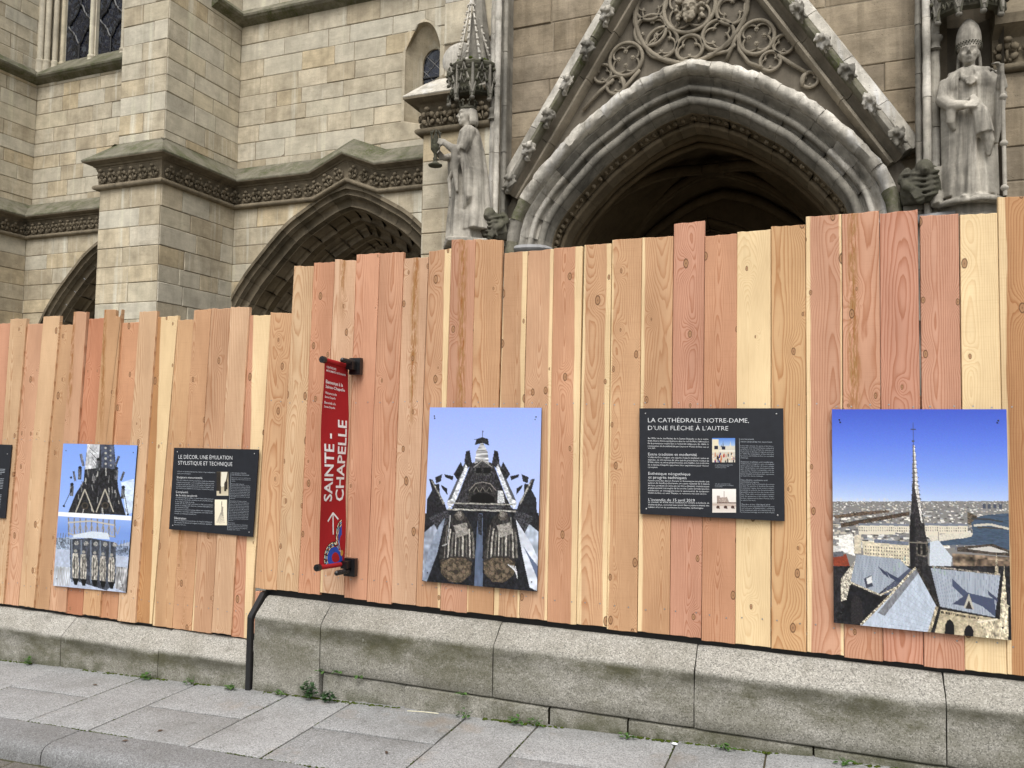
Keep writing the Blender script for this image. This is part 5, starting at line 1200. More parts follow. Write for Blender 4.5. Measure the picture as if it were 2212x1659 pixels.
for (xa, xb) in ((gx0, mx-0.06), (mx+0.09, mx+(mx-gx0))):
    xc, w = (xa+xb)/2, (xb-xa)/2
    for zc_ in (10.75, 11.95):
        mb = MB(); pp = []
        for k in range(49):
            a = k*2*math.pi/48; r = 0.84+0.16*math.cos(4*a)-0.10*abs(math.sin(4*a)); pp.append((xc+w*0.86*r*math.sin(a), YG-0.02, zc_+w*1.12*r*math.cos(a)))
        mb.tube(pp[:-1], 0.022, 5, closed=True); mb.build('iron_armature', M['iron'], wd)
    mb = MB(); mb.tube([(xc,YG-0.02,z0),(xc,YG-0.02,10.75-w*1.0)], 0.02, 5); mb.build('iron_armature', M['iron'], wd)
    mb = MB(); mb.tube([(xc,YG-0.02,10.75+w*1.1),(xc,YG-0.02,11.95-w*1.1)], 0.02, 5); mb.build('iron_armature', M['iron'], wd)
# small cusped lancet in the recess
sw = part('small_window', chapel)
mb = MB(); wxg0, wxg1 = -6.80, -6.34
mb.box(wxg0-0.2, wxg1+0.25, YU+0.34, YU+0.37, 6.5, 8.9); mb.build('pane', M['glass'], sw)
def lancet(x0, x1, zb, zs, zt, n=14, cusp=0.0):
    c_, w = (x0+x1)/2, (x1-x0)/2; p = [(x0,zb),(x0,zs)]
    for k in range(1, n):
        a = math.pi*k/n; x = c_-w*math.cos(a)*(1-cusp*abs(math.sin(2*a))); z = zs+(zt-zs)*math.sin(a)**0.85; p.append((x, z))
    return p+[(x1,zs),(x1,zb)]
o1 = lancet(WX0, WX1, 6.8, 8.25, 8.72, cusp=0.14); o2 = lancet(wxg0, wxg1, 6.8, 8.02, 8.36)
slabwall(front(YU), XBR-0.3, -4.9, 5.9, 13, sw, 'core', [p for p in o1], depth=0.45)
mb = MB(); mb.box(WX0-0.1, WX1+0.1, YU+0.002, YU+0.3, 5.9, 6.85); mb.build('sill', M['ashlar'], sw)
mb = MB(); n = len(o1)
mb.v = [(x, YU-0.012, z) for x, z in o1]+[(x+0.03*(1 if x < -6.65 else -1), YU+0.10, z-0.02) for x, z in o1]+[(x, YU+0.30, z) for x, z in o2]+[(x, YU+0.36, z) for x, z in o2]
for l in (0, n, 2*n): mb.f += [(l+q, l+q+1, l+n+q+1, l+n+q) for q in range(n-1)]
mb.build('splayed_reveal', M['ashlar'], sw, smooth=30, fix=True)
mb = MB(); oo = [(x*1.0+(0.02 if x > -6.65 else -0.02), z+0.02) for x, z in o1]; big = [(WX0-0.06,6.8),(WX0-0.06,8.3)]+[(x+(0.06 if x > -6.65 else -0.06), z+0.05) for x, z in o1[2:-2]]+[(WX1+0.06,8.3),(WX1+0.06,6.8)]
mb.v = [(x, YU-0.010, z) for x, z in o1]+[(x, YU-0.010, z) for x, z in big]; mb.f = [(q, q+1, n+q+1, n+q) for q in range(n-1)]; mb.build('window_arch', M['ashlar'], sw, fix=True)
for zz in (7.35, 7.85): mb = MB(); mb.box(wxg0, wxg1, YU+0.31, YU+0.335, zz-0.012, zz+0.012); mb.build('saddle_bar', M['iron'], sw)
for k in range(5):
    for sg in (-1, 1):
        mb = MB(); z = 6.9+k*0.32; mb.tube([(wxg0, YU+0.33, z+(0 if sg > 0 else 0.45)), (wxg1, YU+0.33, z+(0.45 if sg > 0 else 0))], 0.006, 4); mb.build('lead_came', M['lead'], sw)
# ---- moulded orders of the two blind arches
PR1 = [(-0.01,0.06),(-0.01,-0.012),(0.045,-0.016)]+roll((0.10,0.012), 0.055, 215, 20, 7)+[(0.16,0.09),(0.185,0.12)]+roll((0.262,0.13), 0.075, 200, 10, 8)+[(0.345,0.22),(0.36,0.27)]
PR2 = [(0.345,0.26),(0.37,0.27),(0.385,0.42),(0.405,0.44)]+roll((0.455,0.47), 0.05, 200, 20, 6)+[(0.50,0.56),(0.515,0.66)]
PR3 = [(0.515,0.64),(0.53,0.66),(0.545,0.80),(0.575,0.82)]+roll((0.635,0.85), 0.06, 200, 20, 6)+[(0.695,0.93),(0.71,1.02)]
PR4 = [(0.71,1.0),(0.73,1.02),(0.74,1.18),(0.77,1.2)]+roll((0.82,1.23), 0.05, 200, 20, 6)+[(0.88,1.32),(0.9,1.55)]
for (pts, nr, yy, nm) in ((ptsR, nrR, YR, 'blind_arch'), (ptsL, nrL, YRL, 'blind_arch')):
    ar = part(nm, chapel)
    for j, pr in enumerate((PR1, PR2, PR3, PR4)): arch_sweep(pts, nr, pr, yy, ar, M['voussoir'] if j else M['mould'], 'voussoir', 26-2*j if j else 24, gap=0.10, jit=0.004)
    cxx = pts[len(pts)//2][0]
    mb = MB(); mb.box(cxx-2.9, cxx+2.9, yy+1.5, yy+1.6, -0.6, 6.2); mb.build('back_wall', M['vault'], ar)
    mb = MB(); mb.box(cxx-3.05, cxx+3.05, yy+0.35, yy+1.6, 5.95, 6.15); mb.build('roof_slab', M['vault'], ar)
# ---------------------------------------------------------------- the porch: gabled arch between two statue niches
XC = -1.56; YPF = 9.72; YPW = 10.02
porch = thing('porch', 'weathered gothic porch with wide pointed arch, traceried gable and crocketed rakes, behind the boards', 'building', (XC, 10, 0))
PA = [(0,6.08),(0.45,5.965),(0.85,5.78),(1.12,5.60),(1.42,5.39),(1.68,5.14),(1.94,4.86),(2.2,4.50),(2.32,4.18),(2.36,3.85),(2.36,3.4)]
ptsP, nrP = arch_line(PA, XC, 61); hwP = hw_fn(PA)
# ---- wall of the porch: large worn brown blocks
pw = part('porch_wall', porch)
slabwall(front(YPW), -4.3, 1.3, -0.6, 10, pw, 'core', [p for p in ptsP], depth=0.35)
PZ = [3.9,4.32,4.70,5.12,5.52,5.86,6.27,6.64,7.05,7.45,7.85,8.3,8.7,9.1]
def rakez(x): return 8.46-1.555*abs(x-XC)
def gable_hole(z): w = (8.46-z)/1.555-0.18; return (XC-w, XC+w) if w > 0.1 else None
courses(front(YPW), -4.12, 1.05, 3.9, 9.3, pw, ['ashlar_brown'], hole=gable_hole, lens=(0.5,1.25), zc=PZ, proud=(0.002,0.03))
# ---- gable panel with tracery
gp = part('gable', porch)
YG2 = 9.90
mb = MB(); k = len(ptsP)//2
for side in (ptsP[:k+1], ptsP[k:]):
    pl = [(x, z) for x, z in side]
    ap = (XC, 8.3); foot = (XC-2.62 if side is not None and side[0][0] < XC-0.5 else XC+2.62, 4.25)
    poly = ([foot]+[p for p in pl if p[1] > 4.3]+[ap]) if foot[0] < XC else ([p for p in pl if p[1] > 4.3]+[foot, ap])
    mb.prism(poly, lambda a, b: (a, YG2, b), lambda a, b: (a, YG2+0.1, b))
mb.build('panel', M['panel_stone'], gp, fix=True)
# ---- arch mouldings
pa = part('arch', porch)
LAB = [(-0.015,0.20),(-0.02,0.02),(-0.01,-0.07),(0.03,-0.115),(0.075,-0.12),(0.115,-0.095),(0.135,-0.04),(0.14,0.03),(0.12,0.1)]
def labmat(k): return M['pale'] if 3 < k < 23 else (M['mossy'] if k % 2 else M['grey'])
# weathered label stones: cut, chipped and bleached
N = len(ptsP); pieces = 26; per = (N-1)/pieces
for kk in range(pieces):
    a, b = kk*per, (kk+1)*per; idx = np.linspace(a+0.02, b-0.02, 7); mb = MB(); Lp = len(LAB); dj = R.uniform(-0.012, 0.012); chip = R.uniform(0, 1)
    for f in idx:
        i = min(N-2, int(f)); w = f-i; p = Vector(ptsP[i])*(1-w)+Vector(ptsP[i+1])*w; n_ = nrP[i]*(1-w)+nrP[i+1]*w
        for (o, d) in LAB:
            q = p+n_*o; e = 0.022*nz((q.x*9, q.y*9, d*20+kk))+0.014*nz((q.x*27, q.y*27, d*30)); mb.v.append((q.x+n_.x*e*0.6, YPF+d+dj+e, q.y+n_.y*e*0.6))
    for j in range(len(idx)-1):
        for w in range(Lp-1): mb.f.append((j*Lp+w, j*Lp+w+1, (j+1)*Lp+w+1, (j+1)*Lp+w))
    mb.f.append(tuple(range(Lp))); mb.f.append(tuple((len(idx)-1)*Lp+w for w in range(Lp-1, -1, -1)))
    mb.build('label_stone', labmat(kk), pa, smooth=50, fix=True)
Q1 = [(0.12,0.10),(0.135,0.03),(0.16,0.035),(0.19,0.10),(0.215,0.125),(0.235,0.10)]+roll((0.275,0.085), 0.035, 170, 380, 7)+[(0.315,0.16),(0.335,0.175),(0.36,0.15)]
Q2 = [(0.35,0.16)]+roll((0.415,0.125), 0.05, 190, 400, 8)+[(0.475,0.21),(0.49,0.26),(0.50,0.34)]
arch_sweep(ptsP, nrP, Q1, YPF, pa, lambda k_: M['grey'] if 4 < k_ < 17 else M['pale'], 'voussoir', 22, gap=0.05, jit=0.004)
arch_sweep(ptsP, nrP, Q2, YPF, pa, M['grey'], 'voussoir', 22, gap=0.05, jit=0.003)
Q3 = [(0.49,0.32),(0.505,0.33),(0.51,0.52),(0.525,0.53)]+roll((0.56,0.56), 0.035, 200, 380, 5)+[(0.60,0.66),(0.61,0.78)]
arch_sweep(ptsP, nrP, Q3, YPF, pa, M['voussoir'], 'voussoir', 22, gap=0.05)
for i in range(8, N-8, 2):                                      # small carved foliage along the shaded inner order
    p = Vector(ptsP[i])+nrP[i]*0.52; mb = MB(); mb.ball((p.x, YPF+0.43, p.y), (0.032,0.05,0.032), 6, 4); mb.ball((p.x+0.02, YPF+0.40, p.y-0.02), (0.02,0.03,0.02), 5, 4); mb.build('foliage_boss', M['voussoir'], pa, smooth=True)
# springing blocks (lead-covered impost ledges)
for sx in (-1, 1):
    mb = MB(); x = XC+sx*2.12
    mb.lathe([(0.0,0.06),(0.28,0.05),(0.33,0.03),(0.35,0.0),(0.33,-0.03),(0.24,-0.06),(0.2,-0.14)], (x, YPF+0.16, 3.90), 20, sx=1.0, sy=0.75); mb.build('impost', M['lead'], pa, smooth=40)
    mb = MB(); mb.box(x-0.25 if sx < 0 else x-0.23, x+0.23 if sx < 0 else x+0.25, YPF+0.05, YPF+0.9, -0.6, 3.85); mb.build('jamb', M['grey'], pa)
    mb = MB(); mb.box(min(XC+sx*2.36, XC+sx*2.9), max(XC+sx*2.36, XC+sx*2.9), YPF+0.1, YPF+0.5, -0.6, 4.35); mb.build('spandrel_block', M['grey'], pa)
# ---- raking mouldings of the gable
rk = part('raking_moulding', porch)
SL = math.atan(1.555)
RPROF = [('flank',  [(-0.20,0.30),(-0.20,0.04),(-0.175,0.0),(-0.07,-0.02),(-0.05,0.02),(-0.04,0.3)], 'pale'),
         ('roll',   [(-0.06,0.1),(-0.055,-0.06),(-0.02,-0.12),(0.02,-0.13),(0.05,-0.10),(0.055,-0.02),(0.05,0.2)], 'mossy'),
         ('hollow', [(0.045,0.2),(0.05,-0.01),(0.085,0.06),(0.125,0.085),(0.15,0.05),(0.165,-0.02),(0.2,-0.04),(0.225,0.0),(0.235,0.2)], 'tracery')]
for sx in (-1, 1):
    d = Vector((-sx*math.cos(SL), math.sin(SL))); nin = Vector((-sx*math.sin(SL), -math.cos(SL)))       # up the slope, inward
    s0 = Vector((XC+sx*2.42, 8.46-1.555*2.42)); L = 2.42/math.cos(SL)
    for (nm, prof, mt) in RPROF:
        cuts = [0.0]
        while cuts[-1] < L-0.5: cuts.append(cuts[-1]+R.uniform(0.62, 0.95))
        cuts[-1] = L
        for a, b in zip(cuts[:-1], cuts[1:]):
            mb = MB(); n = max(3, int((b-a)/0.06)); Lp = len(prof); dj = R.uniform(-0.006, 0.006)
            for q_ in range(n+1):
                s_ = a+0.004+(b-a-0.008)*q_/n; p = s0+d*s_
                for (o, dep) in prof:
                    w = p+nin*o; e = (0.012 if mt == 'mossy' else 0.004)*nz((w.x*13, w.y*13, dep*20)); mb.v.append((w.x, YPF+0.06+dep+dj+e, w.y+e*0.5))
            for j in range(n):
                for w in range(Lp-1): mb.f.append((j*Lp+w, j*Lp+w+1, (j+1)*Lp+w+1, (j+1)*Lp+w))
            mb.f.append(tuple(range(Lp))); mb.f.append(tuple(n*Lp+w for w in range(Lp-1, -1, -1)))
            mb.build('rake_stone', M['grey' if (mt == 'mossy' and a < 0.4) else mt], rk, smooth=45, fix=True)
def crocket_mesh(seed):
    rr_ = random.Random(seed); mb = MB()
    mb.tube([(0,0.03,-0.07),(0,-0.02,-0.02),(0.015,-0.055,0.04)], [0.03,0.032,0.022], 6)
    for k_ in range(7):
        a = k_*0.9; mb.ball((0.045*math.cos(a)+rr_.uniform(-.01,.01), -0.05+0.02*math.sin(a*2), 0.035+0.045*math.sin(a)), (rr_.uniform(.018,.03), rr_.uniform(.018,.03), rr_.uniform(.018,.03)), 6, 4)
    mb.ball((0.0,-0.085,0.05), 0.028, 6, 4); mb.ball((0.03,-0.05,-0.055), 0.022, 5, 4); mb.ball((-0.035,-0.045,-0.03), 0.024, 5, 4)
    for k_ in range(6):
        a = rr_.uniform(0, 6.28); p = Vector((0.05*math.cos(a), -0.06, 0.03+0.05*math.sin(a))); mb.tube([Vector((0,-0.03,0.02)), p, p+Vector((0.03*math.cos(a+0.8), -0.02, 0.03*math.sin(a+0.8)))], [0.02,0.016,0.007], 6)
    ob = bpy.data.objects.new('carving', mb.mesh('crocket')); col.objects.link(ob); md = ob.modifiers.new('r', 'REMESH'); md.mode = 'VOXEL'; md.voxel_size = 0.011
    me = bpy.data.meshes.new_from_object(ob.evaluated_get(bpy.context.evaluated_depsgraph_get())); bpy.data.objects.remove(ob)
    for v_ in me.vertices: v_.co += Vector((0.012*nz(v_.co, 38), 0.012*nz(v_.co, 41), 0.012*nz(v_.co, 35)))
    me.polygons.foreach_set('use_smooth', [True]*len(me.polygons)); me.materials.append(M['pale' if seed % 2 else 'grey']); return me
CK = [crocket_mesh(k_) for k_ in range(4)]
for i, (x, y) in enumerate([(1102,400),(1144,330),(1185,260),(1225,187),(1270,113),(1312,40),(1727,33),(1780,97),(1832,163),(1883,230),(1940,302)]):
    p = P(x, y, YPF-0.05); o = bpy.data.objects.new('crocket', CK[i % 4]); col.objects.link(o); o.location = p; o.scale = (1.35,1.35,1.35) if i % 3 else (1.2,1.3,1.5); o.rotation_euler = (0, 0.5 if x < 1500 else -0.5, 0.0); setpar(o, rk)
# ---- tracery of the gable (ribs measured on the gable plane)
tr = part('tracery', porch)
YT = YG2-0.045
def g3(x, y): return P((2280+x*0.7244)/S, y*0.7244/S, YT)
def ring(cx, cy, r, w=0.026, lobes=0, ph=0.0, depth=None, ry=None, buds=False, name='tracery_circle'):
    c0 = g3(cx, cy); rx = (g3(cx+r, cy)-g3(cx-r, cy)).length/2; rz = rx if ry is None else rx*ry/r
    mb = MB(); n = 32; mb.tube([(c0.x+rx*math.cos(a), YT, c0.z+rz*math.sin(a)) for a in [2*math.pi*k_/n for k_ in range(n)]], w, 6, closed=True); mb.build(name, M['tracery'], tr, smooth=True)
    for k_ in range(lobes):
        a0 = ph+2*math.pi*k_/lobes; rl = 0.56 if lobes == 3 else 0.47; dl = 0.40 if lobes == 3 else 0.48; sp = 2.1 if lobes == 3 else 1.75; mb = MB()
        mb.tube([(c0.x+rx*(dl*math.cos(a0)+rl*0.93*math.cos(a0+b)), YT+0.012, c0.z+rz*(dl*math.sin(a0)+rl*0.93*math.sin(a0+b))) for b in [-sp+2*sp*q_/10 for q_ in range(11)]], w*0.62, 5); mb.build('cusp', M['tracery'], tr, smooth=True)
        if buds:
            e = a0+math.pi/lobes; mb = MB(); q0 = Vector((c0.x+rx*0.42*math.cos(e), YT-0.01, c0.z+rz*0.42*math.sin(e)))
            for b in range(6): mb.ball(q0+Vector((0.018*math.cos(b), -0.01, 0.018*math.sin(b))), 0.014, 5, 4)
            mb.ball(q0+Vector((0,-0.02,0)), 0.014, 5, 4); mb.build('rosette', M['tracery'], tr, smooth=True)
ring(605, 45, 300, 0.032); ring(600, 40, 138, 0.028, 4, math.pi/4)
for (cx, cy, ph) in ((388,165,2.4),(450,232,3.6),(600,262,math.pi/2),(755,190,1.0),(832,52,0.5),(390,25,2.6)): ring(cx, cy, 84 if cx != 600 else 72, 0.024, 3, ph)
ring(255, 322, 88, 0.026, 4, math.pi/4, buds=True); ring(965, 202, 96, 0.026, 4, math.pi/4, buds=True)
for (cx, cy, r) in ((128,400,48),(198,462,48),(1112,240,56),(1040,332,56),(1255,432,46)): ring(cx, cy, r, 0.02, 3, math.pi/2)
for pts in ([(20,600),(110,500),(190,432)], [(215,520),(255,470),(330,380)], [(225,520),(245,470),(232,420)], [(1080,300),(1150,345),(1235,395)], [(1215,470),(1220,420),(1240,395)], [(800,330),(830,260),(860,180)], [(700,300),(750,290),(810,280),(850,240)], [(520,165),(540,120)], [(865,180),(870,270),(920,340),(1000,370)], [(305,20),(300,120),(330,220),(400,300),(520,335)], [(905,20),(900,110),(850,190)]):
    q_ = [g3(*p) for p in pts]; mb = MB(); mb.tube([(p.x, YT, p.z) for p in q_], 0.024, 6); mb.build('tracery_bar', M['tracery'], tr, smooth=True)
# ---- dark interior: ribbed bay and nested inner portal
it = part('vault', porch)
base = [(max(0.0, a-0.0), b) for a, b in PA]
def scaled(k_, dz): return [(a*k_, (b-3.4)*k_+3.4+dz) for a, b in PA]
def vault_surface(half, y0, y1, parent, name, n=24, bulge=0.0):
    pts, nr = arch_line(half, XC, 25); mb = MB(); m_ = 12
    for j in range(m_+1):
        y = y0+(y1-y0)*j/m_; up = bulge*math.sin(math.pi*j/m_)
        for (x, z) in pts: mb.v.append((x, y, z+up*max(0, 1-abs(x-XC)/2)))
    W_ = len(pts)
    for j in range(m_):
        for i in range(W_-1): mb.f.append((j*W_+i, j*W_+i+1, (j+1)*W_+i+1, (j+1)*W_+i))
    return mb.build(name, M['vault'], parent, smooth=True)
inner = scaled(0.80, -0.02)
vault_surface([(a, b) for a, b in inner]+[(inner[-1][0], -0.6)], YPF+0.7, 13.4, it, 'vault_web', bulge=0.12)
def rib(pts3, r, name='rib'):
    mb = MB(); mb.tube(pts3, r, 8); mb.build(name, M['vault'], it, smooth=True)
def ribline(y, k_, drop=0.0):
    return [(x, y, z) for x, z in arch_line(scaled(k_, drop), XC, 21)[0]]
rib(ribline(10.62, 0.785, -0.03), 0.075); rib(ribline(10.78, 0.77, -0.05), 0.05); rib(ribline(13.25, 0.77, -0.05), 0.08)
bx_, bz_ = XC+0.0, 5.42
for sx in (-1, 1):
    for (ya, yb) in ((10.75, 11.95), (13.2, 11.95)):
        pts = []
        for k_ in range(15):
            a = k_/14*math.pi/2; pts.append((XC+sx*1.80*math.cos(a), ya+(yb-ya)*(1-math.cos(a)), 3.5+(bz_-3.5)*math.sin(a)))
        rib(pts, 0.07, 'diagonal_rib'); rib([(x, y, z-0.06) for x, y, z in pts], 0.035, 'diagonal_rib')
mb = MB(); mb.lathe([(0.0,-0.10),(0.17,-0.09),(0.2,-0.05),(0.2,0.02),(0.15,0.06)], (bx_, 11.95, bz_), 14); mb.build('boss', M['vault'], it, smooth=40)
IN = [(0,5.12),(0.5,4.93),(0.95,4.65),(1.3,4.32),(1.52,3.95),(1.62,3.5),(1.62,2.6),(1.62,-0.6)]
ptsI, nrI = arch_line(IN, XC-0.25, 31)
mbw = MB(); 
for side, s0 in ((ptsI[:31], XC-2.3), (ptsI[30:], XC+2.3)):
    pl = ([(s0,-0.6)]+list(side)+[(ptsI[30][0],6.3),(s0,6.3)]) if s0 < XC else ([*side]+[(s0,-0.6),(s0,6.3),(ptsI[30][0],6.3)])
    mbw.prism(pl, lambda a, b: (a, 13.4, b), lambda a, b: (a, 13.6, b))
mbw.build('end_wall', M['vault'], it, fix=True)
for j in range(4):
    pr = [(0.17*j-0.01,0.0+0.26*j),(0.17*j+0.02,0.0+0.26*j)]+roll((0.17*j+0.07,0.26*j+0.05), 0.05, 200, 380, 5)+[(0.17*j+0.13,0.26*j+0.1),(0.17*j+0.15,0.26*j+0.26)]
    arch_sweep(ptsI, nrI, pr, 13.38, it, M['vault'], 'portal_voussoir', 14, gap=0.1)
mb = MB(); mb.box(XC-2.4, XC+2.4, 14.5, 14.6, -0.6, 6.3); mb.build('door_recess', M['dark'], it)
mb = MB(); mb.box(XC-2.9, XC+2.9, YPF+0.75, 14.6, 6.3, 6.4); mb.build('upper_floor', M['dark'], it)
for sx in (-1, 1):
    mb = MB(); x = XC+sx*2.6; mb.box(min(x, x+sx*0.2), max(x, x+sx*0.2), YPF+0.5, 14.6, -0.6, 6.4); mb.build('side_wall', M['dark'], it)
# ---- flanking piers
pl = part('left_pier', porch)
mb = MB(); mb.box(-5.2, -4.05, 9.70, 12.2, -0.6, 6.0); mb.box(-5.02, -4.05, 9.93, 12.2, 5.9, 10); mb.build('core', M['mortar'], pl)
courses(front(9.70), -5.2, -4.12, 2.6, 5.60, pl, ['ashlar'], lens=(0.45,0.9)); 
courses(front(9.93), -5.02, -4.12, 6.42, 9.4, pl, ['ashlar','pale'], lens=(0.6,0.9), zc=[6.42,6.95,7.55,8.1,8.6], proud=(0.0,0.03))
mb = MB()                                                       # swollen, eroded block above the cap
for k_ in range(2): mb.ball((-4.78+0.3*k_, 9.95, 6.72), (0.28,0.10,0.24), 14, 10)
mb.build('eroded_block', M['pale'], pl, smooth=True)
cp = [(-5.2, 11.0, 0), (-5.2, 9.70, 0), (-4.18, 9.70, 0)]
band(cp, TORUS, M['mould'], pl, 'torus_moulding'); band(cp, [(0.0,5.66),(0.02,5.67),(0.025,5.78),(0.03,5.90),(0.045,5.925),(0.05,5.965),(0.0,5.98)], M['mould'], pl, 'leaf_band')
band(cp, [(-0.05,5.94),(0.02,5.94),(0.06,5.975),(0.10,6.01),(0.15,6.02),(0.215,6.045),(0.22,6.085)], M['mould'], pl, 'drip_moulding')
band(resample(cp, 0.1), [(0.205,6.05),(0.225,6.085),(0.215,6.10),(0.1,6.22),(0.0,6.32),(-0.12,6.42),(-0.24,6.47)], M['pale'], pl, 'weathering'); leaves(cp, pl, sc=1.3, step=0.2)
pr_ = part('right_pier', porch)
mb = MB(); mb.box(1.72, 4.2, 9.93, 12.2, -0.6, 10); mb.box(1.1, 1.75, 10.25, 12.2, -0.6, 10); mb.build('core', M['mortar'], pr_)
courses(front(9.93), 1.72, 3.6, 3.4, 5.52, pr_, ['ashlar_brown'], lens=(0.45,0.95), zc=PZ, proud=(0.002,0.02)); courses(front(9.93), 1.72, 3.6, 6.3, 8.5, pr_, ['ashlar_brown'], lens=(0.5,0.9), zc=PZ)
cr_ = [(1.72, 9.93, 0), (3.6, 9.93, 0)]
band(cr_, [(a, b-0.06) for a, b in TORUS], M['mould'], pr_, 'torus_moulding'); band(cr_, [(0.0,5.60),(0.03,5.62),(0.03,5.9),(0.08,5.95),(0.2,6.0),(0.22,6.1),(0.0,6.35)], M['mould'], pr_, 'leaf_band'); leaves(cr_, pr_, z=5.62, sc=1.5, step=0.25)
# ---- niches: slender shafts, canopies, pedestals
def niche(name, xcol, side, xs, xp, zc, parent_label=None):
    """xcol: x of the shaft next to the porch wall; xs: statue axis; zc: foot of the canopy"""
    ni = part(name, porch)
    # clustered shafts
    for dx, dy, r, mt in ((0,-0.02,0.042,'pale'),(0.085*side,0.06,0.055,'pale'),(-0.075*side,0.06,0.035,'grey')):
        z = 2.8
        while z < 9.6:
            h = R.uniform(0.55, 0.95); mb = MB(); n = max(3, int(h/0.08)); rr2 = [r+0.008*nz((xcol*5+dx*9, z*7+q_*0.9, 1.3)) for q_ in range(n+1)]
            mb.tube([(xcol+dx+0.004*nz((z+q_, dx*30, 2)), 9.66+dy, z+(h-0.006)*q_/n) for q_ in range(n+1)], rr2, 8); mb.build('shaft', M[mt], ni, smooth=50); z += h
    mb = MB(); mb.box(xcol-0.07, xcol+0.07, 9.72, 10.1, 2.8, 9.6); mb.build('shaft_core', M['grey'], ni)
    mb = MB(); mb.lathe([(0.05,-0.10),(0.075,-0.08),(0.055,-0.05),(0.06,0.0),(0.085,0.03),(0.085,0.06),(0.05,0.08)], (xcol+0.085*side*(-1 if False else 1), 9.70, zc-0.22), 8); mb.build('capital', M['grey'], ni, smooth=40)
    # hollow of the niche
    w = 0.36; mb = MB(); n = 14
    for z in (2.8, zc+0.1):
        for k_ in range(n+1): a = math.pi*k_/n; mb.v.append((xs-w*math.cos(a), 9.76+0.36*math.sin(a), z))
    for k_ in range(n): mb.f.append((k_, k_+1, n+1+k_+1, n+1+k_))
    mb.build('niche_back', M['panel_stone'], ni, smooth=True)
    # canopy: half-octagon hood with gablets, cusps and pendants
    c = Vector((xs, 9.80, zc)); mb = MB(); rad = 0.40
    angs = [math.pi+math.pi*k_/5 for k_ in range(6)]; pr2 = [(0.80,0.0),(0.98,0.02),(1.0,0.06),(0.96,0.10),(0.93,0.34),(0.97,0.36),(1.04,0.40),(1.06,0.43),(1.0,0.46),(0.6,0.50),(0.2,0.52)]
    for (k_, z) in pr2:
        for a in angs: mb.v.append((c.x+rad*k_*math.cos(a)*0.92, c.y+rad*k_*math.sin(a), c.z+z))
    for i in range(len(pr2)-1):
        for k_ in range(5): mb.f.append((i*6+k_, i*6+k_+1, (i+1)*6+k_+1, (i+1)*6+k_))
    mb.build('canopy', M['statue_dark'], ni, fix=True)
    mb = MB(); n = 10
    for i in range(5):
        for k_ in range(n+1): a = math.pi+math.pi*k_/n; f = 1-i/4; mb.v.append((c.x+rad*0.86*f*math.cos(a)*0.92, c.y+rad*0.86*f*math.sin(a), c.z+0.02+0.22*math.sin(i/4*math.pi/2)))
    for i in range(4):
        for k_ in range(n): mb.f.append((i*(n+1)+k_, i*(n+1)+k_+1, (i+1)*(n+1)+k_+1, (i+1)*(n+1)+k_))
    mb.build('canopy_vault', M['vault'], ni, smooth=30)
    for a, b in zip(angs[:-1], angs[1:]):
        A = Vector((c.x+rad*1.0*math.cos(a)*0.92, c.y+rad*math.sin(a), c.z)); B = Vector((c.x+rad*math.cos(b)*0.92, c.y+rad*math.sin(b), c.z)); o_ = Vector((math.cos((a+b)/2), math.sin((a+b)/2), 0)); mid = (A+B)/2; u_ = (B-A)
        f3 = lambda s_, z, d=0.02: mid+u_*s_+Vector((0,0,z))+o_*d
        mb = MB(); mb.tube([f3(-0.5,0.0), f3(-0.25,0.20), f3(0,0.40,0.035), f3(0.25,0.20), f3(0.5,0.0)], [0.014,0.014,0.018,0.014,0.014], 5); mb.build('gablet', M['grey'], ni)
        mb = MB(); mb.tube([f3(-0.45,-0.05), f3(-0.36,0.06), f3(-0.2,0.09), f3(-0.1,0.04), f3(0,0.10), f3(0.1,0.04), f3(0.2,0.09), f3(0.36,0.06), f3(0.45,-0.05)], 0.015, 5); mb.build('cusped_arch', M['statue_dark'], ni)
        mb = MB()
        for s_, z in ((-0.3,0.16),(0.3,0.16),(-0.14,0.30),(0.14,0.30),(0,0.44),(-0.33,0.34),(0.33,0.34),(0,0.22)): mb.ball(f3(s_, z, 0.04), (0.024,0.024,0.026), 6, 4)
        mb.build('crocket_cluster', M['statue_dark'], ni, smooth=True)
        mb = MB(); mb.tube([f3(-0.2,0.24,0.01), f3(0,0.14,0.015), f3(0.2,0.24,0.01), f3(0,0.34,0.015), f3(-0.2,0.24,0.01)], 0.009, 4); mb.build('quatrefoil', M['grey'], ni)
    for a in angs[1:-1]:
        p = Vector((c.x+rad*1.0*math.cos(a)*0.92, c.y+rad*math.sin(a), c.z)); mb = MB(); mb.tube([p+Vector((0,0,0.40)), p+Vector((0,0,0.02)), p+Vector((0,0,-0.05))], [0.018,0.024,0.03], 6); mb.ball(p+Vector((0,0,-0.07)), (0.036,0.036,0.03), 7, 5); mb.ball(p+Vector((0,0,-0.02)), (0.03,0.03,0.02), 6, 4); mb.build('pendant', M['grey'], ni, smooth=50)
    # spirelets above the canopy, beaded with crockets
    top = Vector((xs+0.10*(-side)*-1, 9.80, zc+1.55))
    for k_ in range(5):
        a = math.pi+math.pi*(k_+0.5)/5; b0 = Vector((c.x+rad*0.78*math.cos(a)*0.85, c.y+rad*0.78*math.sin(a), zc+0.48)); mb = MB()
        mb.tube([b0, b0*0.55+top*0.45, top*0.92+b0*0.08], [0.02,0.016,0.011], 5)
        for q_ in range(9): t_ = q_/9.5; p = b0*(1-t_)+top*t_; mb.ball(p+Vector((0.02*math.cos(a), 0.02*math.sin(a), 0)), 0.026-0.012*t_, 5, 4)
        mb.build('spirelet', M['pale'], ni, smooth=True)
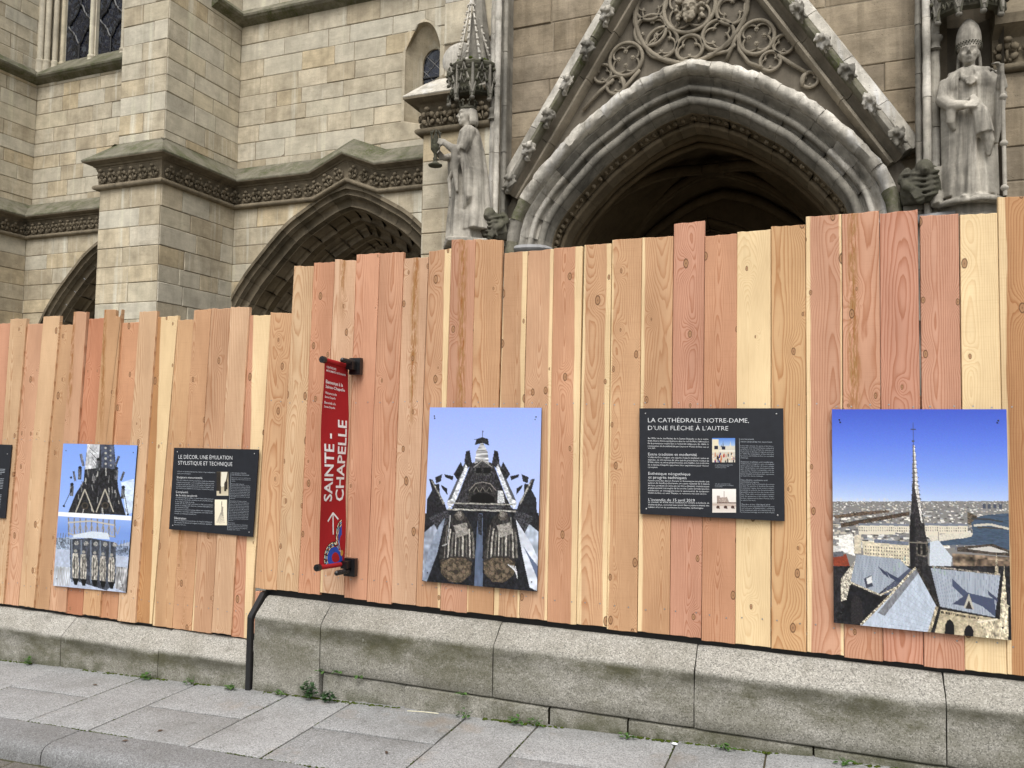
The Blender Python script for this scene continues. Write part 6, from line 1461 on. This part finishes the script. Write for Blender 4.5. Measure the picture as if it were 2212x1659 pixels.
    mb = MB(); mb.lathe([(0.22,0.45),(0.16,0.9),(0.09,1.4),(0.05,1.7)], (xs, 9.85, zc), 8); mb.build('spire_core', M['grey'], ni)
    mb = MB()                                                     # tuft of moss on the canopy
    for k_ in range(26): a = math.pi*(1+R.random()); r_ = rad*R.uniform(0.7,1.0); mb.ball((c.x+r_*math.cos(a)*0.9, c.y+r_*math.sin(a), zc+0.47), (R.uniform(.015,.035), R.uniform(.015,.03), R.uniform(.01,.03)), 5, 4)
    mb.build('moss_tuft', M['moss'], ni, smooth=True)
    # pedestal
    mb = MB(); pr3 = [(0.20,-0.55),(0.30,-0.35),(0.40,-0.16),(0.43,-0.13),(0.43,-0.10),(0.41,-0.085),(0.41,0.0)]
    for (k_, z) in pr3:
        for a in angs: mb.v.append((xs+k_*math.cos(a)*0.85, 9.85+k_*math.sin(a), xp+z))
    for i in range(len(pr3)-1):
        for k_ in range(5): mb.f.append((i*6+k_, i*6+k_+1, (i+1)*6+k_+1, (i+1)*6+k_))
    mb.f.append(tuple(range((len(pr3)-1)*6, len(pr3)*6))); mb.build('pedestal', M['grey'], ni, fix=True)
    return ni
niche('left_niche', -4.07, -1, -4.45, 3.96, 5.98); niche('right_niche', 1.05, 1, 1.45, 3.99, 6.10)
# gutter ledge linking the right impost and pedestal
mb = MB(); mb.tube([(0.55,9.72,3.90),(1.0,9.60,3.90),(1.3,9.52,3.90)], 0.05, 10); mb.build('ledge', M['lead'], porch, smooth=True)
# ---------------------------------------------------------------- carved figures
def remesh(mb, name, mat, parent, voxel, xf, smooth_it=1):
    """weld overlapping pieces into one continuous carved surface"""
    me = mb.mesh(name); me.transform(xf)
    ob = bpy.data.objects.new('carving', me); col.objects.link(ob)
    md = ob.modifiers.new('r', 'REMESH'); md.mode = 'VOXEL'; md.voxel_size = voxel
    if smooth_it:
        m2 = ob.modifiers.new('s', 'SMOOTH'); m2.factor = 0.5; m2.iterations = smooth_it
    dg = bpy.context.evaluated_depsgraph_get(); me2 = bpy.data.meshes.new_from_object(ob.evaluated_get(dg))
    bpy.data.objects.remove(ob); bpy.data.meshes.remove(me); me2.name = name
    return link(me2, name, mat, parent, smooth=True)
def loft(mb, secs, n=72, folds=None, caps=True, a0=0.0, a1=2*math.pi):
    """secs: (z, cx, cy, rx, ry, fold amplitude); folds(angle, z) -> -1..1"""
    rows = []
    for (z, cx, cy, rx, ry, am) in secs:
        row = []
        for k in range(n):
            a = 2*math.pi*k/n; f = 1+am*(folds(a, z) if folds else 0); row.append((cx+rx*f*math.cos(a), cy+ry*f*math.sin(a), z))
        rows.append(row)
    fs = []
    for i in range(len(rows)-1):
        for k in range(n): fs.append((i*n+k, i*n+(k+1) % n, (i+1)*n+(k+1) % n, (i+1)*n+k))
    fs.append(tuple(range(n-1, -1, -1))); fs.append(tuple((len(rows)-1)*n+k for k in range(n)))
    mb.add([p for r in rows for p in r], fs)
def interp_secs(secs, step=0.03):
    z = [s[0] for s in secs]; out_ = []; zz = z[0]
    while zz <= z[-1]+1e-6: out_.append(tuple([zz]+[float(np.interp(zz, z, [s[k] for s in secs])) for k in range(1, 6)])); zz += step
    return out_
def hand(mb, p, d, up, curl=0.6, s=1.0, side=1):
    """palm at p, fingers along d, back of the hand towards up; four fingers and a thumb"""
    d, up = Vector(d).normalized(), Vector(up).normalized(); r = d.cross(up).normalized()*side; p = Vector(p)
    mb.obox(p+d*0.045*s, r*0.040*s, d*0.05*s, up*0.016*s)
    for k, (off, L) in enumerate(((-0.030,0.075),(-0.010,0.085),(0.010,0.08),(0.030,0.062))):
        a = p+d*0.085*s+r*off*s; b = a+(d*math.cos(curl*0.6)-up*math.sin(curl*0.6))*L*0.5*s; c = b+(d*math.cos(curl*1.8)-up*math.sin(curl*1.8))*L*0.55*s
        mb.tube([a-d*0.02*s, b, c], [0.0105*s,0.010*s,0.008*s], 6)
    a = p+d*0.02*s-r*0.035*s; mb.tube([a, a+(d*0.5-r*0.7-up*0.3)*0.045*s, a+(d*0.9-r*0.5-up*0.6)*0.075*s], [0.013*s,0.011*s,0.009*s], 6)
def head(mb, c, s=1.0, beard=False, hair=True):
    """face towards -Y"""
    c = Vector(c); v = lambda x, y, z: c+Vector((x, y, z))*s
    mb.ball(v(0,0.012,0.02), (0.078*s,0.098*s,0.115*s), 16, 12); mb.ball(v(0,-0.028,-0.05), (0.058*s,0.062*s,0.075*s), 14, 10)   # skull, jaw
    mb.ball(v(0,-0.068,-0.098), (0.024*s,0.022*s,0.02*s), 8, 6)                                                         # chin
    mb.tube([v(0,-0.086,0.03), v(0,-0.104,-0.005), v(0,-0.116,-0.022)], [0.009*s,0.012*s,0.016*s], 6); mb.ball(v(0.013,-0.098,-0.026), 0.010*s, 6, 4); mb.ball(v(-0.013,-0.098,-0.026), 0.010*s, 6, 4)
    for sx in (-1, 1):
        mb.tube([v(sx*0.012,-0.088,0.034), v(sx*0.035,-0.084,0.040), v(sx*0.06,-0.062,0.032)], [0.008*s,0.010*s,0.008*s], 6)  # brow
        mb.ball(v(sx*0.031,-0.076,0.012), (0.015*s,0.010*s,0.009*s), 8, 6); mb.ball(v(sx*0.042,-0.060,-0.025), (0.024*s,0.026*s,0.026*s), 8, 6)   # eye, cheek
        mb.ball(v(sx*0.080,0.02,0.0), (0.010*s,0.022*s,0.034*s), 8, 6)                                                       # ear
    mb.tube([v(-0.026,-0.086,-0.058), v(0,-0.096,-0.056), v(0.026,-0.086,-0.058)], [0.004*s,0.009*s,0.004*s], 6); mb.tube([v(-0.022,-0.084,-0.068), v(0,-0.094,-0.070), v(0.022,-0.084,-0.068)], [0.004*s,0.009*s,0.004*s], 6)
RX = random.Random(77)
# ---- crowned king holding a reliquary, left niche
def fold_fn(k, ph, sharp=1.6):
    def f(a, z):
        u = math.sin(k*a+ph+1.3*math.sin(z*2.1+ph)); w = math.sin((2*k-1)*a+ph*2.3-z*1.2)
        return (abs(u)**(1/sharp))*(1 if u > 0 else -1)*0.7+0.3*w
    return f
mb = MB()
secs = interp_secs([(0.06,0,0.0,0.25,0.235,0.11),(0.3,0,0.0,0.235,0.22,0.12),(0.6,0,0.0,0.205,0.195,0.11),(0.85,0,0.0,0.185,0.17,0.085),(1.0,0,0.0,0.165,0.14,0.05),(1.1,0,0.0,0.17,0.135,0.03),(1.25,0,0.005,0.195,0.145,0.02),(1.36,0,0.01,0.215,0.135,0.01),(1.44,0,0.012,0.18,0.11,0.0),(1.50,0,0.01,0.09,0.085,0.0)])
loft(mb, secs, 80, fold_fn(8, 0.4))
secs = interp_secs([(0.16,0.05,0.10,0.29,0.22,0.10),(0.5,0.04,0.10,0.265,0.20,0.10),(0.9,0.02,0.09,0.245,0.17,0.07),(1.2,0.01,0.06,0.245,0.15,0.04),(1.36,0,0.04,0.235,0.13,0.02),(1.45,0,0.03,0.17,0.115,0.0),(1.50,0,0.02,0.11,0.10,0.0)])   # mantle, mostly behind
loft(mb, secs, 80, fold_fn(6, 1.9))
mb.tube([(-0.13,0.02,1.44),(0,0.06,1.49),(0.13,0.02,1.44),(0.06,-0.08,1.43),(-0.06,-0.08,1.43),(-0.13,0.02,1.44)], 0.035, 8)       # collar
mb.tube([(0,0.01,1.44),(0,-0.005,1.60)], [0.062,0.056], 10)
for sx in (-1, 1):
    sh = (sx*0.205,0.0,1.38); el = (sx*0.235,-0.10,1.13); wr = (sx*0.075,-0.30,1.27 if sx > 0 else 1.12)
    mb.tube([sh, (sx*0.235,-0.04,1.26), el], [0.085,0.08,0.07], 10); mb.tube([el, (sx*0.17,-0.21,1.17), wr], [0.07,0.055,0.036], 10); mb.ball(sh, 0.085, 10, 8)
    mb.tube([(sx*0.20,-0.16,1.14),(sx*0.19,-0.17,0.9),(sx*0.2,-0.14,0.62)], [0.07,0.045,0.02], 8)                                   # sleeve fall
    hand(mb, wr, (-sx*0.5,-0.7,0.25 if sx > 0 else 0.5), (sx*0.7,-0.5,0.3), 0.8, 1.05, side=sx)
mb.tube([(0.20,-0.10,1.16),(0.26,-0.02,0.85),(0.27,0.0,0.55),(0.22,-0.05,0.42)], [0.05,0.07,0.06,0.02], 10)
mb.tube([(0.24,-0.12,1.05),(0.10,-0.23,0.80),(0.16,-0.22,0.55)], [0.03,0.03,0.015], 8)
head(mb, (0,-0.015,1.66), 1.1)
for k in range(26):                                              # wavy hair to the neck
    a = math.pi*(0.02+0.96*k/25); x, y = 0.088*math.cos(a), 0.02+0.085*math.sin(a); mb.tube([(x*0.9,y*0.9,1.73),(x*1.06,y*1.04,1.64),(x*1.2,y*1.12,1.56),(x*1.1,y*1.0,1.52)], [0.022,0.024,0.024,0.014], 6)
for sx in (-1, 1): mb.ball((sx*0.09,-0.17,0.055), (0.05,0.10,0.035), 10, 6)                                                         # shoes
mb.obox((0,0,0.02), (0.27,0,0), (0,0.25,0), (0,0,0.03))
KX, KZ, KY = -4.46, 3.96, 9.56
xf = Matrix.Translation((KX, KY, KZ)) @ Matrix.Rotation(math.radians(-58), 4, 'Z') @ Matrix.Scale(1.06, 4)
king = thing('statue', 'stone statue of a crowned robed figure holding a reliquary, in a porch niche', 'statue', (KX, KY, KZ), 'niche statues of the porch')
remesh(mb, 'figure', M['statue'], king, 0.0115, xf)
def place(mb, name, mat, parent, xf, smooth=True):
    me = mb.mesh(name); me.transform(xf); return link(me, name, mat, parent, smooth=smooth, fix=True)
mb = MB(); mb.lathe([(0.084,0.0),(0.098,0.002),(0.100,0.03),(0.096,0.034),(0.084,0.034)], (0,0.0,1.735), 20)
for k in range(8):
    a = 2*math.pi*k/8; p = Vector((0.098*math.cos(a), 0.098*math.sin(a), 1.77)); mb.tube([p, p*1.0+Vector((0.01*math.cos(a),0.01*math.sin(a),0.045))], [0.013,0.008], 5)
    q = p+Vector((0.014*math.cos(a),0.014*math.sin(a),0.055))
    for d in (-1, 0, 1): mb.ball(q+Vector((-0.018*d*math.sin(a),0.018*d*math.cos(a),0.012*(1-abs(d)))), 0.0135, 6, 4)
place(mb, 'crown', M['statue_dark'], king, xf, 40)
mb = MB(); cx, cy = 0.0, -0.40
mb.lathe([(0.001,0.98),(0.085,0.985),(0.09,1.0),(0.05,1.02),(0.022,1.05),(0.032,1.08),(0.02,1.11),(0.026,1.15),(0.055,1.19),(0.06,1.23),(0.045,1.25),(0.05,1.28),(0.03,1.36),(0.001,1.46)], (cx, cy, 0), 12)
for k in range(6):
    a = k*math.pi/3; mb.tube([(cx+0.055*math.cos(a), cy+0.055*math.sin(a), 1.2),(cx+0.06*math.cos(a), cy+0.06*math.sin(a), 1.38),(cx+0.035*math.cos(a), cy+0.035*math.sin(a), 1.44)], 0.010, 5); mb.ball((cx+0.065*math.cos(a), cy+0.065*math.sin(a), 1.40), 0.016, 6, 4)
place(mb, 'reliquary', M['statue_dark'], king, xf, 40)
# ---- mitred bishop with staff, right niche
mb = MB()
secs = interp_secs([(0.07,0,0.0,0.22,0.20,0.10),(0.3,0,0.0,0.205,0.19,0.13),(0.6,0,0.0,0.19,0.175,0.12),(0.9,0,0.0,0.175,0.155,0.08),(1.05,0,0.0,0.17,0.14,0.05),(1.25,0,0.0,0.19,0.14,0.02),(1.38,0,0.005,0.20,0.125,0.01),(1.46,0,0.005,0.13,0.10,0.0)])
loft(mb, secs, 80, fold_fn(9, 2.2))
def cope(a, z):                                                  # cope: hangs behind and at the sides, opens in front
    return math.sin(5*a+1.1*z*3)*0.6+math.sin(11*a+z*2)*0.3
n = 64; rows = []
for i in range(36):
    z = 0.10+1.37*i/35; t_ = i/35
    if z < 1.2: rx, ry = 0.262-0.02*t_, 0.22-0.03*t_
    else: k = (z-1.2)/0.27; rx = 0.245*(1-k**2.2)+0.10*k; ry = 0.20*(1-k**2)+0.095*k
    op = 0.62-0.30*min(1, t_*1.05); row = []
    for j in range(n+1):
        a = -math.pi/2+op+(2*math.pi-2*op)*j/n; f = 1+0.07*(1-t_*0.7)*cope(a, z); row.append((rx*f*math.cos(a)-0.015, 0.02+ry*f*math.sin(a), z))
    rows.append(row)
m_ = n+1; vo = [p for r in rows for p in r]; vi = [((p[0]+0.015)*0.86-0.015, (p[1]-0.02)*0.86+0.02, p[2]) for p in vo]; fs = []; N_ = len(vo)
for i in range(35):
    for j in range(n): q = (i*m_+j, i*m_+j+1, (i+1)*m_+j+1, (i+1)*m_+j); fs.append(q); fs.append(tuple(N_+x for x in q[::-1]))
    for j in (0, n): fs.append((i*m_+j, (i+1)*m_+j, N_+(i+1)*m_+j, N_+i*m_+j))
for j in range(n): fs.append((j, j+1, N_+j+1, N_+j)); fs.append((35*m_+j, 35*m_+j+1, N_+35*m_+j+1, N_+35*m_+j))
mb.add(vo+vi, fs)
mb.tube([(-0.17,0.05,1.44),(-0.12,-0.07,1.40),(0.0,-0.155,1.27)], [0.035,0.034,0.026], 8); mb.tube([(0.17,0.05,1.44),(0.12,-0.07,1.40),(0.02,-0.155,1.27)], [0.035,0.034,0.026], 8)   # collar bands
mb.ball((0.01,-0.165,1.27), (0.05,0.03,0.05), 10, 8)
for k in range(8): a = k*math.pi/4; mb.ball((0.01+0.042*math.cos(a),-0.185,1.27+0.042*math.sin(a)), 0.014, 6, 4)
mb.tube([(0,0.01,1.42),(0,-0.01,1.56)], [0.062,0.056], 10)
# right arm across the body, gloved hand at the waist
mb.tube([(-0.20,-0.02,1.34),(-0.24,-0.10,1.13),(-0.16,-0.20,1.02),(-0.03,-0.24,1.0)], [0.08,0.075,0.065,0.045], 10); hand(mb, (-0.03,-0.24,1.0), (1,-0.25,-0.25), (0.2,-0.9,0.5), 0.7, 1.15, side=1)
mb.tube([(-0.16,-0.19,1.02),(-0.17,-0.18,0.86),(-0.14,-0.16,0.78)], [0.06,0.045,0.02], 8)
# left arm raised to the staff
mb.tube([(0.20,-0.01,1.35),(0.27,-0.06,1.14),(0.285,-0.14,1.16),(0.275,-0.20,1.26)], [0.08,0.07,0.055,0.038], 10); hand(mb, (0.275,-0.20,1.26), (-0.1,-0.25,1.0), (0.9,0.3,0.1), 1.0, 1.1, side=-1)
mb.tube([(0.27,-0.09,1.12),(0.26,-0.10,0.9),(0.23,-0.10,0.6)], [0.065,0.05,0.02], 8)
# maniple / hanging cloth and girdle
mb.tube([(0.02,-0.19,1.10),(0.10,-0.22,0.90),(0.13,-0.22,0.68)], [0.03,0.075,0.085], 10); mb.tube([(0.13,-0.21,0.70),(0.17,-0.2,0.6),(0.16,-0.19,0.45)], [0.07,0.05,0.02], 10)
mb.tube([(-0.15,-0.09,1.09),(0,-0.165,1.07),(0.15,-0.09,1.09)], 0.016, 6); mb.tube([(0.03,-0.175,1.07),(0.035,-0.19,0.95)], 0.012, 6)
mb.tube([(-0.30,-0.02,0.45),(-0.33,-0.03,0.2),(-0.30,-0.10,0.03)], [0.05,0.07,0.06], 10)
head(mb, (0,-0.03,1.61), 1.14)
prof = [(0.0,0.33),(0.03,0.322),(0.062,0.285),(0.092,0.24),(0.112,0.18),(0.120,0.115),(0.118,0.07),(0.114,0.035),(0.108,0.0),(0.0,0.0)]
mb.lathe(prof[::-1], (0,0.005,1.665), 20, sy=1.08)
mb.tube([(-0.09,0.07,1.66),(-0.10,0.06,1.5),(-0.09,0.08,1.42)], [0.02,0.02,0.015], 6); mb.tube([(0.09,0.07,1.66),(0.105,0.06,1.5),(0.1,0.05,1.43)], [0.02,0.02,0.015], 6)
mb.ball((-0.06,-0.18,0.06), (0.05,0.10,0.035), 10, 6); mb.ball((0.08,-0.16,0.06), (0.05,0.09,0.035), 10, 6)
loft(mb, [(0.0,0,0,0.31,0.27,0.04),(0.03,0,0,0.32,0.28,0.04),(0.06,0,0,0.29,0.25,0.04)], 40, fold_fn(5, 0.3))
BX, BY, BZ = 1.45, 9.60, 3.99; sc = 1.03
xf = Matrix.Translation((BX, BY, BZ)) @ Matrix.Rotation(math.radians(-8), 4, 'Z') @ Matrix.Scale(sc, 4)
bishop = thing('statue', 'stone statue of a robed figure in domed mitre holding a staff, in a porch niche', 'statue', (BX, BY, BZ), 'niche statues of the porch')
remesh(mb, 'figure', M['statue'], bishop, 0.0115, xf)
mb = MB(); mb.tube([(0.295,-0.235,0.02),(0.29,-0.235,0.7),(0.285,-0.23,1.36)], 0.019, 10)
for z in (0.10, 0.55, 1.02): mb.lathe([(0.02,-0.03),(0.034,-0.012),(0.038,0.0),(0.034,0.012),(0.02,0.03)], (0.291, -0.235, z), 12)
place(mb, 'staff', M['statue'], bishop, xf, 50)
mb = MB()
for j, zz in enumerate((1.675, 1.70, 1.715)):
    for k in range(26): a = 2*math.pi*k/26+0.1*j; r = 0.119; mb.ball((r*math.cos(a), 0.005+r*1.08*math.sin(a), zz), 0.0075, 5, 4)
for (a, zz) in ((-1.57,1.78),(-1.57,1.84),(-1.57,1.89),(-1.05,1.77),(-2.1,1.77)): mb.ball((0.108*math.cos(a)*(1.0 if zz < 1.8 else 0.9-(zz-1.8)*2), 0.005+0.115*math.sin(a)*(1.0 if zz < 1.8 else 0.92-(zz-1.8)*2.2), zz), 0.011, 6, 4)
place(mb, 'mitre_jewels', M['statue_dark'], bishop, xf, True)
# ---- bearded head in the gable
mb = MB(); head(mb, (0,0,0), 1.25)
for k in range(44):
    a = RX.uniform(0.1, math.pi-0.1)*1.0; side = RX.choice((-1,1)); h = RX.uniform(-0.12, 0.16); x = side*(0.11+RX.uniform(0,0.06)); mb.ball((x, RX.uniform(-0.05,0.05), h), (RX.uniform(.022,.036), .03, RX.uniform(.02,.032)), 7, 5)
for k in range(16): a = math.pi*k/15; mb.ball((0.12*math.cos(a), -0.02, 0.12+0.06*math.sin(a)), (0.035,0.035,0.03), 7, 5)
for k in range(22): x = RX.uniform(-0.07,0.07); z = -0.085-RX.random()*0.11*(1-abs(x)/0.1); mb.ball((x, -0.085-RX.uniform(-0.01,0.02), z), (RX.uniform(.016,.026), .024, RX.uniform(.02,.03)), 7, 5)
hp = g3(602, 62); xf = Matrix.Translation((hp.x, YT-0.02, hp.z))
remesh(mb, 'carved_head', M['tracery'], tr, 0.0095, xf)
# ---- hooded grotesques crouching at the feet of the rakes
for (x, y, fl) in ((1066,488,1), (1989,398,-1)):
    mb = MB(); loft(mb, interp_secs([(-0.20,0,0.05,0.16,0.15,0.1),(-0.1,0,0.0,0.185,0.17,0.12),(0.02,0,-0.01,0.165,0.16,0.12),(0.12,0,-0.03,0.11,0.12,0.06),(0.16,0,-0.03,0.07,0.08,0.0)], 0.02), 48, fold_fn(6, 1.0))
    for k in range(5): z = 0.08-k*0.055; mb.tube([(-0.17,0.0,z+0.03),(-0.08,-0.15,z-0.01),(0.02,-0.185,z-0.03),(0.10,-0.15,z-0.005),(0.17,0.0,z+0.04)], 0.018, 6)
    mb.ball((-0.02*fl,-0.11,0.12), (0.09,0.10,0.10), 10, 8); mb.ball((-0.02*fl,-0.19,0.09), (0.045,0.045,0.055), 8, 6); mb.ball((-0.02*fl,-0.235,0.085), (0.016,0.02,0.016), 6, 4)
    mb.ball((-0.15,0.02,0.10), (0.05,0.05,0.10), 8, 6, Matrix.Rotation(0.5,3,'Y')); mb.ball((0.15,0.02,0.10), (0.05,0.05,0.10), 8, 6, Matrix.Rotation(-0.5,3,'Y'))
    hand(mb, (0.08*fl,-0.16,-0.10), (-0.4*fl,-0.3,-0.8), (0,-1,0.2), 0.7, 1.1); mb.tube([(0.15*fl,-0.06,0.02),(0.14*fl,-0.14,-0.06),(0.08*fl,-0.17,-0.10)], [0.05,0.045,0.03], 8)
    p = P(x, y, 9.62); o = remesh(mb, 'grotesque', M['statue_dark'], porch, 0.011, Matrix.Translation(p) @ Matrix.Scale(1.0 if fl > 0 else 1.08, 4))
    mb = MB(); mb.box(p.x-0.17, p.x+0.17, p.y+0.05, p.y+0.45, p.z-0.27, p.z+0.1); mb.build('grotesque_block', M['grey'], porch)

# ---------------------------------------------------------------- weeds, moss and litter along the foot of the wall
t = NT('weed_leaf', 0.6, 0.3); k = t.noise(t.coord(), 40, 2); M['leaf'] = t.done(t.mix(t.rng(k, 0.3, 0.7), (0.035,0.085,0.018), (0.085,0.17,0.035)))
t = NT('dark_weed_leaf', 0.6, 0.3); k = t.noise(t.coord(), 40, 2); M['leaf_dark'] = t.done(t.mix(t.rng(k, 0.3, 0.7), (0.02,0.05,0.02), (0.05,0.10,0.035)))
def weed(p, n, spread, h, size, mat, label, group=None, wall=False, seed=0):
    rr_ = random.Random(seed); mb = MB(); p = Vector(p)
    th = thing('weed', label, 'plant', p, group)
    for k in range(n):
        a = rr_.uniform(math.pi, 2*math.pi) if True else 0; r = spread*rr_.random()**0.7; base = Vector((r*math.cos(a), 0.5*r*math.sin(a), 0)); tip_h = h*rr_.uniform(0.25, 1.0)*(1-0.5*r/spread)
        c_ = p+base+Vector((0, -0.01, tip_h)); L = size*rr_.uniform(0.7, 1.3); W_ = L*rr_.uniform(0.45, 0.7); th_ = a+rr_.uniform(-0.9, 0.9); d = Vector((math.cos(th_), math.sin(th_)*0.8, rr_.uniform(-0.5, 0.5))).normalized(); s_ = d.cross(Vector((0,0,1))).normalized(); u_ = s_.cross(d)
        b = c_-d*L*0.5; mb.add([b, b+d*L*0.35+s_*W_*0.5+u_*L*0.08, b+d*L*0.72+s_*W_*0.34+u_*L*0.05, b+d*L, b+d*L*0.72-s_*W_*0.34+u_*L*0.05, b+d*L*0.35-s_*W_*0.5+u_*L*0.08, b+d*L*0.4-u_*L*0.02], [(0,1,6),(1,2,6),(2,3,6),(3,4,6),(4,5,6),(5,0,6)])
    mb.build('leaves', mat, th)
    mb = MB()
    for k in range(max(3, n//6)): a = rr_.uniform(math.pi, 2*math.pi); mb.tube([p, p+Vector((spread*0.5*math.cos(a), spread*0.25*math.sin(a)-0.006, h*rr_.uniform(0.4,0.9)))], [0.0022,0.0012], 4)
    mb.build('stems', mat, th)
def wallp(x, y, Y=4.195): p = P(x, y, Y); return p
i = 0
for (x, y, n, sp, h, sz, big) in ((690,1500,60,0.06,0.135,0.034,1),(729,1506,45,0.055,0.085,0.032,2)):
    p = PG(x, y); weed((p.x, 4.17, gz(p.x,4.17)), n, sp, h, sz, M['leaf_dark'], 'bushy dark green nettle clump at the plinth foot, beside the joint below the banner' if big == 1 else 'low spreading dark green clump at the plinth foot, in front of the pitted footing stone', seed=big)
for j, (x, y) in enumerate(((72,1434),(331,1462),(417,1477),(506,1488),(330,1464),(613,1500),(1118,1560),(1356,1592),(1155,1572),(1567,1617),(1001,1553),(1824,1654))):
    p = PG(x, y); weed((p.x, 4.175, gz(p.x,4.175)), 14 if j % 3 else 22, 0.05, 0.045 if j % 2 else 0.07, 0.026, M['leaf'], 'small bright green weed sprouting where the plinth wall meets the pavement', 'weeds along the plinth foot', seed=10+j)
for j, (x, y) in enumerate(((696,1452),(727,1453),(774,1464),(1002,1501))):
    p = P(x, y, 4.19); weed((p.x, 4.195, p.z), 12, 0.045, 0.02, 0.022, M['leaf'], 'tiny green weed growing from the joint above the plinth footing stones', 'weeds in the plinth joint', seed=30+j)
mb = MB(); rr_ = random.Random(4)
for k in range(900):
    x = rr_.uniform(-6.0, 0.6)
    if mnoise.noise(Vector((x*2.2, 3.3, 0))) < -0.05: continue
    y = 4.196-abs(rr_.gauss(0, 0.009)); s_ = rr_.uniform(0.003, 0.009); mb.ball((x, y, gz(x, y)+0.001), (s_*1.6, s_, s_*0.8), 5, 3)
for jx in JX[6:18]:
    for k in range(46):
        y = rr_.uniform(3.37, 4.2)
        if mnoise.noise(Vector((jx*5, y*3, 1))) > 0.0: s_ = rr_.uniform(0.002, 0.0045); mb.ball((jx+rr_.uniform(-0.004,0.004), y, gz(jx, y)-0.006), (s_, s_*2, s_), 4, 3)
for k in range(420):
    x = rr_.uniform(-5.5, -1.5)
    if mnoise.noise(Vector((x*1.4, 9, 1))) > -0.1: s_ = rr_.uniform(0.002, 0.005); mb.ball((x, 3.362+rr_.uniform(-0.004,0.004), gz(x, 3.36)-0.005), (s_*2, s_, s_), 4, 3)
tag(mb.build('moss', M['moss'], smooth=True), 'green moss in the paving joints and along the plinth foot', 'moss', kind='stuff')
M['straw'] = plain('dry_straw', (0.62,0.58,0.42), 0.7)
a, b = PG(880, 1537), PG(947, 1543); mb = MB(); mb.tube([a+Vector((0,0,0.004)), (a+b)/2+Vector((0,0.004,0.005)), b+Vector((0,0,0.004))], 0.003, 5); tag(mb.build('straw', M['straw']), 'thin pale straw lying on the pavement beside the plinth', 'straw')
p = PG(1457, 1609); mb = MB(); mb.ball(p+Vector((0,0,0.006)), (0.018,0.010,0.006), 8, 5); tag(mb.build('litter', M['white_print'], smooth=True), 'small white scrap of litter on the pavement by the plinth foot', 'litter')
M['dry_leaf'] = plain('dry_leaf', (0.09,0.06,0.04), 0.8)
for j, (x, y) in enumerate(((205,1481),(346,1580),(270,1602),(835,1627),(253,1455))):
    p = PG(x, y); mb = MB(); a = rr_.uniform(0, 3); d = Vector((math.cos(a), math.sin(a), 0)); s_ = Vector((-d.y, d.x, 0)); L = 0.02
    mb.add([p+d*L+Vector((0,0,.004)), p+s_*L*0.5+Vector((0,0,.008)), p-d*L+Vector((0,0,.004)), p-s_*L*0.5+Vector((0,0,.006)), p+Vector((0,0,.003))], [(0,1,4),(1,2,4),(2,3,4),(3,0,4)]); tag(mb.build('dead_leaf', M['dry_leaf']), 'small dark dead leaf lying on the paving slabs', 'leaf', 'dead leaves on the pavement')
